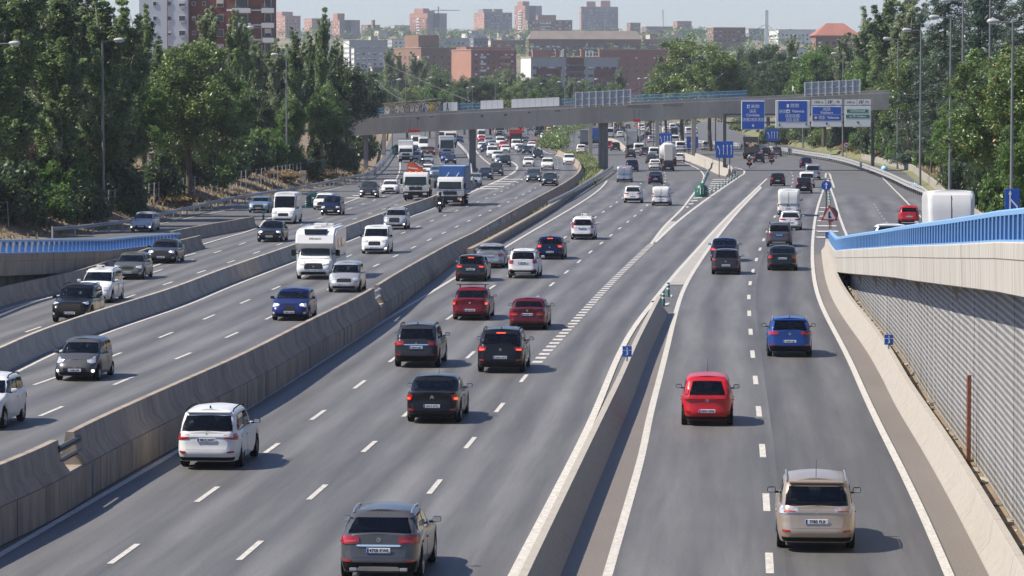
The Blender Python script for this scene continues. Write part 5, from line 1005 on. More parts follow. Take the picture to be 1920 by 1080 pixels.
        bz = p.get('fbz', gz1 + .02); badge(r, p.get('badge', 'ring'), lo.P(0, lo.t_of(0, bz)).x + .012, bz, 1)
        if txt: plate(r, txt, lo.P(0, lo.t_of(0, zs + .22)).x + .03, zs + .22, 1, 'vtc' in feats)
        for s in (-.42, .1): q0, q1 = gh.P(0, t0 + .01), gh.P(0, t0 + .05); MB().tube([Vector((q0.x + .04, s, q0.z)), Vector((q1.x + .03, s + .42, q1.z))], .010, 5).build('wiper', M['black_plastic'], r)
    if 'rails' in feats or 'railsdark' in feats:
        for s in (1, -1):
            x0, x1 = p['gr1'] + .12, p['gf1'] - .12; y = s * (tw - .05); P_ = [(x0, y, H - .08), (x0 + .14, y, H - .01), ((x0 + x1) / 2, y, H + .015), (x1 - .2, y, H - .01), (x1, y, H - .09)]; MB().tube(P_, .02, 8).build('roof_rail', M['silver_trim' if 'rails' in feats else 'black_plastic'], r, 60)
    if 'panoroof' in feats: MB().add([(p['gr1'] + .25, -tw * .72, H + .003), (p['gf1'] - .2, -tw * .72, H + .003), (p['gf1'] - .2, tw * .72, H + .003), (p['gr1'] + .25, tw * .72, H + .003), (p['gr1'] + .25, 0, H + .034), (p['gf1'] - .2, 0, H + .034)], [(0, 1, 5, 4), (4, 5, 2, 3)]).build('glass_roof', gl, r, 60, fix=False)
    if 'bars' in feats:
        for x in (p['gr1'] + .45,): MB().bbox((x, 0, H + .10), (.06, W * .88, .035), .01).build('roof_bar', M['black_plastic'], r); [MB().box((x, s * tw * .86, H + .034), (.06, .05, .14)).build('roof_bar_foot', M['black_plastic'], r) for s in (1, -1)]
    if 'fin' in feats: MB().prism([(0, 0), (-.16, 0), (-.15, .07), (-.11, .075)], -.015, .015).build('antenna', body if color not in ('white',) else M['black_plastic'], r, loc=(p['gr1'] + .35, 0, H + .01))
    if 'mast' in feats: MB().tube([(0, 0, 0), (-.12, 0, .42)], [.008, .004], 5).build('antenna', M['black_plastic'], r, loc=((p['gf1'] if p.get('mastfront') else p['gr1'] + .3), 0, H))
    if 'taxi' in feats: q = MB().bbox((.1, 0, H + .1), (.14, .42, .14), .03).build('taxi_light', M['sign_white'], r); MB().bbox((.1, .12, H + .1), (.15, .12, .1), .02).build('green_lamp', M['green_plastic'], q); [lo.patch(MB(), [(-.05, .3), (.12, .3), (-.02, .86), (-.19, .86)], .012, 3, 4, .0, 0, md).build('door_stripe', M['sign_red'], r, 40) for md in ('sideL', 'sideR')]
    if 'spoiler' in feats: q = gh.P(PI, .93); MB().bbox((q.x + .05, 0, q.z + .005), (.3, tw * 1.72, .05), .02).build('spoiler', body, r)
    if 'bootspoiler' in feats: MB().bbox((xr + .18, 0, (deck or rb) + .09), (.18, hw * 1.5, .03), .012).build('spoiler', body, r); [MB().box((xr + .2, s * .4, (deck or rb) + .04), (.08, .04, .1)).build('spoiler_foot', body, r) for s in (1, -1)]
    if 'vandoors' in feats:
        zt = H - .22
        for s in (1, -1):
            v = MB(); lo.patch(v, [(s * .012, zs + .2), (s * (hw - .16), zs + .2), (s * (hw - .16), rb - .01), (s * .012, rb - .01)], .02, 5, 4, .03); dd = v.build('rear_door', body, r, 40)
            gh.patch(MB(), [(s * .014, tb - .02), (s * .80, tb - .02), (s * .80, .88), (s * .014, .88)], .02, 6, 5, .06, 0, 'rw').build('rear_door', body, r, 40)
            if 'doorglass' in feats: gh.patch(MB(), [(s * .08, tb + .10), (s * .72, tb + .10), (s * .72, .74), (s * .08, .74)], .026, 5, 4, .15, 0, 'rw').build('rear_window', gl, r, 50)
        q = lo.P(PI, .85); MB().bbox((q.x - .04, .06, q.z), (.05, .1, .2), .015).build('handle', M['black_plastic'], r)
        for k in range(6): a_, b_ = tb + .02 + k * .14, tb + .16 + k * .14; q0, q1 = gh.P(PI, a_), gh.P(PI, min(b_, .88)); MB().tube([q0 - Vector((.022, 0, 0)), q1 - Vector((.022, 0, 0))], .012, 5).build('door_gap', M['black_plastic'], r)
    return r
def badge(root, kind, x, z, s):
    def ring(R, t=.012, n=20): return MB().lathe([(R - t, -.006), (R, -.006), (R, .006), (R - t, .006), (R - t, -.006)], axis='x', n=n)
    o = None
    def tri(*pts): return MB().prism(list(pts), -.005, .005, 0, 'yz')
    if kind == 'star':
        o = ring(.05)
        for k in range(3): a = PI / 2 + k * 2 * PI / 3; o.prism([(math.cos(a) * .046, math.sin(a) * .046), (math.cos(a + 2) * .01, math.sin(a + 2) * .01), (math.cos(a - 2) * .01, math.sin(a - 2) * .01)], -.004, .004, 0, 'yz')
    elif kind == 'diamonds':
        o = MB()
        for k in range(3): a = PI / 2 + k * 2 * PI / 3; b = Vector((math.cos(a), math.sin(a))); c = Vector((-b.y, b.x)); o.prism([tuple(b * 0), tuple(b * .03 + c * .017), tuple(b * .06), tuple(b * .03 - c * .017)], -.005, .005, 0, 'yz')
    elif kind == 'vee':
        o = ring(.055, .009)
        for y in (-1, 1): o.prism([(y * .022, .04), (y * .034, .04), (y * .004, -.002), (0, .012)], -.004, .004, 0, 'yz'); o.prism([(y * .044, .012), (y * .05, .002), (y * .022, -.044), (y * .01, -.012), (y * .004, -.008), (y * .014, -.026)], -.004, .004, 0, 'yz')
    elif kind == 'chevrons':
        o = MB()
        for dz in (0, -.045): o.prism([(-.06, -.03 + dz), (-.06, -.055 + dz), (0, .005 + dz), (.06, -.055 + dz), (.06, -.03 + dz), (0, .035 + dz)], -.005, .005, 0, 'yz')
    elif kind == 'rings4':
        o = MB()
        for k in range(4): q = ring(.036, .008, 14); q.v = [(a, b + (k - 1.5) * .052, c) for a, b, c in q.v]; o.add(q.v, q.f)
    elif kind == 'oval': o = MB().lathe([(.06, -.005), (.06, .005)], axis='x', n=20); o.v = [(a, b, c * .62) for a, b, c in o.v]; q = ring(.028, .008, 12); o.add([(a, b, c) for a, b, c in q.v], q.f)
    elif kind == 'rhomb': o = MB().prism([(0, .07), (.045, 0), (0, -.07), (-.045, 0)], -.006, .006, 0, 'yz')
    elif kind == 'shield': o = MB().prism([(-.045, .04), (.045, .04), (.045, -.015), (0, -.05), (-.045, -.015)], -.006, .006, 0, 'yz')
    else: o = ring(.052); o.box((0, 0, 0), (.008, .09, .012))
    return o.build('badge', M['chrome'], root, loc=(x, 0, z))
A_, T_ = 1, -1
class Sh:                                        # a lane parallel to a reference line
    def __init__(s, L_): s.L = L_
    def tan(s, y): return s.L.tan(y)
# ---- outgoing centre carriageway
car('suv', 'dark grey crossover at the bottom edge with silver roof rails', 'cross', 'grey', (718, 1084), A_, LC, '4758 KWL', badge='star', feats=('rails', 'wiper', 'exhaust', 'silverskid', 'strip', 'clad'), tail=(.44, 1.04, .86, 1.0, .84, 1.03), pz=.72, bz=.95, rearglass=(.86, .80, .24, .80))
car('suv', 'white SUV with red wraparound tail lights beside the dark barrier', 'suvbig', 'white', (399, 874), A_, LB, '9812 JWY', badge='diamonds', feats=('railsdark', 'wiper', 'fin', 'spoiler', 'blackmirror'), tail=(.50, 1.06, .88, .99, .84, 1.04), pz=.86, bz=1.0, W=1.80, rearglass=(.9, .84, .22, .82), rim='dark')
car('sedan', 'black saloon with brake lights on and a tall thin aerial', 'sedan', 'black', (815, 790), A_, LC, '2917 KTL', badge='chevrons', feats=('brake', 'mast', 'mastfront'), tail=(.66, 1.02, .76, .94, .74, .96), pz=.58, bz=.90, mastfront=1)
car('suv', 'dark grey SUV with chrome strip ahead of the black saloon', 'suv', 'darkgrey', (784, 687), A_, LC, '8464 LBF', badge='diamonds', feats=('railsdark', 'fin', 'strip', 'wiper', 'clad'), tail=(.48, 1.02, .88, 1.02, .86, 1.06), pz=.80, bz=.97, L=4.3, W=1.79, rim='five')
car('suv', 'black SUV with bright brake lights and high brake lamp', 'suv', 'black', (941, 697), A_, LC, '5420 HXT', badge='vee', feats=('brake', 'railsdark', 'wiper', 'fin'), tail=(.56, 1.04, .86, 1.0, .84, 1.04), pz=.62, bz=.92)
car('sedan', 'dark red saloon with a black roof bar', 'sedan', 'darkred', (884, 599), A_, LC, '3867 KKK', badge='shield', feats=('bars', 'brake'), tail=(.66, 1.02, .74, .94, .72, .96), pz=.50, bz=.84, W=1.73, H=1.52)
car('sedan', 'old boxy maroon saloon with clear rear window', 'oldsedan', 'maroon', (991, 617), A_, LC, 'M-9038 NS', badge='ring', feats=(), tail=(.42, 1.0, .66, .82, .66, .82), pz=.72, bz=.90)
car('hatchback', 'grey hatchback with red brake lamp, leftmost of the cluster by the kerb wall', 'hatch', 'darkgrey', (884, 527), A_, LB, '4464 JRL', badge='ring', feats=('brake', 'spoiler'), tail=(.46, .98, .80, .93, .78, .95), pz=.70)
car('sedan', 'silver saloon with a dark boot spoiler close to the kerb wall', 'sedanbig', 'silver', (920, 502), A_, LB, '7741 FCX', badge='star', feats=('bootspoiler',), tail=(.56, 1.05, .72, .90, .74, .94), pz=.76, L=4.6, W=1.77)
car('suv', 'white small SUV with black lower bumper and silver skid plate', 'suv', 'white', (982, 521), A_, LC, '5657 JPJ', badge='ring', feats=('railsdark', 'clad', 'silverskid', 'mast', 'wiper', 'spoiler'), tail=(.58, .98, .86, 1.10, .88, 1.16), pz=.92, L=4.28, W=1.78)
car('hatchback', 'dark navy hatchback with large red lights in front of the white taxi lane', 'hatch', 'navy', (1032, 486), A_, LC, '7517 GZM', badge='shield', feats=('brake', 'fin'), tail=(.52, 1.0, .78, .98, .80, 1.0), pz=.50, W=1.8)
car('taxi', 'white people carrier taxi with blue plate driving away', 'mpv', 'white', (1093, 449), A_, LC, '6820 KCB', 'taxi', badge='shield', feats=('clearglass', 'taxi', 'vtc', 'railsdark', 'clad'), tail=(.66, .98, .86, 1.28, .88, 1.3), pz=.84)
car('suv', 'white SUV with slim red light band, beside the white van with roof load', 'suv', 'white', (1187, 380.5), A_, LC, '1840 LFM', badge='oval', feats=('clad', 'spoiler', 'fin'), tail=(.42, 1.04, .92, .99, .94, 1.06), detail=1)
car('van', 'white panel van with twin rear doors and a black roof rack', 'minivan', 'white', (1240, 385.5), A_, LD, '3318 HDV', 'van', badge='chevrons', feats=('panelvan', 'vandoors', 'norear', 'bars', 'blackmirror', 'clad'), tail=(.78, 1.0, .80, 1.2, .8, 1.2), pz=.6, detail=1)
car('van', 'grey white van with lit tail lamps by the guardrail end', 'van', 'silver', (1171, 341.5), A_, LC, '9047 FKD', 'van', badge='rhomb', feats=('panelvan', 'vandoors', 'norear', 'brake', 'blackmirror', 'clad'), tail=(.84, 1.06, .86, 1.1, .86, 1.1), detail=1)
car('sedan', 'dark blue saloon braking on the bend before the bridge shadow', 'sedan', 'navy', (1229, 345.5), A_, LC, '2280 GTR', badge='ring', feats=('brake',), detail=1)
# ---- outgoing right carriageway
car('suv', 'beige gold SUV with clear tail lights at the bottom right', 'suvbig', 'beige', (1529, 1026), A_, RGT_M, '7785 FLR', badge='oval', feats=('clearglass', 'rails', 'wiper', 'mast', 'spoiler', 'blackmirror'), tail=(.44, 1.06, .92, 1.03, .90, 1.10), pz=.74, bz=.96, rearglass=(.9, .84, .22, .80))
for q in [c for c in bpy.data.objects if c.name.startswith('tail_light') and c.parent and c.parent.get('label', '').startswith(('beige gold', 'bright red small'))]: q.data.materials[0] = M['lamp_clear']
car('hatchback', 'bright red small tall hatchback alone in the lane', 'tall', 'red', (1326, 796.5), A_, RGT_M, '2054 GKB', badge='ring', feats=('clearglass', 'mast', 'mastfront', 'wiper', 'blackmirror'), tail=(.64, .80, .94, 1.17, .94, 1.17), pz=.50, bz=.84, mastfront=1, rearglass=(.74, .66, .20, .84))
car('suv', 'bright blue SUV with black mirrors, middle of right carriageway', 'suv', 'blue', (1480, 668), A_, RGT_M, '0947 LBJ', badge='vee', feats=('rails', 'clad', 'wiper', 'fin', 'spoiler', 'blackmirror'), tail=(.46, 1.02, .92, 1.04, .92, 1.06), pz=.66, bz=.96, L=4.23, H=1.57, W=1.82)
car('sedan', 'dark green saloon with pale plate below the SUV with blue plate', 'sedanbig', 'greenish', (1467, 506.5), A_, RGT_M, '4306 DLT', badge='rings4', feats=(), tail=(.60, 1.06, .76, .94, .74, .96), pz=.76)
car('hatchback', 'dark grey hatchback following a navy saloon beside the painted wedge', 'hatch', 'darkgrey', (1361, 514.5), A_, RGT_M, '1354 FXN', badge='ring', feats=('spoiler',), tail=(.60, .95, .84, .93, .84, .96), pz=.56, L=4.0, W=1.7)
car('sedan', 'navy saloon partly hidden by the dark grey hatchback', 'sedan', 'navy', (1358, 490), A_, RGT_M, '8092 GJP', badge='ring', feats=('brake',), pz=.76)
car('suv', 'grey SUV with a blue plate behind a white hatchback', 'suvbig', 'grey', (1461, 462.5), A_, RGT_M, '3071 LDS', badge='diamonds', feats=('railsdark', 'vtc', 'strip', 'silverskid', 'fin'), tail=(.50, 1.06, .88, 1.0, .86, 1.04), pz=.84, W=1.8)
car('hatchback', 'white hatchback with red light strip, behind the tall white van', 'hatch', 'white', (1482, 431.5), A_, RGT_M, '6645 KGB', badge='rhomb', feats=('spoiler',), tail=(.36, 1.0, .82, .90, .82, .94), detail=1)
car('van', 'tall white van ahead of the white hatchback', 'bigvan', 'white', (1479, 405), A_, RGT_M, '5120 HVC', 'van', badge='rhomb', feats=('panelvan', 'vandoors', 'norear', 'clad', 'blackmirror'), tail=(.88, 1.08, .86, 1.1, .86, 1.1), detail=1, H=2.35)
car('suv', 'black SUV with tall red tail lamps next to the round arrow sign', 'suvbig', 'black', (1507, 362.5), A_, RGT_M, '2466 FJW', badge='ring', feats=('railsdark',), tail=(.72, 1.04, .9, 1.4, .9, 1.4), detail=1)
car('van', 'small white van just ahead of the black SUV by the arrow sign', 'minivan', 'white', (1513, 352), A_, RGT_M, '7003 GDL', 'van', badge='rhomb', feats=('clad',), tail=(.76, .98, .8, 1.1, .8, 1.1), detail=1)
car('van', 'pale grey minivan farthest of the row beside the arrow sign', 'van', 'silver', (1524, 337), A_, RGT_M, '1122 FMT', 'van', badge='ring', feats=('clad', 'blackmirror'), detail=1)
car('hatchback', 'dark purple hatchback alone left of the black SUV', 'hatch', 'black', (1458, 348.5), A_, RGT_M, '3590 HKL', badge='vee', feats=(), tail=(.5, .98, .74, .9, .76, .92), detail=1)
car('hatchback', 'dark navy hatchback in the bridge shadow below the overhead signs', 'hatch', 'navy', (1511, 314.5), A_, RGT_M, '5038 GVS', badge='rhomb', feats=(), detail=1)
# ---- slip road
car('van', 'large white panel van above the blue railing', 'bigvan', 'white', (0, 0), A_, RMP, '8814 KRD', 'van', badge='star', feats=('panelvan', 'vandoors', 'norear', 'blackmirror'), tail=(.90, 1.06, .95, 1.25, .95, 1.25), z=.001)
car('hatchback', 'white hatchback behind the blue railing, below the red one', 'hatch', 'white', (0, 1), A_, RMP, '0418 JCT', badge='ring', feats=('blackmirror', 'spoiler'), tail=(.60, .98, .84, .98, .86, 1.0), z=.001)
car('hatchback', 'red hatchback beside the large white van on the slip road', 'hatch', 'red', (0, 2), A_, RMP, '6127 FWS', badge='ring', feats=('mast', 'blackmirror'), tail=(.60, .96, .80, .98, .8, 1.0), L=4.0, W=1.65, H=1.5, z=.001)
for lab, px, Y in (('large white panel van', 1776, 136.5), ('white hatchback behind the blue', 1668.5, 162), ('red hatchback beside', 1704, 278)):
    for o in [o for o in bpy.data.objects if o.get('label', '').startswith(lab)]:
        o.location = (D(px, 300, Y).x, Y, elev(Y) + .02); t = RMP.tan(Y); a = math.atan2(t.y, t.x); o.rotation_euler = (0, math.atan((elev(Y - 3) - elev(Y + 3)) / 6), a)
# ---- oncoming main carriageway
car('suv', 'white SUV cut off by the frame edge, oncoming', 'suv', 'white', (-40, 803), T_, O1A, '3389 HRX', badge='diamonds', feats=('railsdark',), L=4.3, W=1.77, H=1.6)
car('hatchback', 'grey small hatchback oncoming in the lane beside the middle barrier', 'city', 'grey', (147, 712.5), T_, O1A, '2380 JFB', badge='oval', feats=('fog', 'mast'), grille=(.36, .5), gwid=.42, head=(.46, .9, .62, .70, .66, .84))
car('hatchback', 'royal blue hatchback oncoming with twin kidney grille', 'hatch', 'royal', (546, 600), T_, O1A, '1885 GHB', badge='ring', feats=('lights',), grille=(.50, .62), gwid=.26, W=1.75, L=4.24, H=1.43)
car('hatchback', 'silver tall hatchback oncoming beside the motorhome', 'tall', 'silver', (647, 547.5), T_, O1A, '8749 DTK', badge='star', feats=(), L=3.84, W=1.76, grille=(.54, .64), gwid=.4)
car('van', 'white van oncoming with black lower bumper behind the silver hatchback', 'minivan', 'white', (704, 475.5), T_, O1B, '7063 LDW', 'van', badge='star', feats=('panelvan', 'fog', 'blackmirror', 'clad'), grille=(.58, .74), gwid=.4, head=(.48, .92, .70, .84, .74, .94))
car('suv', 'silver SUV oncoming by the barrier in front of the blue lorry', 'suv', 'silver', (741, 430), T_, O1B, '4488 JKY', badge='oval', feats=('railsdark', 'fog'), grille=(.58, .82), gwid=.42, head=(.50, .98, .78, .86, .82, .94))
car('estate_car', 'dark grey estate car oncoming, left one of a pair on the bend', 'mpv', 'slate', (1000, 341.5), T_, O1A, '9284 KDM', badge='vee', feats=('railsdark', 'fog'), H=1.6, detail=1)
car('sedan', 'black saloon oncoming, right one of a pair on the bend', 'sedanbig', 'black', (1030.5, 348.5), T_, O1A, '5560 LCG', badge='ring', feats=('lights',), detail=1)
# ---- oncoming outer carriageway
car('suv', 'black SUV oncoming partly hidden by the grey barrier', 'suvbig', 'black', (137, 603.5), T_, O2, '5972 KYP', badge='oval', feats=('railsdark', 'blackmirror', 'lights'), L=4.6, W=1.85, grille=(.5, .78), gwid=.5, head=(.54, 1.0, .80, .88, .82, .94))
car('taxi', 'white people carrier taxi with red door stripe, oncoming', 'mpv', 'white', (181, 567), T_, O2, '4915 KNF', 'taxi', badge='shield', feats=('taxi', 'railsdark'), grille=(.62, .74), gwid=.4)
car('hatchback', 'grey green hatchback oncoming behind the white taxi', 'hatch', 'greygreen', (243, 523.5), T_, O2, '0684 DNX', badge='vee', feats=(), grille=(.56, .64), gwid=.36)
car('sedan', 'black saloon oncoming below the end of the blue railing', 'sedanbig', 'darkgrey', (305, 493.5), T_, O2, '6638 JWV', badge='vee', feats=('lights',), grille=(.56, .66), gwid=.5)
car('sedan', 'small black saloon oncoming in front of the white delivery van', 'sedanbig', 'black', (507, 453.5), T_, O2, '5408 HKJ', badge='rings4', feats=('lights',), grille=(.40, .64), gwid=.34)
car('van', 'white high roof delivery van oncoming next to the green marker', 'bigvan', 'white', (533, 419.5), T_, O2, '2735 JNB', 'van', badge='star', feats=('panelvan', 'clad', 'blackmirror'), grille=(.66, .82), gwid=.42, head=(.56, .98, .78, .92, .82, 1.02))
car('people_carrier', 'dark blue people carrier oncoming beside the green marker', 'mpv', 'navy', (621, 403.5), T_, O2, '3147 HSC', badge='chevrons', feats=('fog',), L=4.4)
car('hatchback', 'white hatchback oncoming mostly hidden by the blue people carrier', 'hatch', 'white', (606, 393), T_, O2, '', badge='ring', feats=(), detail=1)
car('sedan', 'pale blue saloon oncoming on the shaded slip road', 'sedanbig', 'lightblue', (486, 398.5), T_, GRL, '9915 CPN', badge='ring', feats=())
car('hatchback', 'silver small hatchback oncoming behind the far blue railing', 'hatch', 'silver', (267, 434), T_, O2W, '8046 JLH', badge='oval', feats=('fog',), grille=(.34, .5), gwid=.4, L=4.0, W=1.73)
car('suv', 'black compact SUV oncoming by the hatched paint, beside a white hatchback', 'suv', 'darkgrey', (691, 371), T_, O2, '6402 KDR', badge='ring', feats=('fog', 'rails'), L=4.2, detail=1)
car('hatchback', 'white small hatchback oncoming beside the black compact SUV', 'hatch', 'white', (731, 363.5), T_, O2, '1290 HDM', badge='rhomb', feats=(), L=4.0, detail=1)
# ================================================================ vegetation
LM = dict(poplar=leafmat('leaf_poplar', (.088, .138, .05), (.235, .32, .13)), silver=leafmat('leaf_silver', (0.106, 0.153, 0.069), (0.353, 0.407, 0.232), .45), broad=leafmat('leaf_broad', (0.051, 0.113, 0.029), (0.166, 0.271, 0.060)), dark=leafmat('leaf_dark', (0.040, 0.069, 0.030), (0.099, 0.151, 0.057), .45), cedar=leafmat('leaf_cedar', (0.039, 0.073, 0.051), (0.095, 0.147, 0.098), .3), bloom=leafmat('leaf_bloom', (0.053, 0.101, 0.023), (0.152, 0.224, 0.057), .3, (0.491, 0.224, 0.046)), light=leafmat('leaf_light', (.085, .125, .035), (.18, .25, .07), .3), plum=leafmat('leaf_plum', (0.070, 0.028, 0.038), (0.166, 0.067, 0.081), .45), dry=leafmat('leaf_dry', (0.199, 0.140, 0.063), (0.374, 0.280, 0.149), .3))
mk('bark_pale', (.30, .28, .24), .9, var=.3, scale=3, stretch=(1, 1, .4)); mk('bark', (.10, .08, .06), .95, var=.3, scale=4, stretch=(1, 1, .3))
def leaves_mesh(name, C, rad, per, size, m, up=.35, seed=0, asp=.75):
    """leaf quads scattered in clumps: C clump centres, rad their radii"""
    g = np.random.default_rng(seed); C = np.asarray(C, float); n = len(C) * per
    ctr = np.repeat(C, per, 0); rr = np.repeat(np.asarray(rad, float), per)[:, None]
    d = g.normal(size=(n, 3)); d /= np.linalg.norm(d, axis=1)[:, None]; d *= (g.random((n, 1)) ** .45); pos = ctr + d * rr * np.array([1, 1, .85])
    nr = g.normal(size=(n, 3)); nr[:, 2] = np.abs(nr[:, 2]) + up; nr /= np.linalg.norm(nr, axis=1)[:, None]
    a = np.cross(nr, g.normal(size=(n, 3))); a /= np.linalg.norm(a, axis=1)[:, None]; b = np.cross(nr, a); s = size * (.6 + .8 * g.random((n, 1)))
    V = np.stack([pos - a * s, pos + b * s * asp * .6, pos + a * s, pos - b * s * asp * .6], 1).reshape(-1, 3)
    me = bpy.data.meshes.new(name); me.vertices.add(4 * n); me.vertices.foreach_set('co', V.astype(np.float32).ravel()); me.loops.add(4 * n); me.loops.foreach_set('vertex_index', np.arange(4 * n, dtype=np.int32)); me.polygons.add(n); me.polygons.foreach_set('loop_start', np.arange(0, 4 * n, 4, dtype=np.int32)); me.polygons.foreach_set('loop_total', np.full(n, 4, dtype=np.int32)); me.materials.append(m); me.update(calc_edges=True); return me
def limb(mb, a, b, r0, r1, bend=.1, n=5, rnd=random):
    a, b = Vector(a), Vector(b); k = Vector((rnd.uniform(-1, 1), rnd.uniform(-1, 1), rnd.uniform(-.3, .3))) * (b - a).length * bend
    mb.tube([a.lerp(b, i / n) + k * math.sin(PI * i / n) for i in range(n + 1)], [r0 + (r1 - r0) * i / n for i in range(n + 1)], 6)
TREES = {}
def tree_src(kind, v):
    if (kind, v) in TREES: return TREES[kind, v]
    R = random.Random(hash((kind, v)) % 1000 if False else {'poplar': 11, 'broad': 23, 'cedar': 37, 'bloom': 41, 'light': 53, 'dark': 67, 'conifer': 71, 'silver': 83}[kind] + v * 101); o = empty({'poplar': 'poplar_tree', 'silver': 'poplar_tree', 'cedar': 'cedar_tree', 'conifer': 'conifer_tree'}.get(kind, 'broadleaf_tree')); t = MB(); C = []; rad = []
    if kind in ('poplar', 'silver'):
        H = 20.0; limb(t, (0, 0, -1.5), (R.uniform(-.4, .4), R.uniform(-.4, .4), H * .93), .30, .03, .01, 8, R)
        for i in range(44):
            h0 = H * R.uniform(.07, .74); an = R.uniform(0, 2 * PI); env = np.interp(h0 / H, [.05, .25, .45, .7, .9], [1.9, 2.9, 2.6, 1.7, .7]); ln = R.uniform(2.4, 5.2); out = env * R.uniform(.4, 1.0)
            if i < 6: h0 = H * R.uniform(.5, .72); ln = R.uniform(4.5, 6.5); out = R.uniform(.3, 1.3)
            a = Vector((0, 0, h0)); b = a + Vector((math.cos(an) * out, math.sin(an) * out, ln)); b.z = min(b.z, H * 1.0); limb(t, a, b, .07, .015, .12, 4, R)
            for k in range(6):
                f = .18 + .82 * k / 5; q = a.lerp(b, f ** .8); C.append((q.x + R.uniform(-.25, .25), q.y + R.uniform(-.25, .25), q.z)); rad.append((.92 - .55 * f) * R.uniform(.75, 1.2))
        for k in range(9): C.append((0, 0, H * (.70 + .033 * k))); rad.append(.62 - .05 * k)
        me = leaves_mesh('crown', C, rad, 95, .155, LM[kind], .7, v + 5); bark = 'bark_pale'
    elif kind == 'cedar':
        H = 22.0; limb(t, (0, 0, -1.5), (0, 0, H), .45, .06, .01, 8, R)
        for i in range(46):
            h = H * (.14 + .84 * i / 46); an = i * 2.4 + R.uniform(-.3, .3); ln = np.interp(h / H, [.1, .3, .6, .9, 1], [6.2, 6.4, 4.8, 2.4, .6]) * R.uniform(.75, 1.1); b = Vector((math.cos(an) * ln, math.sin(an) * ln, h - ln * .10)); limb(t, (0, 0, h), b, .10, .02, .06, 4, R)
            for k in range(7):
                f = .25 + .75 * k / 6; side = R.uniform(-.9, .9) * (1 - f * .5); C.append((b.x * f - math.sin(an) * side, b.y * f + math.cos(an) * side, h - ln * .10 * f - .15 * f)); rad.append(R.uniform(.5, .85))
                C.append((b.x * f - math.sin(an) * side, b.y * f + math.cos(an) * side, h - ln * .1 * f - .75 * f)); rad.append(.4)
        me = leaves_mesh('crown', C, rad, 48, .17, LM['cedar'], .6, v + 9, .45); bark = 'bark'
    elif kind == 'conifer':
        H = 12.0; limb(t, (0, 0, -1), (0, 0, H), .25, .03, .01, 6, R)
        for i in range(130):
            h = H * (.08 + .9 * R.random()); r = 2.0 * (1 - h / H) ** .8 * R.uniform(.5, 1); an = R.uniform(0, 6.28); C.append((math.cos(an) * r, math.sin(an) * r, h)); rad.append(.55)
        me = leaves_mesh('crown', C, rad, 42, .17, LM['cedar'], .1, v, .5); bark = 'bark'
    else:
        H = 14.0; RR = {'broad': 4.6, 'bloom': 5.2, 'light': 5.4, 'dark': 4.4}[kind]; limb(t, (0, 0, -1.5), (R.uniform(-.4, .4), R.uniform(-.4, .4), H * .42), .32, .2, .04, 5, R); top = Vector((0, 0, H * .38))
        n = 120; lobes = [(Vector((R.uniform(-.5, .5) * RR, R.uniform(-.5, .5) * RR, H * R.uniform(.42, .76))), RR * R.uniform(.42, .66)) for _ in range(9)] + [(Vector((0, 0, H * .80)), RR * .5), (Vector((0, 0, H * .6)), RR * .7)]
        for c, r in lobes:
            limb(t, top, c, .14, .03, .12, 5, R)
            for k in range(17):
                d = Vector((R.gauss(0, 1), R.gauss(0, 1), R.gauss(.25, 1))).normalized(); q = c + d * r * R.uniform(.55, 1.05); q.z = max(q.z, H * .16 + abs(q.x) * .2); C.append(tuple(q)); rad.append(R.uniform(.55, 1.05))
                if k % 6 == 0: limb(t, c, q, .04, .01, .1, 3, R)
        me = leaves_mesh('crown', C, rad, 130, .16, LM[kind], .75, v + 3); bark = 'bark'
    t.build('trunk', M[bark], o, 60); link('crown', me, o); o['h0'] = H; TREES[kind, v] = [o, False]; return TREES[kind, v]
def lbank(x, y):
    d = LKL(y) - .9 - x; return (float(np.interp(d, [0, 1.5, 4, 8, 13, 20, 40, 120], [-.05, .15, 1.0, 2.3, 3.6, 4.4, 5, 6])) if d > 0 else 0) + elev2(y)
def rbank(x, y):
    d = x - RKL(y) - .2; return (float(np.interp(d, [0, 1.4, 1.8, 5, 10, 18, 40, 120], [-.05, .1, .5, 1.3, 2.4, 3.5, 6, 14])) if d > 0 else 0) + elev(y)
def tree(kind, v, px, Y, top, label, grp, base=None, wide=1.0):
    s = tree_src(kind, v); o = s[0] if not s[1] else copy_tree(s[0]); s[1] = True; p = D(px, top, Y)
    for _ in range(60):                          # stay clear of the carriageway
        if (px > 1380 and Y < 1000 and p.x - RKL(Y) < 2.6) or (px < 960 and Y < 700 and LKL(Y) - p.x < 2.6): Y += 6; p = D(px, top, Y)
    b = base if base is not None else (lbank(p.x, Y) if px < 960 and Y < 900 else rbank(p.x, Y) if Y < 1000 else 0); h = max(3.0, p.z - b); k = h / s[0]['h0']; o.location = (p.x, Y, b); o.scale = (k * wide, k * wide, k); o.rotation_euler = (0, 0, (px * 1.7 + Y) % 6.28); tag(o, label, 'tree', grp); return o
GL = 'trees on the bank by the oncoming lanes'
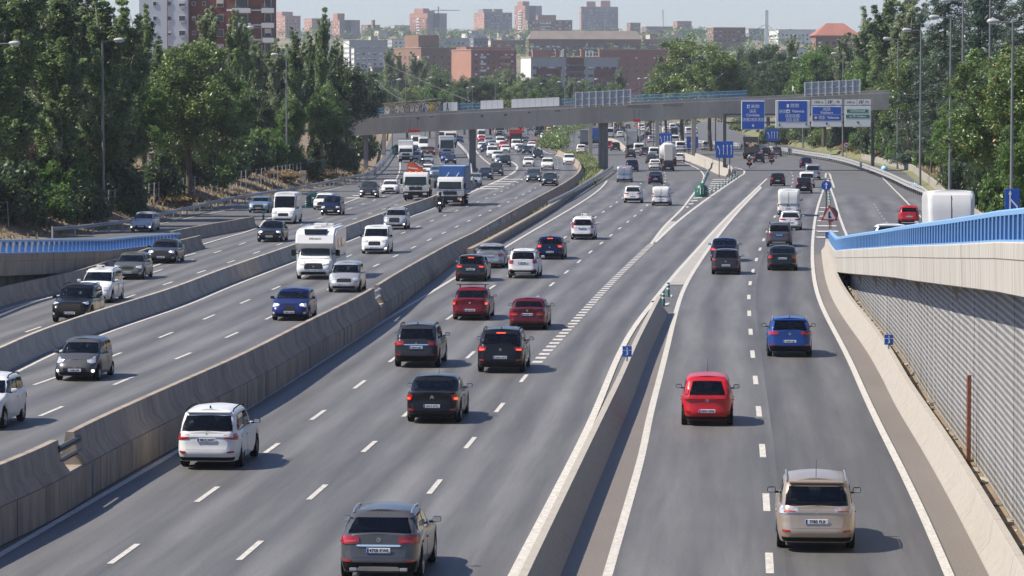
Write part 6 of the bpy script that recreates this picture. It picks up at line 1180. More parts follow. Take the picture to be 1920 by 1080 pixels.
for i, (k, v, px, Y, top, wd, lab) in enumerate([
    ('poplar', 0, -25, 262, -60, 1.2, 'tall poplar cut by the frame edge, above the end of the blue railing'), ('poplar', 1, 28, 268, -75, 1.15, 'tall poplar with a pale trunk at the bushes beside the frame edge'), ('silver', 0, 72, 285, -50, 1.1, 'silvery poplar whose top leaves the frame, second from the frame edge'), ('poplar', 2, 112, 274, -45, 1.2, 'leaning pale trunked poplar behind the wire fence and dark bushes'), ('silver', 1, 150, 296, -40, 1.1, 'silvery poplar rising out of frame just before the nearest lamp'), ('poplar', 0, 200, 288, -20, 1.15, 'dense dark poplar directly behind the nearest lamp post'), ('poplar', 1, 236, 312, -8, 1.05, 'poplar with yellowing leaves, between nearest lamp and pale block of flats'), ('poplar', 2, 272, 330, 8, .85, 'slim poplar standing before the pale block of flats'),
    ('light', 0, 352, 322, 74, 1.0, 'round bright green broadleaf tree standing right behind the guardrail'), ('poplar', 0, 300, 352, 70, 1.0, 'poplar half hidden behind the round bright green tree'), ('silver', 0, 388, 372, 8, .9, 'thin silvery poplar in front of the brick flats'), ('poplar', 1, 438, 400, 12, .62, 'narrow spire poplar before the flats with balconies'), ('poplar', 2, 458, 404, 32, .62, 'second narrow spire poplar before the flats with balconies'), ('silver', 1, 480, 412, 70, .95, 'ragged silvery poplar behind the thin lamp'), ('silver', 2, 516, 425, 70, .95, 'silvery poplar just left of the lamp by the delivery van'), ('poplar', 0, 556, 430, 52, .9, 'poplar with open top, right of the lamp by the delivery van'), ('poplar', 1, 606, 440, 8, .55, 'tallest slim poplar spire, in front of the hazy pink flats'), ('poplar', 2, 582, 452, 60, .8, 'poplar joined to the tallest spire on its left side'), ('silver', 0, 632, 455, 68, .75, 'silvery poplar right of the tallest spire'),
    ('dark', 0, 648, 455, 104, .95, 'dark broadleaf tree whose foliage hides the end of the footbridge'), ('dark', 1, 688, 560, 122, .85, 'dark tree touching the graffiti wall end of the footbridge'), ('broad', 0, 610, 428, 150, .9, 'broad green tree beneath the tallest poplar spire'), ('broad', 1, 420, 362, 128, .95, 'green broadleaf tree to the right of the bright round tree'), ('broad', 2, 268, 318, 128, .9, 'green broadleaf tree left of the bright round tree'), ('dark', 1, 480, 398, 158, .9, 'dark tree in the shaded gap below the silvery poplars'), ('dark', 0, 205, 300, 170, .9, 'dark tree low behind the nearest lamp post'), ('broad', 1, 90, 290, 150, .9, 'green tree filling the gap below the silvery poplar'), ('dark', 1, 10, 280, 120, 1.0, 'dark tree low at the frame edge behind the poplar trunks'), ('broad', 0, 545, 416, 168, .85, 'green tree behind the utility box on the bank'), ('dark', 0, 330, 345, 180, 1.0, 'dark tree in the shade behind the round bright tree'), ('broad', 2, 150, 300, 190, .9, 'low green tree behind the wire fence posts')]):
    tree(k, v, px, Y, top, lab, GL, wide=wd)
for i, px in enumerate((-30, 45, 130, 205, 290, 370, 440, 505)): tree('dark' if i % 2 else 'broad', i % 2, px, 350 + i * 14, 60 + (i * 37) % 60, f'{ordw(i)} tree of the second row behind the poplars, from the frame edge', 'second row of trees on the bank', wide=1.15)
GR = 'trees in the park beside the outgoing lanes'
for k, v, px, Y, top, wd, lab in [
    ('light', 0, 1282, 660, 68, 1.0, 'large light green tree just right of the red brick wall'), ('light', 1, 1335, 640, 78, 1.0, 'light green tree crossed by the long stay cable'), ('broad', 0, 1252, 700, 118, .9, 'lower green tree at the foot of the red brick wall'), ('dark', 0, 1392, 620, 84, 1.1, 'dark tree with the stay cable end above the blue sign'), ('dark', 1, 1440, 610, 70, 1.0, 'dark tree in front of the foot of the white pylon'), ('dark', 0, 1490, 640, 92, 1.0, 'dark tree right of the white pylon'), ('silver', 0, 1484, 660, 62, .8, 'thin tree top beside the white pylon'), ('broad', 1, 1545, 585, 82, 1.05, 'green tree behind the second sign frame'), ('silver', 1, 1580, 600, 66, .9, 'silvery tree in front of the red roofed building'), ('silver', 2, 1622, 560, 10, 1.0, 'tall silvery tree with a bare top against the sky'), ('poplar', 0, 1662, 520, -25, 1.2, 'tall green tree rising above the right end of the footbridge'), ('silver', 0, 1706, 500, -20, 1.2, 'tall silvery tree behind the lamp above the round yellowish tree'), ('broad', 2, 1628, 540, 96, 1.0, 'green tree filling the gap at the right end of the footbridge'),
    ('cedar', 0, 1772, 400, -46, 1.0, 'dark cedar with drooping branches behind the tall lamps'), ('cedar', 1, 1856, 395, -70, 1.0, 'second dark cedar beyond the lamp cut by the frame'), ('conifer', 0, 1838, 360, -20, 1.0, 'narrow bluish conifer between the two cedars'), ('cedar', 0, 1925, 350, -60, 1.0, 'cedar branches reaching in at the top corner'), ('bloom', 0, 1706, 412, 104, 1.0, 'round tree with yellowish blossom above the slip road'), ('bloom', 1, 1868, 276, 82, .95, 'big tree with orange flower clusters by the frame edge'), ('broad', 0, 1806, 306, 168, 1.0, 'dense green tree over the large white van'), ('bloom', 0, 1930, 262, 84, .9, 'tree with orange flowers cut by the frame edge'), ('broad', 1, 1775, 340, 200, .9, 'green tree behind the fence beside the tall lamp'), ('dark', 1, 1850, 262, 232, .85, 'dark tree just above the blue merge sign'), ('broad', 2, 1905, 250, 220, .8, 'green tree behind the last lamp post'), ('dark', 0, 1746, 380, 190, .8, 'dark tree in shade right of the round yellowish tree'), ('dark', 1, 1563, 470, 228, .55, 'small dark tree leaning over the fence below the signs'), ('dark', 0, 1660, 470, 170, .8, 'dark tree behind the gantry leg')]:
    tree(k, v, px, Y, top, lab, GR, wide=wd)
for i, px in enumerate((1420, 1470, 1530, 1590, 1650, 1700, 1760, 1830)): tree('dark' if i % 2 else 'broad', i % 2, px, 690 - i * 26, 92 - i * 6, f'{ordw(i)} tree of the mass behind the park fence, from the pylon', 'mass of park trees', wide=1.15)
GB = 'trees between the footbridge and the brick buildings'
for k, v, px, Y, top, lab in [('silver', 0, 728, 1000, 88, 'pale poplar rising before the brown brick block'), ('silver', 1, 748, 1010, 100, 'second pale poplar before the brown brick block'), ('silver', 2, 776, 980, 96, 'wide pale poplar under the long stay cable'), ('silver', 0, 792, 985, 104, 'pale poplar joined to the wide one'), ('broad', 0, 820, 940, 118, 'green tree at the corner of the brick block'), ('dark', 0, 870, 900, 138, 'dark pine like tree left of the small poplar'), ('dark', 1, 898, 890, 136, 'dark round tree before the long red brick block'), ('light', 1, 920, 900, 140, 'light green tree before the long red brick block'), ('silver', 1, 950, 960, 124, 'small pale poplar before the end of the red brick block'), ('silver', 2, 1163, 960, 124, 'small pale poplar at the corner of the grey brick block'), ('broad', 1, 725, 820, 158, 'bright low tree above the graffiti wall'), ('light', 0, 765, 830, 162, 'yellow green low tree above the graffiti wall'), ('broad', 2, 805, 840, 152, 'low tree under the stay cable end'), ('broad', 0, 845, 850, 160, 'low tree behind the blue mesh fence'), ('light', 1, 975, 860, 152, 'low green tree behind the grey hoarding'), ('broad', 1, 1010, 850, 160, 'round low tree in front of the grey brick block'), ('dark', 0, 1035, 900, 160, 'dark low tree in front of the grey brick block'), ('broad', 2, 1125, 860, 158, 'low tree behind the first sign frame'), ('broad', 0, 1150, 850, 150, 'tree right of the first sign frame'), ('light', 0, 1222, 800, 150, 'light tree at the base of the red wall')] + [(['dark', 'broad', 'silver', 'light'][i % 4], i % 3, 690 + i * 27, 1040 + (i * 53) % 90, 128 + (i * 29) % 26, f'{ordw(i)} tree of the green band below the brick blocks') for i in range(17)]:
    tree(k, v, px, Y, top, lab, GB)
# shrubs
def shrub_src(m, seed):
    o = empty('shrub'); R = random.Random(seed); C = []; rad = []
    for _ in range(60): d = Vector((R.gauss(0, 1), R.gauss(0, 1), abs(R.gauss(0, .9)))).normalized() * R.uniform(.5, 1); C.append((d.x * 1.3, d.y * 1.3, .25 + d.z * 1.25)); rad.append(R.uniform(.22, .42))
    link('foliage', leaves_mesh('foliage', C, rad, 150, .075, LM[m], .3, seed), o); t = MB()
    for k in range(5): limb(t, (0, 0, -.3), (R.uniform(-.6, .6), R.uniform(-.6, .6), 1.0), .04, .01, .1, 3, R)
    t.build('stem', M['bark'], o, 60); return [o, False]
SH = {k: shrub_src(k, i + 3) for i, k in enumerate(('dark', 'broad', 'light', 'plum', 'dry'))}
def shrub(m, px, py, Y, sx, sz, label, grp):
    s = SH[m]; o = s[0] if not s[1] else copy_tree(s[0]); s[1] = True; p = D(px, py, Y)
    for _ in range(60):
        if (px > 1380 and Y < 1000 and p.x - RKL(Y) < 1.2 + sx) or (px < 960 and Y < 700 and LKL(Y) - p.x < 1.2 + sx): Y += 5; p = D(px, py, Y)
    b = lbank(p.x, Y) if px < 960 else rbank(p.x, Y); o.location = (p.x, Y, b - .1); o.scale = (sx, sx, sz); o.rotation_euler = (0, 0, px % 6); tag(o, label, 'shrub', grp)
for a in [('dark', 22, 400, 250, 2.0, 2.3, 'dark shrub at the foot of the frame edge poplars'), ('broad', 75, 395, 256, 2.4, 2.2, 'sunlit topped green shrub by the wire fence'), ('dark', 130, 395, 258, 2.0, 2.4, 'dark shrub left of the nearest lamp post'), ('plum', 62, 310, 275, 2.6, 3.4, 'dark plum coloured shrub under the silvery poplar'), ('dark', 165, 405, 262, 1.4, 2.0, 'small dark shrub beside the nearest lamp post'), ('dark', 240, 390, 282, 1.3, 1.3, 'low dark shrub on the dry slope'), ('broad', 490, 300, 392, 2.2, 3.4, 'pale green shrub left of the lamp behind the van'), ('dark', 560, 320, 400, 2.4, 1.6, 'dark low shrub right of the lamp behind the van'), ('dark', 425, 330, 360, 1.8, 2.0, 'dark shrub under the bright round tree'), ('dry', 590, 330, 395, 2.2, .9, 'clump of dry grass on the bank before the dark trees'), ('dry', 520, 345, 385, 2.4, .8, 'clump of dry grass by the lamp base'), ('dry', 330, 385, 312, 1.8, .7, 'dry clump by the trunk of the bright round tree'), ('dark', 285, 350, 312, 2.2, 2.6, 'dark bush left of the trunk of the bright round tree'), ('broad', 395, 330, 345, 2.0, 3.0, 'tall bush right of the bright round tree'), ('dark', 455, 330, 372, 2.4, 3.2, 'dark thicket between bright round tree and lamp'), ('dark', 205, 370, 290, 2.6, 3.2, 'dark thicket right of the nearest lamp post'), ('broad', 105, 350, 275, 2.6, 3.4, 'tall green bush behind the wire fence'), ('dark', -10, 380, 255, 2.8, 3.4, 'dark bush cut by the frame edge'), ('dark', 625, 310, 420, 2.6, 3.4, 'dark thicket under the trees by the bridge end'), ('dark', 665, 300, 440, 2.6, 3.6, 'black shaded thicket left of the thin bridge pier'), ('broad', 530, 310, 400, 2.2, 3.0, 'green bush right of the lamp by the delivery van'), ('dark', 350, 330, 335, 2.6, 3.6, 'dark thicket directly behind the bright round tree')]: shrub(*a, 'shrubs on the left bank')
for a in [('light', 1506, 272, 560, 2.4, 3.0, 'bright hedge bush beneath the plain blue overhead sign'), ('broad', 1484, 275, 540, 2.0, 2.8, 'green bush on the park fence below the lane panel'), ('light', 1400, 250, 640, 3.2, 3.6, 'yellow green bush behind the gantry leg'), ('dark', 1570, 280, 452, 1.6, 2.6, 'dark bush overgrowing the fence near the speed sign'), ('dry', 1600, 290, 430, 2.2, .9, 'dry grass clump along the retaining wall'), ('broad', 1690, 320, 392, 1.8, 2.4, 'green bush at the fence right of the tall lamp base'), ('broad', 1745, 345, 330, 2.0, 3.2, 'green bush behind the tall lamp over the red hatchback'), ('light', 1725, 290, 400, 2.4, 1.4, 'sunlit green bush in the gap below the round tree'), ('dark', 1860, 350, 210, 2.0, 3.0, 'dark bush left of the blue merge sign'), ('broad', 1915, 330, 200, 2.2, 3.4, 'green bush right of the blue merge sign'), ('dark', 1820, 350, 230, 2.2, 2.6, 'dark bush at the shoulder of the white van'), ('dry', 1660, 310, 395, 1.6, .8, 'dry weeds behind the guardrail curve')] + [(m_, px, 300, 420 + i * 9, 2.6, h_, f'{ordw(i)} undergrowth bush at the foot of the park trees, from the gantry') for i, (m_, px, h_) in enumerate([('dark', 1450, 3.2), ('broad', 1475, 2.6), ('dark', 1525, 3), ('light', 1545, 2.2), ('dark', 1595, 3.4), ('broad', 1625, 3), ('dark', 1645, 3.4), ('broad', 1672, 3), ('dark', 1695, 3.4), ('dark', 1715, 3.2), ('broad', 1735, 3.2), ('dark', 1760, 3.6), ('broad', 1785, 3.4), ('dark', 1810, 3.6)])]: shrub(*a, 'bushes along the park fence')
# clipped hedge in the far median
r = empty('hedge', G(1035, 274), 0, 'clipped green hedge between the far carriageways, seen under the footbridge', 'hedge'); C = []; rad = []; p0 = r.location.copy()
hl = PX([(1024, 276), (1045, 279), (1040, 268), (1048, 258), (1062, 250), (1085, 243), (1100, 239)], 0, 12)
for p in hl:
    for k in range(5): C.append((p.x - p0.x + random.uniform(-2.2, 2.2), p.y - p0.y + random.uniform(-4, 4), random.uniform(.4, 2.0))); rad.append(.9)
link('foliage', leaves_mesh('foliage', C, rad, 60, .2, LM['light'], .4, 8), r)
# grass and weeds
def tufts(name, pts, h, m, label=None):
    g = MB()
    for p in pts:
        for k in range(4): a = random.uniform(0, 6.28); l = h * random.uniform(.5, 1.2); w_ = h * .12; dx, dy = math.cos(a), math.sin(a); g.add([(p[0] - dy * w_, p[1] + dx * w_, p[2]), (p[0] + dy * w_, p[1] - dx * w_, p[2]), (p[0] + dx * l * .5, p[1] + dy * l * .5, p[2] + l)], [(0, 1, 2)])
    o = g.build(name, m, fix=False); o['kind'] = 'stuff'; return o
P_ = []
for i in range(5200): y = random.uniform(235, 480); x = LKL(y) - random.uniform(1.2, 14) ; P_.append((x, y, lbank(x, y) - .05))
tufts('dry_grass', P_, .45, LM['dry'])
P_ = []
for i in range(3800): y = random.uniform(240, 600); x = RKL(y) + random.uniform(2.2, 9); P_.append((x, y, rbank(x, y) - .05))
tufts('dry_grass', P_, .5, LM['dry'])
P_ = []
for i in range(3000): y = random.uniform(400, 640); a, b = MID(y) + .6, CEN_L(y) - 1; P_.append((random.uniform(min(a, b), max(a, b)), y, .03))
for i in range(160): y = random.uniform(240, 330); P_.append((KW(y) - random.uniform(.2, .9), y, .03))
tufts('weeds', P_, .4, LM['light'])
o = empty('utility_box', (D(568, 330, 396).x, 396, lbank(D(568, 330, 396).x, 396)), 0, 'small grey utility cabinet on the bank behind the guardrail', 'cabinet'); MB().bbox((0, 0, .55), (.8, .5, 1.2), .03).build('cabinet', M['concrete_pale'], o); MB().bbox((0, -.26, .55), (.68, .03, 1.0), .01).build('door', M['galvanised_matt'], o)
for px, py, lab in ((1658, 322, 'light blue plastic bag tied under the guardrail bend'), (1716, 357, 'pale blue plastic bag at the guardrail above the red hatchback'), (1557, 300, 'pale blue plastic bag below the overhead signs')):
    p = G(px, py); mk('bag_blue', (.28, .5, .66), .5); g = MB().lathe([(.05, 0), (.42, .15), (.5, .45), (.3, .75), (.1, .85), (.16, 1.0)], n=10); g.v = [(a * random.uniform(.9, 1.1), b * random.uniform(.85, 1.1), c) for a, b, c in g.v]; o = g.build('plastic_bag', M['bag_blue'], None, 70, loc=p); tag(o, lab, 'bag', 'plastic bags along the guardrail')
# ================================================================ city on the rise beyond the trees
for k, c in dict(brick_red=(.25, .10, .078), brick_orange=(.34, .175, .125), brick_brown=(.22, .13, .09), brick_pink=(.40, .22, .17), wall_grey=(.34, .35, .36), wall_white=(.62, .62, .60), wall_cream=(.52, .47, .38), wall_shade_mauve=(.26, .22, .23), wall_slate=(.16, .17, .2), brick_dark=(.16, .07, .055)).items(): mk(k, c, .9, var=.10, scale=.12, dirt=tuple(x * .8 for x in c), dirt_scale=.05)  # mauve puts the grey-purple shade of the tower sides into the wall colour
mk('window_glass', (.03, .04, .05), .15, var=.4, scale=.3); mk('blind_white', (.60, .60, .57), .7, var=.15, scale=.5); mk('roof_tile', (.26, .21, .17), .9, var=.2, scale=.2); mk('roof_red', (.30, .115, .085), .85, var=.15, scale=.2); mk('dark_strip', (.07, .075, .09), .8); mk('metal_duct', (.6, .62, .63), .4, metal=.4)
def face_windows(gw, gb, o, u, n, w_, h, fh, cw, ww, wh, z0, RR, blind=.35, skip=None, off=.06):
    nc = max(1, int(w_ / cw)); nf = max(1, int(h / fh)); m0 = (w_ - nc * cw) / 2
    for i in range(nc):
        for j in range(nf):
            if skip and skip(i, j, nc, nf): continue
            a = o + u * (m0 + (i + .5) * cw) + Vector((0, 0, z0 + j * fh + fh * .5)) + n * off; b = u * ww / 2; c = Vector((0, 0, wh / 2)); k = RR.random()
            q = [a - b - c, a + b - c, a + b + c, a - b + c]; gw.add(q + [p - n * (off + .1) for p in q], [(0, 1, 2, 3), (0, 4, 5, 1), (1, 5, 6, 2), (2, 6, 7, 3), (3, 7, 4, 0)])
            if k < blind: s = RR.uniform(.3, .95); d = n * .05; gb.add([p + d for p in (a - b + c * (1 - 2 * s), a + b + c * (1 - 2 * s), a + b + c, a - b + c)], [(0, 1, 2, 3)])
def bld(name, label, xl, xc, xr, yt, yb, Y, mL, mR, fh=2.9, cwL=3.2, cwR=3.2, ww=1.4, wh=1.35, blind=.35, balc=None, grp=None, phi=None, parapet=.8, roof=None, strip=None, winL=True, winR=True, cat='building', attic=None, lines=None):
    a_, b_ = max((xc - xl), .01) * Y / FPX, max((xr - xc), .01) * Y / FPX
    ph = phi if phi is not None else max(.12, min(1.2, math.atan2(a_, b_) * .9)); A = a_ / math.sin(ph); B = b_ / math.cos(ph); c = D(xc, yt, Y); zb = D(xc, yb, Y).z; H = c.z - zb
    uL, uR = Vector((-math.sin(ph), math.cos(ph), 0)), Vector((math.cos(ph), math.sin(ph), 0)); nL, nR = Vector((-math.cos(ph), -math.sin(ph), 0)), Vector((math.sin(ph), -math.cos(ph), 0)); RR = random.Random(int(xl * 7 + yt))
    r = empty(name, (c.x, Y, zb), 0, label, cat, grp); z = Vector((0, 0, 1)); cs = [Vector((0, 0, 0)), uR * B, uR * B + uL * A, uL * A]
    for k, (p, q, m) in enumerate(((cs[0], cs[1], mR), (cs[1], cs[2], mR), (cs[2], cs[3], mL), (cs[3], cs[0], mL))):
        mb = MB(); nn = (q - p).normalized(); nn = Vector((nn.y, -nn.x, 0)); v = [p - z * 6, q - z * 6, q + z * H, p + z * H]; mb.add(v + [x - nn * .4 for x in v], [(0, 1, 2, 3), (4, 7, 6, 5), (3, 2, 6, 7), (0, 3, 7, 4), (1, 5, 6, 2)]); mb.build('wall', M[m], r, fix=False)
    def slab(z0, z1, e, m, nm):
        mb = MB(); q = [cs[0] + (-uR - uL) * e, cs[1] + (uR - uL) * e, cs[2] + (uR + uL) * e, cs[3] + (uL - uR) * e]; mb.add([p + z * z0 for p in q] + [p + z * z1 for p in q], [(3, 2, 1, 0), (4, 5, 6, 7), (0, 1, 5, 4), (1, 2, 6, 5), (2, 3, 7, 6), (3, 0, 4, 7)]); return mb.build(nm, M[m], r, fix=False)
    slab(H, H + .35, .25, 'concrete', 'roof')
    if roof:
        mr_, rh = roof; q = [cs[0] - (uR + uL) * .8, cs[1] + (uR - uL) * .8, cs[2] + (uR + uL) * .8, cs[3] + (uL - uR) * .8]; e1 = (uR * min(B * .5, A * .5) + uL * A / 2) + z * (H + rh + .36); e2 = (uR * (B - min(B * .5, A * .5) * .98) + uL * A / 2) + z * (H + rh + .36); q = [p + z * (H + .36) for p in q]
        MB().add(q + [e1, e2], [(0, 1, 5, 4), (1, 2, 5), (2, 3, 4, 5), (3, 0, 4)]).build('tiled_roof', M[mr_], r, fix=False)
    gw, gb = MB(), MB()
    if winL and A > 2: face_windows(gw, gb, Vector((0, 0, 0)) + uL * 0, uL, nL, A, H - parapet, fh, cwL, ww, wh, 0, RR, blind)
    if winR and B > 2: face_windows(gw, gb, Vector((0, 0, 0)), uR, nR, B, H - parapet, fh, cwR, ww, wh, 0, RR, blind, (lambda i, j, nc, nf: strip and abs((i + .5) / nc - strip[0]) < strip[1] + .5 / nc) if strip else None)
    if gw.v: gw.build('windows', M['window_glass'], r, fix=False)['kind'] = 'stuff'
    if gb.v: gb.build('blinds', M['blind_white'], r, fix=False)['kind'] = 'stuff'
    if strip: mb = MB(); o = uR * (B * (strip[0] - strip[1])) + nR * .25; e = uR * (B * strip[1] * 2); mb.add([o, o + e, o + e + z * (H - .3), o + z * (H - .3), o - nR * .4, o + e - nR * .4, o + e + z * (H - .3) - nR * .4, o + z * (H - .3) - nR * .4], [(0, 1, 2, 3), (0, 4, 5, 1), (1, 5, 6, 2), (2, 6, 7, 3), (3, 7, 4, 0)]); mb.build('stair_shaft', M['dark_strip'], r, fix=False)  # dark strip in one even colour up the tower's side
    if balc:
        g = MB()
        for side, f0, f1, m in balc:
            u, n, Wd = (uL, nL, A) if side == 'L' else (uR, nR, B); g = MB()
            for j in range(int((H - parapet) / fh)):
                o = u * (Wd * f0) + z * (j * fh + .1); e = u * (Wd * (f1 - f0)); q = [o, o + e, o + e + n * 1.1, o + n * 1.1]; g.add(q + [p + z * 1.0 for p in q], [(3, 2, 1, 0), (4, 5, 6, 7), (2, 3, 7, 6), (1, 2, 6, 5), (3, 0, 4, 7)])
            g.build('balconies', M[m], r, fix=False)['kind'] = 'stuff'
    if attic:
        for f0, f1, hh, m in attic: mb = MB(); o = uR * (B * f0) + uL * (A * .25) + z * (H + .3); e = uR * (B * (f1 - f0)); d = uL * (A * .5); q = [o, o + e, o + e + d, o + d]; mb.add(q + [p + z * hh for p in q], [(4, 5, 6, 7), (0, 1, 5, 4), (1, 2, 6, 5), (2, 3, 7, 6), (3, 0, 4, 7)]); mb.build('roof_house', M[m], r, fix=False)
    if lines:
        g = MB()
        for j in range(1, int(H / fh) + 1): g.add([p + z * (j * fh) + n * .12 for p, n in ((Vector((0, 0, -.12)), nR), (uR * B + Vector((0, 0, -.12)), nR), (uR * B + Vector((0, 0, .14)), nR), (Vector((0, 0, .14)), nR))], [(0, 1, 2, 3)])
        g.build('floor_bands', M[lines], r, fix=False)['kind'] = 'stuff'
    return r
CT = 'apartment towers on the skyline'; CM = 'brick blocks in the middle distance'
bld('apartment_tower', 'brick tower with balconies and blank side in mauve shade, nearest left on the skyline', 767, 802, 837, 25, 73, 3600, 'brick_orange', 'wall_shade_mauve', 2.9, 3.4, 4, blind=.25, balc=[('L', .42, .6, 'wall_white'), ('L', .02, .12, 'brick_orange')], winR=False, strip=(.44, .16), attic=[(0, .3, 5, 'brick_orange'), (.3, .6, 3, 'brick_orange')], grp=CT)
bld('apartment_tower', 'grey brown tower with many windows and pink side, second on the skyline', 888, 908, 960, 24, 73, 3600, 'brick_pink', 'wall_shade_mauve', 2.9, 5, 3.3, blind=.45, attic=[(.05, .38, 4, 'wall_shade_mauve'), (.45, .75, 4, 'wall_shade_mauve')], grp=CT)
bld('apartment_tower', 'narrow orange brick tower with shaded grey side behind a brown block', 965, 985, 1016, 11, 60, 3900, 'brick_orange', 'wall_shade_mauve', 2.9, 3.4, 4, blind=.3, winR=False, strip=(.42, .2), balc=[('L', .3, .6, 'wall_white')], attic=[(0, .4, 5, 'brick_orange')], grp=CT)
bld('apartment_tower', 'wide bluish grey tower with two roof houses, tallest right of centre', 1087, 1090, 1159, 13, 60, 3900, 'brick_pink', 'wall_shade_mauve', 2.9, 3.3, 3.1, blind=.5, attic=[(.16, .4, 6, 'brick_pink'), (.55, .8, 7, 'brick_pink')], grp=CT, balc=[('R', .2, .3, 'wall_grey'), ('R', .62, .72, 'wall_grey')])
bld('apartment_block', 'stepped brown brick block before the narrow orange tower', 982, 990, 1073, 38, 68, 3300, 'brick_brown', 'brick_brown', 2.9, 3.2, 3.2, wh=1.8, blind=.5, attic=[(.25, .66, 5, 'brick_brown')], balc=[('R', .28, .5, 'wall_white')], grp=CT)
bld('apartment_block', 'hazy pink block at the skyline edge beside the brick flats', 509, 535, 562, 30, 70, 3300, 'brick_pink', 'brick_pink', 2.9, blind=.4, grp=CT, attic=[(0, .7, 4, 'brick_pink')]); bld('apartment_block', 'hazy pink block behind the tallest poplar spire', 568, 585, 618, 35, 72, 3400, 'brick_pink', 'brick_pink', 2.9, blind=.4, grp=CT)
bld('apartment_tower', 'block with a mauve shaded side and dark stair shaft, right of the tallest poplar', 618, 637, 674, 38, 72, 3100, 'brick_orange', 'wall_shade_mauve', 2.9, 3.4, 4, winR=False, strip=(.42, .14), blind=.3, attic=[(0, .35, 6, 'brick_orange')], grp=CT)
o = bld('brick_chimney', 'slender brick tower on the skyline left of the brick tower', 696, 699, 703, 38, 70, 3400, 'brick_orange', 'brick_brown', winL=False, winR=False, grp=CT)
for a in [('low brown skyline block behind the slender brick tower', 676, 690, 712, 47, 72, 3500, 'brick_brown'), ('low ochre skyline block left of the brick tower', 726, 740, 768, 48, 72, 3600, 'wall_cream'), ('low red row between the two skyline towers', 840, 862, 890, 62, 74, 3500, 'brick_orange'), ('dark low block just left of the crane mast', 1176, 1182, 1201, 43, 60, 3800, 'brick_brown'), ('low brown row under the red and white mast', 1205, 1212, 1262, 50, 60, 3900, 'brick_brown'), ('small orange block right of the mast', 1264, 1270, 1297, 40, 60, 3700, 'brick_orange'), ('brown flat block left of the white pylon', 1330, 1338, 1398, 52, 80, 2400, 'brick_brown'), ('pale low block right of the white pylon', 1448, 1460, 1530, 56, 84, 2600, 'wall_white'), ('grey low skyline block behind the brown one', 1398, 1404, 1434, 54, 78, 3000, 'wall_grey')]: bld('apartment_block', a[0], *a[1:7], a[7], a[7], grp='low blocks on the skyline')
bld('apartment_block', 'red tiled roof building half hidden by trees on the right', 1524, 1530, 1612, 68, 100, 1500, 'brick_brown', 'brick_brown', 3, blind=.5, roof=('roof_red', 5.5), cat='building')
# middle distance
bld('apartment_block', 'long dark block under a wide grey tiled roof', 990, 992, 1202, 74, 100, 2300, 'brick_dark', 'brick_dark', 2.9, 3, 3.6, ww=2.4, wh=1.5, blind=.4, roof=('roof_tile', 5.5), balc=[('R', .02, .22, 'wall_slate'), ('R', .48, .66, 'wall_cream'), ('R', .84, .95, 'wall_cream')], grp=CM, phi=.15)
bld('apartment_block', 'long orange red brick block ending behind the grey one', 845, 884, 968, 94, 172, 1500, 'brick_orange', 'brick_red', 2.9, 9, 3.0, ww=1.2, wh=1.5, blind=.5, balc=[('R', .18, .30, 'wall_white'), ('R', .62, .86, 'brick_pink')], grp=CM, attic=[(0, 1, 1.2, 'roof_red')], phi=.5, winL=False)
bld('apartment_block', 'front block of grey concrete and red brick panels, with pale blank end', 976, 996, 1161, 108, 192, 1300, 'wall_white', 'wall_grey', 2.9, 6, 3.2, ww=2.0, wh=1.1, blind=.5, grp=CM, phi=.35, winL=False)
bld('apartment_block', 'plain dark red brick block with rows of tiny windows', 1130, 1131, 1290, 93, 190, 1650, 'brick_red', 'brick_red', 3.2, 4, 4.4, ww=.9, wh=1.0, blind=.2, grp=CM, phi=.12)
r = bpy.data.objects.get('apartment_block.001'); 
fb = [o for o in bpy.data.objects if o.get('label', '').startswith('front block')][0]; ph = .35; Bq = (1161 - 996) * 1300 / FPX / math.cos(ph); uR = Vector((math.cos(ph), math.sin(ph), 0)); nR = Vector((math.sin(ph), -math.cos(ph), 0)); Hq = D(996, 108, 1300).z - D(996, 192, 1300).z
def relief(f0, f1, z0, z1, d, m, nm): o = uR * (Bq * f0) + Vector((0, 0, Hq * z0)); e = uR * (Bq * (f1 - f0)); h = Vector((0, 0, Hq * (z1 - z0))); q = [o, o + e, o + e + h, o + h]; MB().add([p + nR * d for p in q] + [p - nR * .1 for p in q], [(0, 1, 2, 3), (0, 4, 5, 1), (1, 5, 6, 2), (2, 6, 7, 3), (3, 7, 4, 0)]).build(nm, M[m], fb, fix=False)
for f0, f1, z0, z1 in ((.06, .335, 0, .76), (.40, .60, 0, 1.0), (.72, .96, 0, .76)): relief(f0, f1, z0, z1, .35, 'brick_dark', 'brick_panel')
gw, gb = MB(), MB(); RR = random.Random(4)
for f0, f1 in ((.08, .32), (.42, .58), (.75, .95)): face_windows(gw, gb, uR * (Bq * f0) + nR * .36, uR, nR, Bq * (f1 - f0), Hq * .74, 2.9, 2.6, 1.9, 1.0, 0, RR, .6)
gw.build('windows', M['window_glass'], fb, fix=False)['kind'] = 'stuff'; gb.build('blinds', M['blind_white'], fb, fix=False)['kind'] = 'stuff'
for j in range(6): relief(.41, .59, .09 + j * .145, .125 + j * .145, 1.2, 'wall_slate', 'balcony')
for f in (.34, .36, .62, .66, .70): relief(f, f + .012, 1.0, 1.16, .2, 'metal_duct', 'vent_duct')
for i, (x0, x1) in enumerate(((997, 1033), (1040, 1048), (1056, 1062), (1088, 1098), (1122, 1132))): bld('chimney_stack', ['row of orange brick chimney stacks behind the grey front block', 'orange stack next to the chimney row', 'short orange stack between white ducts', 'orange stack above the brick stair panel', 'orange stack at the right end of the grey front block'][i], x0, x0 + 2, x1, 94, 110, 1345, 'brick_orange', 'brick_orange', winL=False, winR=False, cat='chimney', grp='orange chimney stacks')
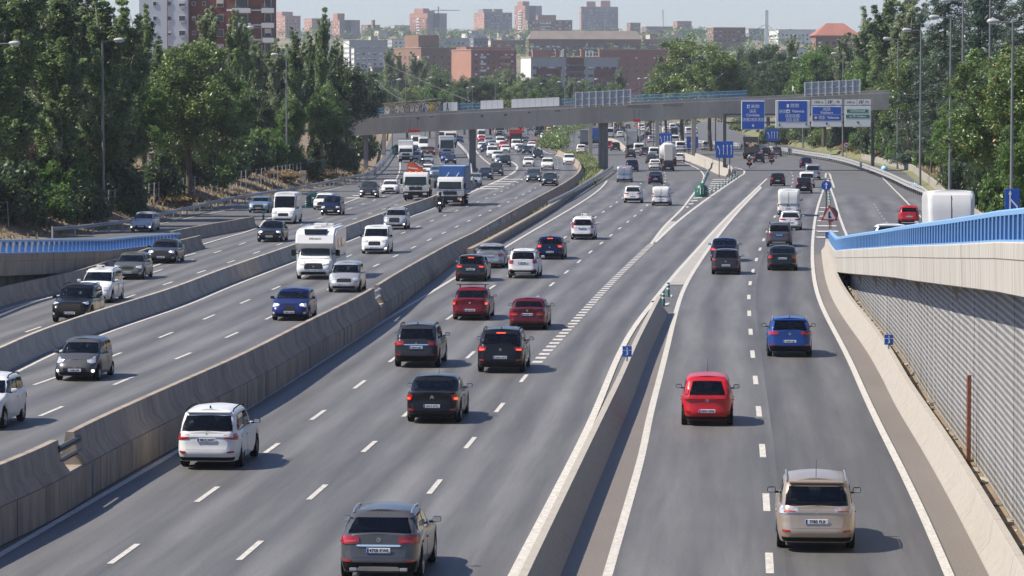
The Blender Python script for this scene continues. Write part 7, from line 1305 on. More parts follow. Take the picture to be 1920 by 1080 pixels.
bld('apartment_block', 'brown brick block behind the pale poplars', 735, 790, 866, 90, 160, 1650, 'brick_brown', 'brick_brown', 3, 4.2, 4.0, blind=.2, grp=CM, attic=[(.1, .6, 6, 'brick_brown')])
for a in [('white and grey flats above the trees right of the tallest poplar', 640, 655, 726, 76, 130, 2100, 'wall_white', 'wall_grey'), ('pale grey flats with open terraces left of the brown block', 655, 664, 742, 90, 135, 1900, 'wall_white', 'wall_grey'), ('grey terrace roofs below the brick tower', 722, 735, 800, 74, 100, 2400, 'wall_grey', 'wall_white'), ('white low terraces in front of the second tower', 800, 815, 905, 72, 100, 2500, 'wall_white', 'wall_grey'), ('grey slab block in front of the brown stepped block', 880, 888, 915, 72, 100, 2300, 'wall_slate', 'wall_slate'), ('cream low block beside the grey slab', 914, 920, 985, 76, 98, 2350, 'wall_cream', 'brick_brown'), ('brown low rows right of the long tiled roof', 1200, 1206, 1290, 74, 96, 2500, 'brick_brown', 'brick_brown')]: bld('apartment_block', *a, grp='low blocks below the skyline', blind=.5)
o = bld('warehouse', 'small flat roofed pale building behind the graffiti wall trees', 692, 698, 740, 127, 150, 1100, 'wall_cream', 'wall_slate', winL=False, winR=False)
# brick flats close behind the poplars
def flats(label, x0, x1, yt, yb, Y, m, fh, wins, extra=None):
    a, b = D(x0, yb, Y), D(x1, yt, Y); r = empty('block_of_flats', a, 0, label, 'building', 'flats behind the poplars'); W_, H = b.x - a.x, b.z - a.z; MB().box((W_ / 2, 7, H / 2 - 4), (W_, 14, H + 8)).build('wall', M[m], r); MB().box((W_ / 2, 7, H + .15), (W_ + .4, 14.4, .3)).build('roof', M['concrete'], r)
    for fx, w_, h, kind in wins:
        for j in range(int(H / fh) + 1):
            z = H - 1.9 - j * fh
            if z < 1: continue
            x = fx * W_; o = MB().box((x, -.03, z), (w_ + .16, .10, h + .16)).build('window', M['wall_white'], r); MB().box((x, -.06, z), (w_, .08, h)).build('pane', M['window_glass'], o)
            if (j + int(fx * 10)) % 3 == 0: MB().box((x, -.085, z + h * .25), (w_, .06, h * .5)).build('blind', M['blind_white'], o)
            if kind == 'balcony': MB().box((x, -.65, z - h * .55 - .35), (w_ + 1.2, 1.3, .9)).build('balcony', M['wall_white'], r); MB().box((x, -.7, z - h * .55 + .2), (w_ + 1.2, .06, .35)).build('balcony_rail', M['post_dark'], r)
            if kind == 'cooler': MB().bbox((x + w_ * .2, -.25, z - h * .8), (.8, .4, .6), .04).build('air_conditioner', M['wall_grey'], r)
    return r, W_, H
mk('flats_white', (.50, .53, .56), .85, var=.05, scale=.3); M['brick_red2'] = M['brick_dark']
r, W_, H = flats('pale rendered flats with few small windows behind the poplars', 262, 352, -40, 180, 640, 'flats_white', 2.75, [(.62, .6, .7, ''), (.88, 1.1, .9, 'cooler'), (.32, .6, .7, '')]); MB().box((W_ * .58, -.08, H / 2), (.12, .1, H)).build('drainpipe', M['rust'], r)
r, W_, H = flats('plain brick flats with single windows, left of the balcony flats', 352, 426, -40, 180, 642, 'brick_red2', 2.75, [(.16, .5, .6, ''), (.42, .5, .6, ''), (.82, 1.2, 1.2, '')])
r, W_, H = flats('dark brick flats with white balconies and floor bands', 426, 508, -40, 190, 638, 'brick_dark', 2.75, [(.34, 2.2, 1.7, 'balcony'), (.93, 1.1, 1.7, 'balcony')])
for j in range(int(H / 2.75) + 1): MB().box((W_ / 2, -.06, H - .35 - j * 2.75), (W_ + .1, .14, .32)).build('floor_band', M['wall_white'], r)
# mast and crane
p = D(1243, 18, 3800); o = empty('radio_mast', (p.x, 3800, D(1243, 50, 3800).z), 0, 'thin lattice radio mast on the skyline right of the tallest tower', 'mast'); h = p.z - o.location.z
for sx, sy in ((-1, -1), (1, -1), (1, 1), (-1, 1)): MB().tube([(sx * 1.1, sy * 1.1, -6), (sx * .45, sy * .45, h)], .2, 5).build('leg', M['rust'], o)
for k in range(8): z = h * k / 8; w_ = 1.1 - .65 * k / 8; MB().tube([(-w_, -w_, z), (w_, -w_, z + h / 8), (w_, w_, z), (-w_, w_, z + h / 8), (-w_, -w_, z)], .12, 4).build('brace', M['wall_white'], o)
p = D(822, 12, 4000); o = empty('tower_crane', (p.x, 4000, D(822, 40, 4000).z), 0, 'faint tower crane jib behind the brick tower', 'crane'); h = p.z - o.location.z; MB().box((0, 0, h / 2), (1.4, 1.4, h)).build('mast', M['wall_grey'], o); MB().box((9, 0, h - 4.5), (32, 1, 1)).build('jib', M['wall_grey'], o); MB().box((0, 0, h - 1.5), (1.6, 1.6, 3)).build('cab', M['wall_grey'], o)
# rising ground under the city and its scattered woods
g = MB(); xs = np.linspace(-2600, 2600, 66); ys = np.linspace(1250, 5200, 40); RR = random.Random(9)
def hillz(x, y): return float(np.interp(y, [1250, 1500, 2300, 3300, 3900, 5200], [-.5, 3, 38, 62, 72, 84])) + 4 * math.sin(x / 310 + y / 400) * min(1, (y - 1250) / 900)
for y in ys:
    for x in xs: g.v.append((x, y, hillz(x, y) + RR.uniform(-1, 1)))
n = len(xs)
for i in range(len(ys) - 1):
    for j in range(n - 1): a = i * n + j; g.f.append((a, a + 1, a + n + 1, a + n)); g.m.append(0)
mk('hill_ground', (.16, .135, .08), .95, var=.35, scale=.012, dirt=(.045, .06, .025), dirt_scale=.01); structure(g.build('hill', M['hill_ground'], None, 180, fix=False))
def wood(name, pts, per, size, m, r=(3, 5.5)):
    C = []; rad = []
    for x, y in pts: h = random.uniform(2.5, 7); C.append((x, y, hillz(x, y) + h)); rad.append(random.uniform(*r))
    o = link(name, leaves_mesh(name, C, rad, per, size, m, .4, 31)); o['kind'] = 'stuff'; return o
wood('wooded_hillside', [(random.uniform(-420, 560), random.uniform(1300, 4100)) for _ in range(1500)], 26, 1.15, LM['broad'])
wood('wooded_hillside', [(random.uniform(-420, 560), random.uniform(1300, 4100)) for _ in range(800)], 26, 1.15, LM['dark'])
wood('wooded_hillside', [((px - 960) / FPX * Y, Y) for px, Y in [(random.uniform(690, 765), random.uniform(3350, 3480)) for _ in range(120)] + [(random.uniform(838, 890), random.uniform(3650, 3800)) for _ in range(80)] + [(random.uniform(1270, 1330), random.uniform(3000, 3300)) for _ in range(80)]], 26, 1.1, LM['dark'], (4, 7))
# many small blocks fill the slope: each a thing with walls, roof and windows
cols = ['wall_white', 'brick_orange', 'brick_brown', 'wall_cream', 'wall_grey', 'brick_pink']; RR = random.Random(21); k = 0
for row, (Y, yt) in enumerate(((2700, 66), (3050, 60), (1950, 92))):
    px = 690 + row * 11; nb = -1
    while px < 1580:
        w_ = RR.uniform(14, 34)
        if not (985 < px < 1205 and row == 2) and RR.random() < (.75 if row < 2 else .35):
            nb += 1; bld('apartment_block', f'small distant block, {ordw(int(nb))} along its row on the slope below the towers' if row == 0 else (f'small hazy block, {ordw(int(nb))} of the farthest row under the towers' if row == 1 else f'small block near the brown brick block, {ordw(int(nb))} of the nearest row'), px, px + w_ * RR.uniform(.15, .4), px + w_, yt + RR.uniform(-3, 8), yt + 32, Y + RR.uniform(-60, 60), cols[RR.randrange(6)], cols[RR.randrange(6)], blind=.4, grp='small blocks crowding the slope', cwL=3.6, cwR=3.6)
        px += w_ * RR.uniform(1.05, 1.9)
# ================================================================ lorries, motorhome, motorcycles
def truck(label, pos, d, lane, W=2.5, cabH=2.9, cabL=2.1, L=8.5, wheelR=.5, cab='white', windows=True, name='lorry', grp='lorries', axles=(1.4, 6.2), rear_double=True, z0=.95, plate_txt='', low='black_plastic', beacon=False, bodyfn=None, cat='lorry', marker=None):
    g0 = G(*pos); a = heading_at(lane, g0.x, g0.y, d); u = Vector((math.cos(a), math.sin(a), 0)); front = 1.35
    off = (L / 2 - axles[0]) if d < 0 else -(L / 2 - axles[-1]); c0 = g0 - u * off
    r = empty(name, c0, a, label, cat, grp); xf = L / 2; hw = W / 2; cm = M['paint_' + cab]
    MB().bbox((0, 0, .75), (L * .96, .9, .3), .03).build('chassis', M['post_dark'], r)
    pr = [(xf - cabL, .95), (xf - .02, .95), (xf, 1.3), (xf - .02, 1.55), (xf - .22, cabH - .35), (xf - .40, cabH - .08), (xf - .7, cabH), (xf - cabL, cabH)]
    bm = bmesh.new(); vs = [[bm.verts.new((x, y, z)) for x, z in pr] for y in (-hw + .04, hw - .04)]; n = len(pr); bm.faces.new(vs[0]); bm.faces.new(vs[1][::-1]); [bm.faces.new((vs[0][i], vs[1][i], vs[1][(i + 1) % n], vs[0][(i + 1) % n])) for i in range(n)]; bmesh.ops.recalc_face_normals(bm, faces=bm.faces); bmesh.ops.bevel(bm, geom=[e for e in bm.edges if abs(e.verts[0].co.y - e.verts[1].co.y) < .01], offset=.09, segments=3, profile=.6, affect='EDGES'); me = bpy.data.meshes.new('cab'); bm.to_mesh(me); bm.free(); me.materials.append(cm); me.polygons.foreach_set('use_smooth', [True] * len(me.polygons)); me.set_sharp_from_angle(angle=.6); cb = link('cab', me, r)
    def front_pt(z): return float(np.interp(z, [p[1] for p in pr[1:6]], [p[0] for p in pr[1:6]]))
    zw0, zw1 = 1.62, cabH - .42; w_ = hw - .16; MB().add([(front_pt(zw0) + .015, -w_, zw0), (front_pt(zw0) + .015, w_, zw0), (front_pt(zw1) + .02, w_ - .05, zw1), (front_pt(zw1) + .02, -w_ + .05, zw1), (front_pt(zw0) - .1, -w_, zw0), (front_pt(zw0) - .1, w_, zw0), (front_pt(zw1) - .1, w_ - .05, zw1), (front_pt(zw1) - .1, -w_ + .05, zw1)], [(0, 1, 2, 3), (0, 4, 5, 1), (1, 5, 6, 2), (2, 6, 7, 3), (3, 7, 4, 0)]).build('windscreen', M['glass_tint'], r)
    for s in (1, -1):
        MB().prism([(xf - 1.35, 1.62), (xf - .32, 1.55), (xf - .5, cabH - .45), (xf - 1.35, cabH - .45)], s * (hw - .045) - .012, s * (hw - .045) + .012).build('side_window', M['glass_dark'], r)
        MB().bbox((xf - .02, s * (hw + .16), 1.95), (.1, .22, .55), .04).build('mirror', M['black_plastic'], r); MB().tube([(xf - .1, s * (hw - .08), 2.3), (xf - .02, s * (hw + .14), 2.3)], .025, 6).build('mirror_arm', M['black_plastic'], r)
        q = MB().bbox((xf + .05, s * (hw - .32), .72), (.08, .40, .2), .04).build('headlight', M['lamp_clear'], r)
        if marker == 'on': MB().bbox((xf + .085, s * (hw - .22), .62), (.03, .16, .12), .02).build('indicator', M['lamp_amber'], q)
    MB().bbox((xf - .06, 0, .66), (.24, W - .06, .62), .06).build('bumper', M[low], r); gr = MB().bbox((xf + .0, 0, 1.28), (.06, W * .52, .34), .03).build('grille', M['black_plastic'], r)
    for k in range(3): MB().box((xf + .035, 0, 1.18 + .1 * k), (.012, W * .5, .03)).build('grille_bar', M['post_dark'], gr)
    if plate_txt: plate(r, plate_txt, xf + .075, .50, 1)
    for s in (-.5, .1): MB().tube([(front_pt(zw0) + .05, s, zw0 + .02), (front_pt(zw0 + .3) + .03, s + .5, zw0 + .25)], .014, 5).build('wiper', M['black_plastic'], r)
    for k, ax in enumerate(axles):
        for s in (1, -1):
            add_wheel(r, xf - ax, s * (hw - .17), wheelR, 'disc')
            if k and rear_double: add_wheel(r, xf - ax, s * (hw - .42), wheelR, 'disc')
        if k == 0: [MB().prism([(xf - ax - .6, .55), (xf - ax - .42, .95), (xf - ax + .42, .95), (xf - ax + .6, .55), (xf - ax + .52, .55), (xf - ax + .36, .88), (xf - ax - .36, .88), (xf - ax - .52, .55)], s * (hw - .2) - .18, s * (hw - .2) + .16).build('mudguard', M['black_plastic'], r) for s in (1, -1)]
    for s in (1, -1): MB().bbox((-L / 2 + .02, s * (hw - .3), .85), (.05, .4, .14), .02).build('tail_light', M['lamp_red'], r)
    if bodyfn: bodyfn(r, xf, hw, L)
    return r
mk('tarp_blue', (.025, .10, .30), .6, var=.15, scale=.8); mk('tarp_grey', (.22, .25, .28), .65, var=.12, scale=.8); mk('crane_red', (.55, .07, .02), .45, var=.1); mk('tank_white', (.60, .59, .55), .35, var=.06, coat=.3); mk('side_grey', (.20, .20, .21), .6)
def box_body(mat_top, mat_side, x0f, H, z0=1.05, panels=0, roof=None):
    def fn(r, xf, hw, L):
        x1 = xf - x0f; x0 = -L / 2; MB().bbox(((x0 + x1) / 2, 0, (z0 + H) / 2), (x1 - x0, hw * 2, H - z0), .05).build('box_body', M[mat_top], r)
        for s in (1, -1): MB().box(((x0 + x1) / 2, s * (hw + .008), z0 + .2), (x1 - x0, .03, .3)).build('side_rail', M[mat_side], r)
        if panels:
            for s in (1, -1):
                MB().box(((x0 + x1) / 2, s * (hw + .012), (z0 + H) / 2 + .2), (x1 - x0 - .1, .02, H - z0 - .7)).build('curtain', M[mat_side], r)
                for k in range(panels): MB().box((x0 + (x1 - x0) * (k + .5) / panels, s * (hw + .03), (z0 + H) / 2 + .2), (.05, .02, H - z0 - .5)).build('curtain_strap', M['post_dark'], r)
                for z in (.55, .8): MB().box(((x0 + x1) / 2 - .3, s * (hw - .05), z), (2.6, .04, .12)).build('side_guard', M['silver_trim'], r)
            MB().box((x1 + .01, 0, (z0 + H) / 2 + .1), (.03, hw * 2 - .08, H - z0 - .3)).build('front_panel', M[mat_top], r)
        if roof: MB().box(((x0 + x1) / 2 + .5, 0, H + .01), ((x1 - x0) * .4, hw * 1.7, .02)).build('roof_patch', M[roof], r)
    return fn
o = truck('lorry with a blue tarpaulin front and grey curtain side, oncoming', (846, 386), T_, O1B, cab='white', cabH=2.75, L=9.0, axles=(1.4, 6.6), plate_txt='7307 JHL', marker='on', bodyfn=box_body('tarp_blue', 'tarp_grey', 2.35, 3.75, panels=5, roof='tank_white'))
for s in (-.5, .45): MB().tube([(2.9, s, 2.72), (2.5, s + .25, 3.15)], .05, 6).build('air_horn', M['silver_trim'], o)
MB().box((4.52, 0, 1.52), (.02, 2.3, .07)).build('blue_stripe', M['paint_blue'], o); badge(o, 'rhomb', 4.56, 1.48, 1)
def crane_body(r, xf, hw, L):
    x1 = xf - 3.0; MB().bbox(((x1 - L / 2) / 2, 0, 1.2), (x1 + L / 2, hw * 2, .22), .03).build('load_bed', M['side_grey'], r)
    for s in (1, -1): MB().box(((x1 - L / 2) / 2, s * hw, 1.65), (x1 + L / 2, .06, .75)).build('drop_side', M['wall_cream'], r)
    MB().bbox((xf - 2.55, 0, 1.7), (.6, 1.6, 1.5), .05).build('crane_base', M['side_grey'], r); MB().bbox((xf - 2.55, .3, 2.7), (.5, .5, 1.3), .04).build('crane_column', M['crane_red'], r); MB().prism([(-1.05, 2.85), (1.0, 2.85), (.4, 3.25), (-.2, 3.75), (-.95, 3.75)], xf - 2.85, xf - 2.35, 0, 'yz').build('crane_arm', M['crane_red'], r); MB().tube([(xf - 2.4, -.9, 3.3), (xf - 2.4, .9, 3.05)], .09, 8).build('hydraulic_ram', M['silver_trim'], r); MB().tube([(xf - 2.7, -1.0, 3.5), (xf - 2.2, -.2, 4.0), (xf - 2.3, .8, 3.4)], .08, 6).build('hose_boom', M['post_dark'], r)
o = truck('white lorry with a folded red loading crane, oncoming beside the blue lorry', (781, 376.5), T_, O2, cab='white', cabH=2.85, L=8.6, axles=(1.4, 5.4, 6.7), plate_txt='0264 HLW', bodyfn=crane_body, beacon=True)
link('lettering', text_mesh('TRANSGRUMA', .27, M['green_plastic'], .004, .006), o, (4.325, 0, 1.58), (PI / 2, 0, PI / 2)); badge(o, 'ring', 4.34, 1.36, 1)
for s in (-.6, 0, .6): MB().bbox((3.7, s, 2.9), (.12, .16, .08), .02).build('roof_lamp', M['lamp_amber'], o)
def tanker_body(r, xf, hw, L):
    n = 24; R = 1.22; P = [(-L / 2 + .5, .55), (-L / 2 + .58, .9), (-L / 2 + .75, 1.0), (xf - 2.9, 1.0), (xf - 2.7, .9), (xf - 2.6, .5)]; MB().lathe([(0, P[0][0] - .06)] + [(R * k, x) for x, k in P] + [(0, P[-1][0] + .05)], (0, 0, 2.25), 'x', n).build('tank', M['tank_white'], r, 50)
    MB().bbox((-L / 2 + .25, 0, 2.05), (.5, 1.35, 2.4), .1).build('rear_cabinet', M['tank_white'], r); MB().bbox((-L / 2 + .3, 0, .9), (.3, 2.4, .35), .04).build('rear_bumper', M['black_plastic'], r)
    for k in range(4): MB().lathe([(.3, 0), (.3, .14), (.22, .2), (0, .2)], (-L / 2 + 1.5 + k * 1.5, 0, 3.42), 'z', 14).build('tank_hatch', M['silver_trim'], r, 50)
    for s in (1, -1): MB().tube([(-L / 2 + .8, s * .5, 3.55), (xf - 3.2, s * .5, 3.55)], .03, 6).build('walkway_rail', M['silver_trim'], r); MB().box((-L / 2 + 3.5, s * 1.1, 1.05), (5, .1, .5)).build('side_skirt', M['side_grey'], r)
truck('white road tanker seen from behind near the pale barrier', (1251, 309), A_, LC, L=11, cab='white', axles=(1.4, 7.2, 8.5, 9.8), bodyfn=tanker_body, W=2.5)
def open_body(m, load=None):
    def fn(r, xf, hw, L):
        x0, x1 = -L / 2, xf - 2.3
        MB().box(((x0 + x1) / 2, 0, 1.15), (x1 - x0, hw * 2, .15)).build('load_bed', M['side_grey'], r)
        for s in (1, -1): MB().box(((x0 + x1) / 2, s * hw, 2.1), (x1 - x0, .08, 1.8)).build('side_wall', M[m], r)
        MB().box((x0, 0, 1.6), (.08, hw * 2, .9)).build('tailboard', M[m], r); MB().box((x1, 0, 2.4), (.08, hw * 2, 2.4)).build('head_board', M[m], r)
        for s in (1, -1): MB().box((x0, s * (hw - .05), 2.6), (.12, .12, 2.6)).build('corner_post', M['post_dark'], r)
        if load: g = MB(); rr = random.Random(2); [g.bbox((x0 + .4 + rr.random() * (x1 - x0 - .8), rr.uniform(-.9, .9), 1.5 + rr.random() * .9), (.6, .6, .5), .12, 0, Euler((rr.random(), rr.random(), rr.random())).to_matrix()) for _ in range(46)]; o = g.build('load', M[load], r); o['kind'] = 'stuff'
    return fn
truck('dark open lorry carrying soil, behind two motorcycles', (1407, 297), A_, RGT_M, L=8, cab='black', axles=(1.4, 5.4, 6.6), bodyfn=open_body('post_dark', 'soil'))
truck('white box lorry oncoming under the left part of the footbridge', (761, 304.5), T_, O2, L=7.5, cab='white', cabH=2.6, axles=(1.3, 5.4), W=2.3, bodyfn=box_body('paint_white', 'wall_grey', 2.0, 3.4))
truck('grey articulated lorry oncoming behind two blue cars under the footbridge', (838, 296), T_, O2, L=12, cab='silver', cabH=3.4, axles=(1.4, 7, 8.3, 9.6), bodyfn=box_body('wall_grey', 'wall_slate', 2.3, 3.6))
truck('white lorry behind the grey articulated one', (830, 269), T_, O2, L=9, cab='white', axles=(1.4, 6), bodyfn=box_body('paint_white', 'wall_grey', 2.2, 3.5)); truck('second white lorry in the queue beside the column', (845, 272), T_, O2, L=9, cab='cream', axles=(1.4, 6), bodyfn=box_body('paint_white', 'wall_grey', 2.2, 3.4))
truck('red tipper lorry oncoming in the far queue', (967, 276.5), T_, O1A, L=8, cab='darkred', cabH=3.1, axles=(1.4, 5, 6.3), bodyfn=open_body('crane_red'))
truck('white box lorry at the back of the far queue', (937, 256), T_, O1B, L=8, cab='white', axles=(1.4, 5.4), bodyfn=box_body('paint_white', 'wall_grey', 2.2, 3.5)); truck('white lorry beside the hedge beyond the footbridge', (1012, 255.5), T_, O1A, L=10, cab='white', cabH=3.4, axles=(1.4, 6.5), bodyfn=box_body('wall_slate', 'wall_slate', 2.2, 3.6))
truck('blue tipper lorry seen between the bridge piers', (1117, 272), A_, LC, L=8, cab='blue', axles=(1.4, 5, 6.3), bodyfn=open_body('tarp_blue')); truck('dark slate box lorry just left of the fluted pier', (1099, 276), A_, LC, L=9, cab='slate', axles=(1.4, 6), bodyfn=box_body('wall_slate', 'wall_slate', 2.2, 3.6)); truck('small white dropside lorry ahead of the dark saloon', (1184, 281), A_, LC, L=6.5, W=2.1, cab='white', cabH=2.3, axles=(1.2, 4.6), wheelR=.38, bodyfn=open_body('wall_grey'))
# motorhome
g0 = G(591, 523); a = heading_at(O1A, g0.x, g0.y, -1); u = Vector((math.cos(a), math.sin(a), 0)); xf = 3.5; c0 = g0 - u * (xf - .95); r = empty('motorhome', c0, a, 'white motorhome with rooftop skylight oncoming beside the grey barrier', 'motorhome'); hw = 1.15; wm = M['paint_white']
bm = bmesh.new(); pr = [(-3.5, .45), (2.1, .45), (2.1, 1.55), (2.35, 1.75), (2.62, 2.05), (2.35, 2.55), (1.7, 2.86), (-3.3, 2.86), (-3.5, 2.7)]; vs = [[bm.verts.new((x, y, z)) for x, z in pr] for y in (-hw, hw)]; n = len(pr); bm.faces.new(vs[0]); bm.faces.new(vs[1][::-1]); [bm.faces.new((vs[0][i], vs[1][i], vs[1][(i + 1) % n], vs[0][(i + 1) % n])) for i in range(n)]; bmesh.ops.recalc_face_normals(bm, faces=bm.faces); bmesh.ops.bevel(bm, geom=[e for e in bm.edges if abs(e.verts[0].co.y - e.verts[1].co.y) < .01], offset=.1, segments=3, affect='EDGES'); me = bpy.data.meshes.new('living_box'); bm.to_mesh(me); bm.free(); me.materials.append(wm); me.polygons.foreach_set('use_smooth', [True] * len(me.polygons)); me.set_sharp_from_angle(angle=.6); link('living_box', me, r)
lo = Surf(.25, interp((0, 1.3), (2.2, 1.32), (2.5, 1.22), (3.3, 1.0), (3.5, .92)), interp((0, 1.4), (1, 1.4)), smooth((0, 3.4), (.3, 3.5), (.6, 3.5), (.85, 3.38), (1, 3.1)), smooth((0, .96), (.4, 1.02), (.9, .98), (1, .88)), 6, [(xf - .95, .34, .42)], nt=9); lo.mesh(MB(), .1).build('cab', wm, r, 40)
gh = Surf(1.2, lambda x: 2.15, interp((0, 1.3), (1, 1.3)), smooth((0, 2.75), (.1, 2.62), (.5, 2.38), (1, 2.12)), smooth((0, .96), (1, .84)), 7, nt=8, crown=.03); gh.mesh(MB(), .12).build('cab_roof', wm, r, 40); gh.patch(MB(), [(-.92, .14), (.92, .14), (.88, .92), (-.88, .92)], .015, 12, 5, .12, 0, 'ws').build('windscreen', M['glass_tint'], r, 50)
for md in ('sideL', 'sideR'): gh.patch(MB(), [(1.55, .14), (2.35, .14), (2.0, .88), (1.55, .88)], .014, 5, 4, .15, 0, md).build('side_window', M['glass_dark'], r, 50)
for s in (1, -1):
    q = lo.patch(MB(), [(s * .52, .78), (s * .98, .86), (s * 1.0, 1.12), (s * .6, .92)], .02, 6, 4, .3, 0, 'front').build('headlight', M['lamp_clear'], r, 50); lo.patch(MB(), [(s * .6, .84), (s * .92, .90), (s * .92, .96), (s * .62, .9)], .03, 4, 2, .3, 0, 'front').build('day_lamp', M['lamp_on'], q, 50)
    m_ = MB().bbox((2.35, s * 1.28, 1.5), (.16, .26, .36), .06).build('mirror', M['black_plastic'], r); MB().box((2.35, s * 1.08, 1.46), (.06, .2, .06)).build('mirror_arm', M['black_plastic'], m_)
    for x, R_ in ((xf - .95, .34), (-1.9, .34)): add_wheel(r, x, s * .93, R_, 'disc')
    for x, w_ in ((.6, .9), (-1.2, 1.1)): q = MB().bbox((x, s * (hw + .01), 2.0), (w_, .03, .5), .012).build('side_window', M['glass_dark'], r)
    MB().box((-.6, s * (hw + .008), 1.2), (5.0, .012, .1)).build('side_stripe', M['wall_grey'], r)
lo.patch(MB(), [(-.56, .62), (.56, .62), (.52, .86), (-.52, .86)], .016, 8, 3, .25, 0, 'front').build('grille', M['black_plastic'], r, 40); lo.patch(MB(), [(-.8, .3), (.8, .3), (.7, .46), (-.7, .46)], .014, 8, 3, .2, 0, 'front').build('air_intake', M['black_plastic'], r, 40); plate(r, '5174 KFF', 3.53, .52, 1); badge(r, 'ring', 3.52, .76, 1)
MB().add([(2.34, -.62, 2.55), (2.34, .62, 2.55), (1.95, .68, 2.80), (1.95, -.68, 2.80), (2.28, -.62, 2.5), (2.28, .62, 2.5), (1.9, .68, 2.75), (1.9, -.68, 2.75)], [(0, 1, 2, 3), (0, 4, 5, 1), (1, 5, 6, 2), (2, 6, 7, 3), (3, 7, 4, 0)]).build('skylight', M['glass_dark'], r); r['k'] = 0
bpy.data.objects['skylight'].location = (.06, 0, .05)
for x, y, sx, sy, sz in ((-.6, 0, .9, .75, .2), (1.0, 0, .5, .5, .12), (-2.2, .3, .5, .5, .12)): MB().bbox((x, y, 2.9 + sz / 2), (sx, sy, sz), .05).build('roof_unit', wm, r)
for s in (1, -1): MB().tube([(-3.0, s * .95, 2.95), (1.4, s * .95, 2.95)], .03, 6).build('roof_rail', M['silver_trim'], r)
link('lettering', text_mesh('ETRUSCO', .16, M['ink'], .003, .002), r, (2.492, 0, 2.304), (PI / 2 - .495, 0, PI / 2)); 
MB().bbox((-1.6, 0, .5), (3.6, 2.0, .3), .05).build('underbody', M['black_plastic'], r)
# people: one continuous skinned body
def skinned(name, V, E, R, mats, pick, root=0):
    me = bpy.data.meshes.new(name); me.from_pydata(V, E, []); o = bpy.data.objects.new(name, me); COL.objects.link(o); o.modifiers.new('skin', 'SKIN'); o.modifiers.new('sub', 'SUBSURF').levels = 1
    for i, r_ in enumerate(R): me.skin_vertices[0].data[i].radius = (r_, r_)
    me.skin_vertices[0].data[root].use_root = True; dg = bpy.context.evaluated_depsgraph_get(); m2 = bpy.data.meshes.new_from_object(o.evaluated_get(dg)); bpy.data.objects.remove(o); bpy.data.meshes.remove(me); m2.materials.clear(); [m2.materials.append(x) for x in mats]
    for p in m2.polygons: p.material_index = pick(p.center); p.use_smooth = True
    return m2
def hand(V, E, R, w_, dirv):
    d = Vector(dirv).normalized(); s = d.cross(Vector((0, 0, 1))).normalized(); b = len(V); c = Vector(V[w_]) + d * .07; V.append(tuple(c)); E.append((w_, b)); R.append(.035)
    for k, (o, l) in enumerate(((-.03, .075), (-.01, .09), (.012, .085), (.032, .065))): i = len(V); V.append(tuple(c + s * o + d * .05)); R.append(.011); E.append((b, i)); V.append(tuple(c + s * o + d * .06 + Vector((0, 0, -l * .6)))); R.append(.009); E.append((i, i + 1))
    i = len(V); V.append(tuple(Vector(V[w_]) + d * .04 + s * .055)); R.append(.012); E.append((b, i))
mk('cloth_dark', (.018, .019, .022), .8); mk('cloth_blue', (.06, .12, .3), .8); mk('cloth_white', (.6, .6, .58), .8); mk('denim', (.04, .06, .11), .85); mk('hair_dark', (.015, .012, .01), .7); mk('helmet_white', (.6, .6, .6), .25, coat=.5)
def rider_mesh():
    V = [(0, 0, .82), (.05, 0, 1.05), (.10, 0, 1.32), (.12, 0, 1.46), (.14, 0, 1.56), (.15, 0, 1.68)]; E = [(0, 1), (1, 2), (2, 3), (3, 4), (4, 5)]; R = [.16, .15, .17, .09, .06, .10]
    for s in (1, -1):
        b = len(V); V += [(.10, s * .20, 1.40), (.28, s * .30, 1.18), (.50, s * .30, 1.07)]; R += [.07, .055, .042]; E += [(2, b), (b, b + 1), (b + 1, b + 2)]; hand(V, E, R, b + 2, (1, 0, -.1))
        b = len(V); V += [(.05, s * .13, .80), (.42, s * .22, .74), (.24, s * .20, .34), (.32, s * .2, .28)]; R += [.11, .085, .06, .05]; E += [(0, b), (b, b + 1), (b + 1, b + 2), (b + 2, b + 3)]
    return skinned('body', V, E, R, [M['cloth_dark'], M['denim']], lambda c: 1 if c.z < .84 and c.x > .02 else 0)
RID = rider_mesh()
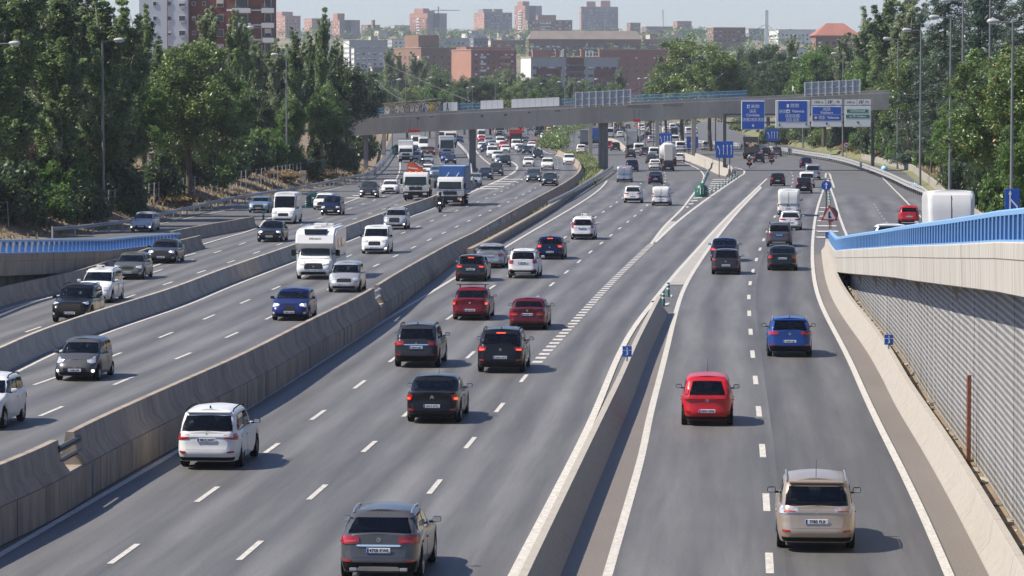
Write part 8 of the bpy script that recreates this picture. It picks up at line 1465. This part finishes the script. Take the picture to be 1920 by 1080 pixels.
def motorcycle(label, pos, d, lane, helmet, color, rlabel):
    g0 = G(*pos); a = heading_at(lane, g0.x, g0.y, d); u = Vector((math.cos(a), math.sin(a), 0)); c0 = g0 - u * (.7 * (1 if d < 0 else -1)); r = empty('motorcycle', c0, a, label, 'motorcycle', 'motorcycles in the traffic')
    for x in (.72, -.68):
        w_ = MB().lathe([(.2, -.05), (.28, -.06), (.31, 0), (.28, .06), (.2, .05)], (0, 0, 0), 'y', 20).build('wheel', M['tyre'], r, 60, loc=(x, 0, .31)); MB().lathe([(.21, -.03), (.21, .03), (.04, .03), (.04, -.03)], axis='y', n=12).build('rim', M['rim_dark'], w_)
    cm = M['paint_' + color]; MB().bbox((-.05, 0, .52), (.8, .3, .34), .08).build('engine', M['black_plastic'], r, 50); MB().bbox((-.45, 0, .78), (.75, .32, .16), .07).build('saddle', M['black_plastic'], r, 50); MB().bbox((-.85, 0, .86), (.36, .34, .3), .08).build('tail_box', cm, r, 50)
    MB().prism([(.25, .4), (.62, .5), (.72, .8), (.60, 1.05), (.45, 1.08), (.32, .8)], -.2, .2).build('fairing', cm, r); MB().prism([(.60, 1.02), (.48, 1.38), (.44, 1.38), (.5, 1.02)], -.17, .17).build('windshield', M['glass_dark'], r); MB().tube([(.45, -.36, 1.06), (.52, 0, 1.08), (.45, .36, 1.06)], .018, 6).build('handlebar', M['post_dark'], r)
    for s in (1, -1): MB().tube([(.74, s * .08, .32), (.52, s * .09, .95)], .03, 6).build('fork', M['silver_trim'], r); MB().bbox((.44, s * .42, 1.24), (.05, .13, .08), .02).build('mirror', M['black_plastic'], r); MB().bbox((-.75, s * .3, .6), (.5, .2, .36), .06).build('pannier', M['black_plastic'], r, 50)
    MB().bbox((.71, 0, .88), (.05, .18, .13), .03).build('headlight', M['lamp_on'], r); MB().bbox((-1.04, 0, .78), (.03, .16, .06), .015).build('tail_light', M['lamp_lit'], r)
    p = empty('person', c0 + u * -.22, a, rlabel, 'person', 'motorcycle riders'); link('body', RID, p); h = MB(); h.lathe([(0, -.15), (.09, -.14), (.13, -.06), (.14, .02), (.11, .11), (.06, .15), (0, .16)], (.16, 0, 1.72), 'z', 16).build('helmet', M[helmet], p, 60); MB().bbox((.28, 0, 1.72), (.05, .18, .09), .025).build('visor', M['glass_dark'], p)
motorcycle('black scooter with white nose riding beside the blue lorry', (824, 399), T_, O1B, 'cloth_dark', 'black', 'rider in dark clothes on the scooter beside the blue lorry'); motorcycle('touring motorcycle with panniers behind the soil lorry', (1405, 315), A_, RGT_M, 'helmet_white', 'black', 'rider with white helmet behind the soil lorry'); motorcycle('dark motorcycle between the two dark cars and the guardrail', (1447, 309), A_, RGT_M, 'cloth_dark', 'black', 'rider all in black right of the soil lorry'); motorcycle('small motorcycle between two pale cars under the footbridge', (792, 309), T_, O2, 'cloth_dark', 'black', 'rider between two pale oncoming cars')
def walker():
    V = [(0, 0, .95), (0, 0, 1.2), (0, 0, 1.4), (0, 0, 1.5), (0, 0, 1.6), (.01, 0, 1.70)]; E = [(0, 1), (1, 2), (2, 3), (3, 4), (4, 5)]; R = [.15, .13, .15, .07, .08, .085]
    for s in (1, -1):
        b = len(V); V += [(0, s * .19, 1.40), (-.03, s * .24, 1.12), (.08, s * .25, .90)]; R += [.06, .048, .035]; E += [(2, b), (b, b + 1), (b + 1, b + 2)]; hand(V, E, R, b + 2, (.3, 0, -1))
        b = len(V); V += [(0, s * .1, .9), (.12 * s, s * .1, .5), (.16 * s, s * .1, .08), (.16 * s + .14, s * .1, .05)]; R += [.1, .075, .05, .04]; E += [(0, b), (b, b + 1), (b + 1, b + 2), (b + 2, b + 3)]
    return V, E, R
for px, lab, top, hair in ((794, 'person in a blue top walking past the graffiti on the footbridge', 'cloth_blue', 'hair_dark'), (839, 'person in dark clothes on the footbridge beside the pale hoarding', 'cloth_dark', 'hair_dark'), (1487, 'person in a white top on the footbridge left of the sign frame', 'cloth_white', 'hair_dark')):
    V, E, R = walker(); me = skinned('body', V, E, R, [M[top], M['denim'], M['skin']], lambda c: 2 if c.z > 1.53 or (c.z < .95 and abs(c.y) > .2) else (1 if c.z < .93 else 0)); p = D(px, btop(px), YB_ + 1.2); o = empty('person', p, PI if px < 900 else 0, lab, 'person', 'people on the footbridge'); o.location.z = p.z - .25; link('body', me, o); MB().lathe([(0, -.02), (.095, -.03), (.1, .04), (.06, .11), (0, .12)], (-.01, 0, 1.72), 'z', 14).build('hair', M[hair], o, 60); MB().box((.095, 0, 1.68), (.03, .03, .04)).build('nose', M['skin'], o)
# ================================================================ distant traffic
FAR = {}
def far(kind, color, px, py, d, lane, label, grp):
    k = (kind, color)
    if k not in FAR:
        o = car('van' if 'van' in kind else 'car', label, kind, color, (px, py), d, lane, detail=0, feats=(('panelvan',) if 'van' in kind else ()), cat='van' if 'van' in kind else 'car', group=grp); FAR[k] = o; kids(o)
    else:
        o = copy_tree(FAR[k])
    g0 = G(px, py); a = heading_at(lane, g0.x, g0.y, d); u = Vector((math.cos(a), math.sin(a), 0)); p = dict(BASE); p.update(TYPES[kind]); xw1 = p['L'] / 2 - p['fo']; o.location = g0 - u * ((xw1 - p['wb']) if d > 0 else xw1); o.rotation_euler = (0, 0, a); tag(o, label, 'van' if 'van' in kind else 'car', grp); return o
QA, QB, QC = 'oncoming queue beyond the bridge shadow', 'oncoming side road queue', 'distant outgoing traffic'
for kind, color, px, py, lab in [('hatch', 'navy', 910, 337, 'navy hatchback oncoming, right behind the blue lorry'), ('suv', 'darkgrey', 930, 329.5, 'dark SUV oncoming with an orange indicator, behind the navy hatchback'), ('suv', 'black', 946.5, 312.5, 'black boxy SUV oncoming with headlamps on'), ('hatch', 'silver', 938, 308, 'silver hatchback overlapped by the black boxy SUV'), ('suv', 'white', 933, 301.5, 'white SUV oncoming ahead of a white van'), ('van', 'white', 923, 295, 'white van oncoming behind the white SUV'), ('hatch', 'navy', 910, 286.5, 'navy hatchback oncoming beside the bridge pier'), ('hatch', 'white', 904, 281, 'white hatchback oncoming behind the navy one at the pier'), ('sedan', 'white', 947.5, 286.5, 'white saloon oncoming, alone between two vans'), ('van', 'white', 968, 280, 'white van oncoming in front of the red tipper'), ('hatch', 'white', 974, 284, 'white hatchback oncoming next to the white van'), ('sedan', 'grey', 979, 287, 'grey saloon oncoming half behind the blue saloon'), ('sedan', 'navy', 988, 289, 'navy saloon oncoming with bright lamps'), ('sedan', 'white', 997, 279.5, 'white saloon oncoming ahead of a red car'), ('hatch', 'red', 1001, 275, 'red hatchback peeping out behind a white saloon'), ('suv', 'greenish', 1008.5, 299.5, 'dark green SUV oncoming alone in the middle lane'), ('oldsedan', 'white', 991, 312.5, 'white older saloon oncoming alone'), ('suv', 'white', 1026.5, 318, 'white SUV oncoming just above the pair of dark cars'), ('suv', 'white', 1067, 309, 'white boxy SUV oncoming closest to the curved barrier'), ('sedan', 'grey', 985.5, 268.5, 'grey saloon oncoming beside the red tipper'), ('van', 'white', 938, 274, 'white van oncoming in the middle of the far queue'), ('bigvan', 'white', 903, 263, 'tall white van oncoming by the bridge pier'), ('hatch', 'red', 903.5, 266, 'red hatchback in front of the tall white van'), ('suv', 'silver', 916, 271, 'silver SUV oncoming in the dense queue'), ('hatch', 'silver', 923, 276, 'silver hatchback oncoming in the dense queue'), ('hatch', 'red', 944, 279, 'red hatchback behind the white van roof'), ('sedan', 'slate', 946, 263, 'slate saloon in the dense queue'), ('suv', 'slate', 955, 268, 'slate SUV left of the red tipper'), ('van', 'red', 976, 249, 'red van under the girder'), ('hatch', 'white', 1020, 261, 'white hatchback at the near end of the hedge'), ('van', 'yellow', 1032, 252, 'yellowish minibus beside the hedge'), ('suv', 'white', 1041, 241, 'white SUV far behind the hedge')]: far(kind, color, px, py, T_, O1A, lab, QA)
for kind, color, px, py, lab in [('sedan', 'silver', 802.5, 308, 'silver saloon oncoming above the crane lorry'), ('mpv', 'cream', 779, 303.5, 'cream people carrier oncoming above the crane lorry'), ('sedan', 'grey', 797, 291, 'grey saloon oncoming behind the silver one'), ('hatch', 'maroon', 807, 291, 'maroon hatchback behind the silver saloon'), ('bigvan', 'white', 780, 278, 'white van oncoming beside a taller white van'), ('bigvan', 'white', 794, 282, 'taller white delivery van oncoming alone'), ('hatch', 'navy', 777, 288, 'navy hatchback hidden behind the white box lorry'), ('hatch', 'blue', 837, 303.5, 'blue hatchback oncoming before the articulated lorry'), ('sedan', 'navy', 845, 308, 'navy saloon oncoming with headlamps lit'), ('hatch', 'royal', 862, 268, 'blue car at the end of the white guardrail'), ('sedan', 'white', 802, 329, 'white saloon behind the crane lorry cab'), ('hatch', 'lightblue', 818, 333, 'pale blue hatchback between the two lorries'), ('hatch', 'slate', 822, 350, 'slate hatchback glimpsed between the two lorries'), ('sedan', 'silver', 889, 348, 'silver saloon mostly hidden behind the blue lorry')]: far(kind, color, px, py, T_, O2, lab, QB)
for kind, color, px, py, lab in [('suv', 'navy', 1185, 322, 'navy SUV ahead of the grey white van'), ('hatch', 'black', 1252.5, 321, 'black hatchback tight behind the tanker'), ('sedan', 'white', 1228, 318, 'white saloon beside the black hatchback'), ('sedan', 'slate', 1221, 306.5, 'slate saloon left of the tanker'), ('minivan', 'white', 1226, 296, 'white minivan left of the tanker top'), ('suv', 'grey', 1209, 293, 'grey SUV left of the white minivan'), ('van', 'white', 1198, 289, 'white van behind the dark saloon'), ('sedan', 'darkgrey', 1182.5, 296.5, 'dark grey saloon alone at the bend'), ('suv', 'red', 1141, 280, 'small red car beyond the low barrier'), ('suv', 'darkgrey', 1154, 283, 'dark SUV next to the small red car'), ('hatch', 'white', 1274, 304.5, 'white hatchback half hidden right of the tanker'), ('van', 'white', 1276, 284, 'white van under the blue panel'), ('sedan', 'white', 1291, 283, 'white saloon under the blue car symbol panel'), ('van', 'white', 1265, 270, 'white van above the tanker'), ('minivan', 'silver', 1325, 282, 'silver minivan alone on the right hand bend'), ('van', 'black', 1264, 254, 'black van beyond the lane panel'), ('van', 'white', 1261, 244, 'white van under the girder'), ('suv', 'white', 1249, 248, 'white SUV under the girder'), ('suv', 'silver', 1222, 268, 'silver SUV behind the speed limit sign'), ('hatch', 'white', 1223, 253, 'white hatchback above the speed limit sign'), ('hatch', 'black', 1213, 258, 'black hatchback beside the far barrier'), ('hatch', 'white', 1163, 257.5, 'white hatchback left of the red sign'), ('bigvan', 'white', 1144, 258, 'white van right of the fluted pier'), ('sedan', 'slate', 1157, 251, 'slate saloon above the white hatchback'), ('suv', 'slate', 1167, 248, 'slate SUV behind the slate saloon'), ('suv', 'yellow', 1167, 238, 'yellow car farthest under the girder'), ('suv', 'white', 1090, 288, 'white SUV left of the pale column'), ('hatch', 'black', 1423, 305.5, 'black hatchback between the two motorcycles'), ('suv', 'black', 1436, 295, 'black SUV ahead of the second motorcycle'), ('suv', 'grey', 1456, 293, 'grey SUV by the pale guardrail')]: far(kind, color, px, py, A_, RGT_M if px > 1290 else LC, lab, QC)
RR = random.Random(17); kc = [('hatch', 'white'), ('suv', 'silver'), ('sedan', 'grey'), ('hatch', 'navy'), ('van', 'white'), ('suv', 'black'), ('hatch', 'red'), ('sedan', 'silver'), ('suv', 'white'), ('sedan', 'slate')]
cw = {'white': 'white', 'silver': 'silver', 'grey': 'grey', 'navy': 'navy', 'black': 'black', 'red': 'red', 'slate': 'slate'}
for lane, d, x0, nm, g in ((O1A, T_, 958, 'oncoming far queue', 'far oncoming queue'), (LC, A_, 1150, 'far outgoing lanes', 'far outgoing cars')):
    for k in range(26):
        py = RR.uniform(226, 247); Y = 67840 / (py - HOR); lx = lane(Y) + RR.choice([-7.5, -4, -.5, 3, 6.5, 10]); px = 960 + lx / Y * FPX; c = kc[RR.randrange(10)]; far(c[0], c[1], px, py, d, lane, f"{ordw(k)} tiny vehicle of the {nm}, a {c[1]} {'van' if c[0] == 'van' else {'hatch': 'hatchback', 'suv': 'SUV', 'sedan': 'saloon'}[c[0]]}", g)
for k in range(12):
    py = RR.uniform(232, 252); px = 1235 + RR.uniform(0, 75); c = kc[RR.randrange(10)]; far(c[0], c[1], px, py, A_, RGT_M, f"tiny {c[1]} {'van' if c[0] == 'van' else {'hatch': 'hatchback', 'suv': 'SUV', 'sedan': 'saloon'}[c[0]]}, {ordw(k)} right of the far pale column", 'far slip lane cars')
# ================================================================ air
MB().box((0, 2650, 26), (5400, 5500, 60)).build('haze', mat('haze', (1, 1, 1)), None) if 0 else None
hz = bpy.data.materials.new('haze'); hz.use_nodes = True; t = hz.node_tree; t.nodes.remove(t.nodes['Principled BSDF']); v = t.nodes.new('ShaderNodeVolumePrincipled'); v.inputs['Density'].default_value = .00009; v.inputs['Color'].default_value = (.82, .90, 1, 1); v.inputs['Anisotropy'].default_value = .2; t.links.new(v.outputs[0], t.nodes['Material Output'].inputs['Volume'])
o = MB().box((0, 2700, 79), (6400, 5900, 170)).build('haze', hz); o['kind'] = 'stuff'
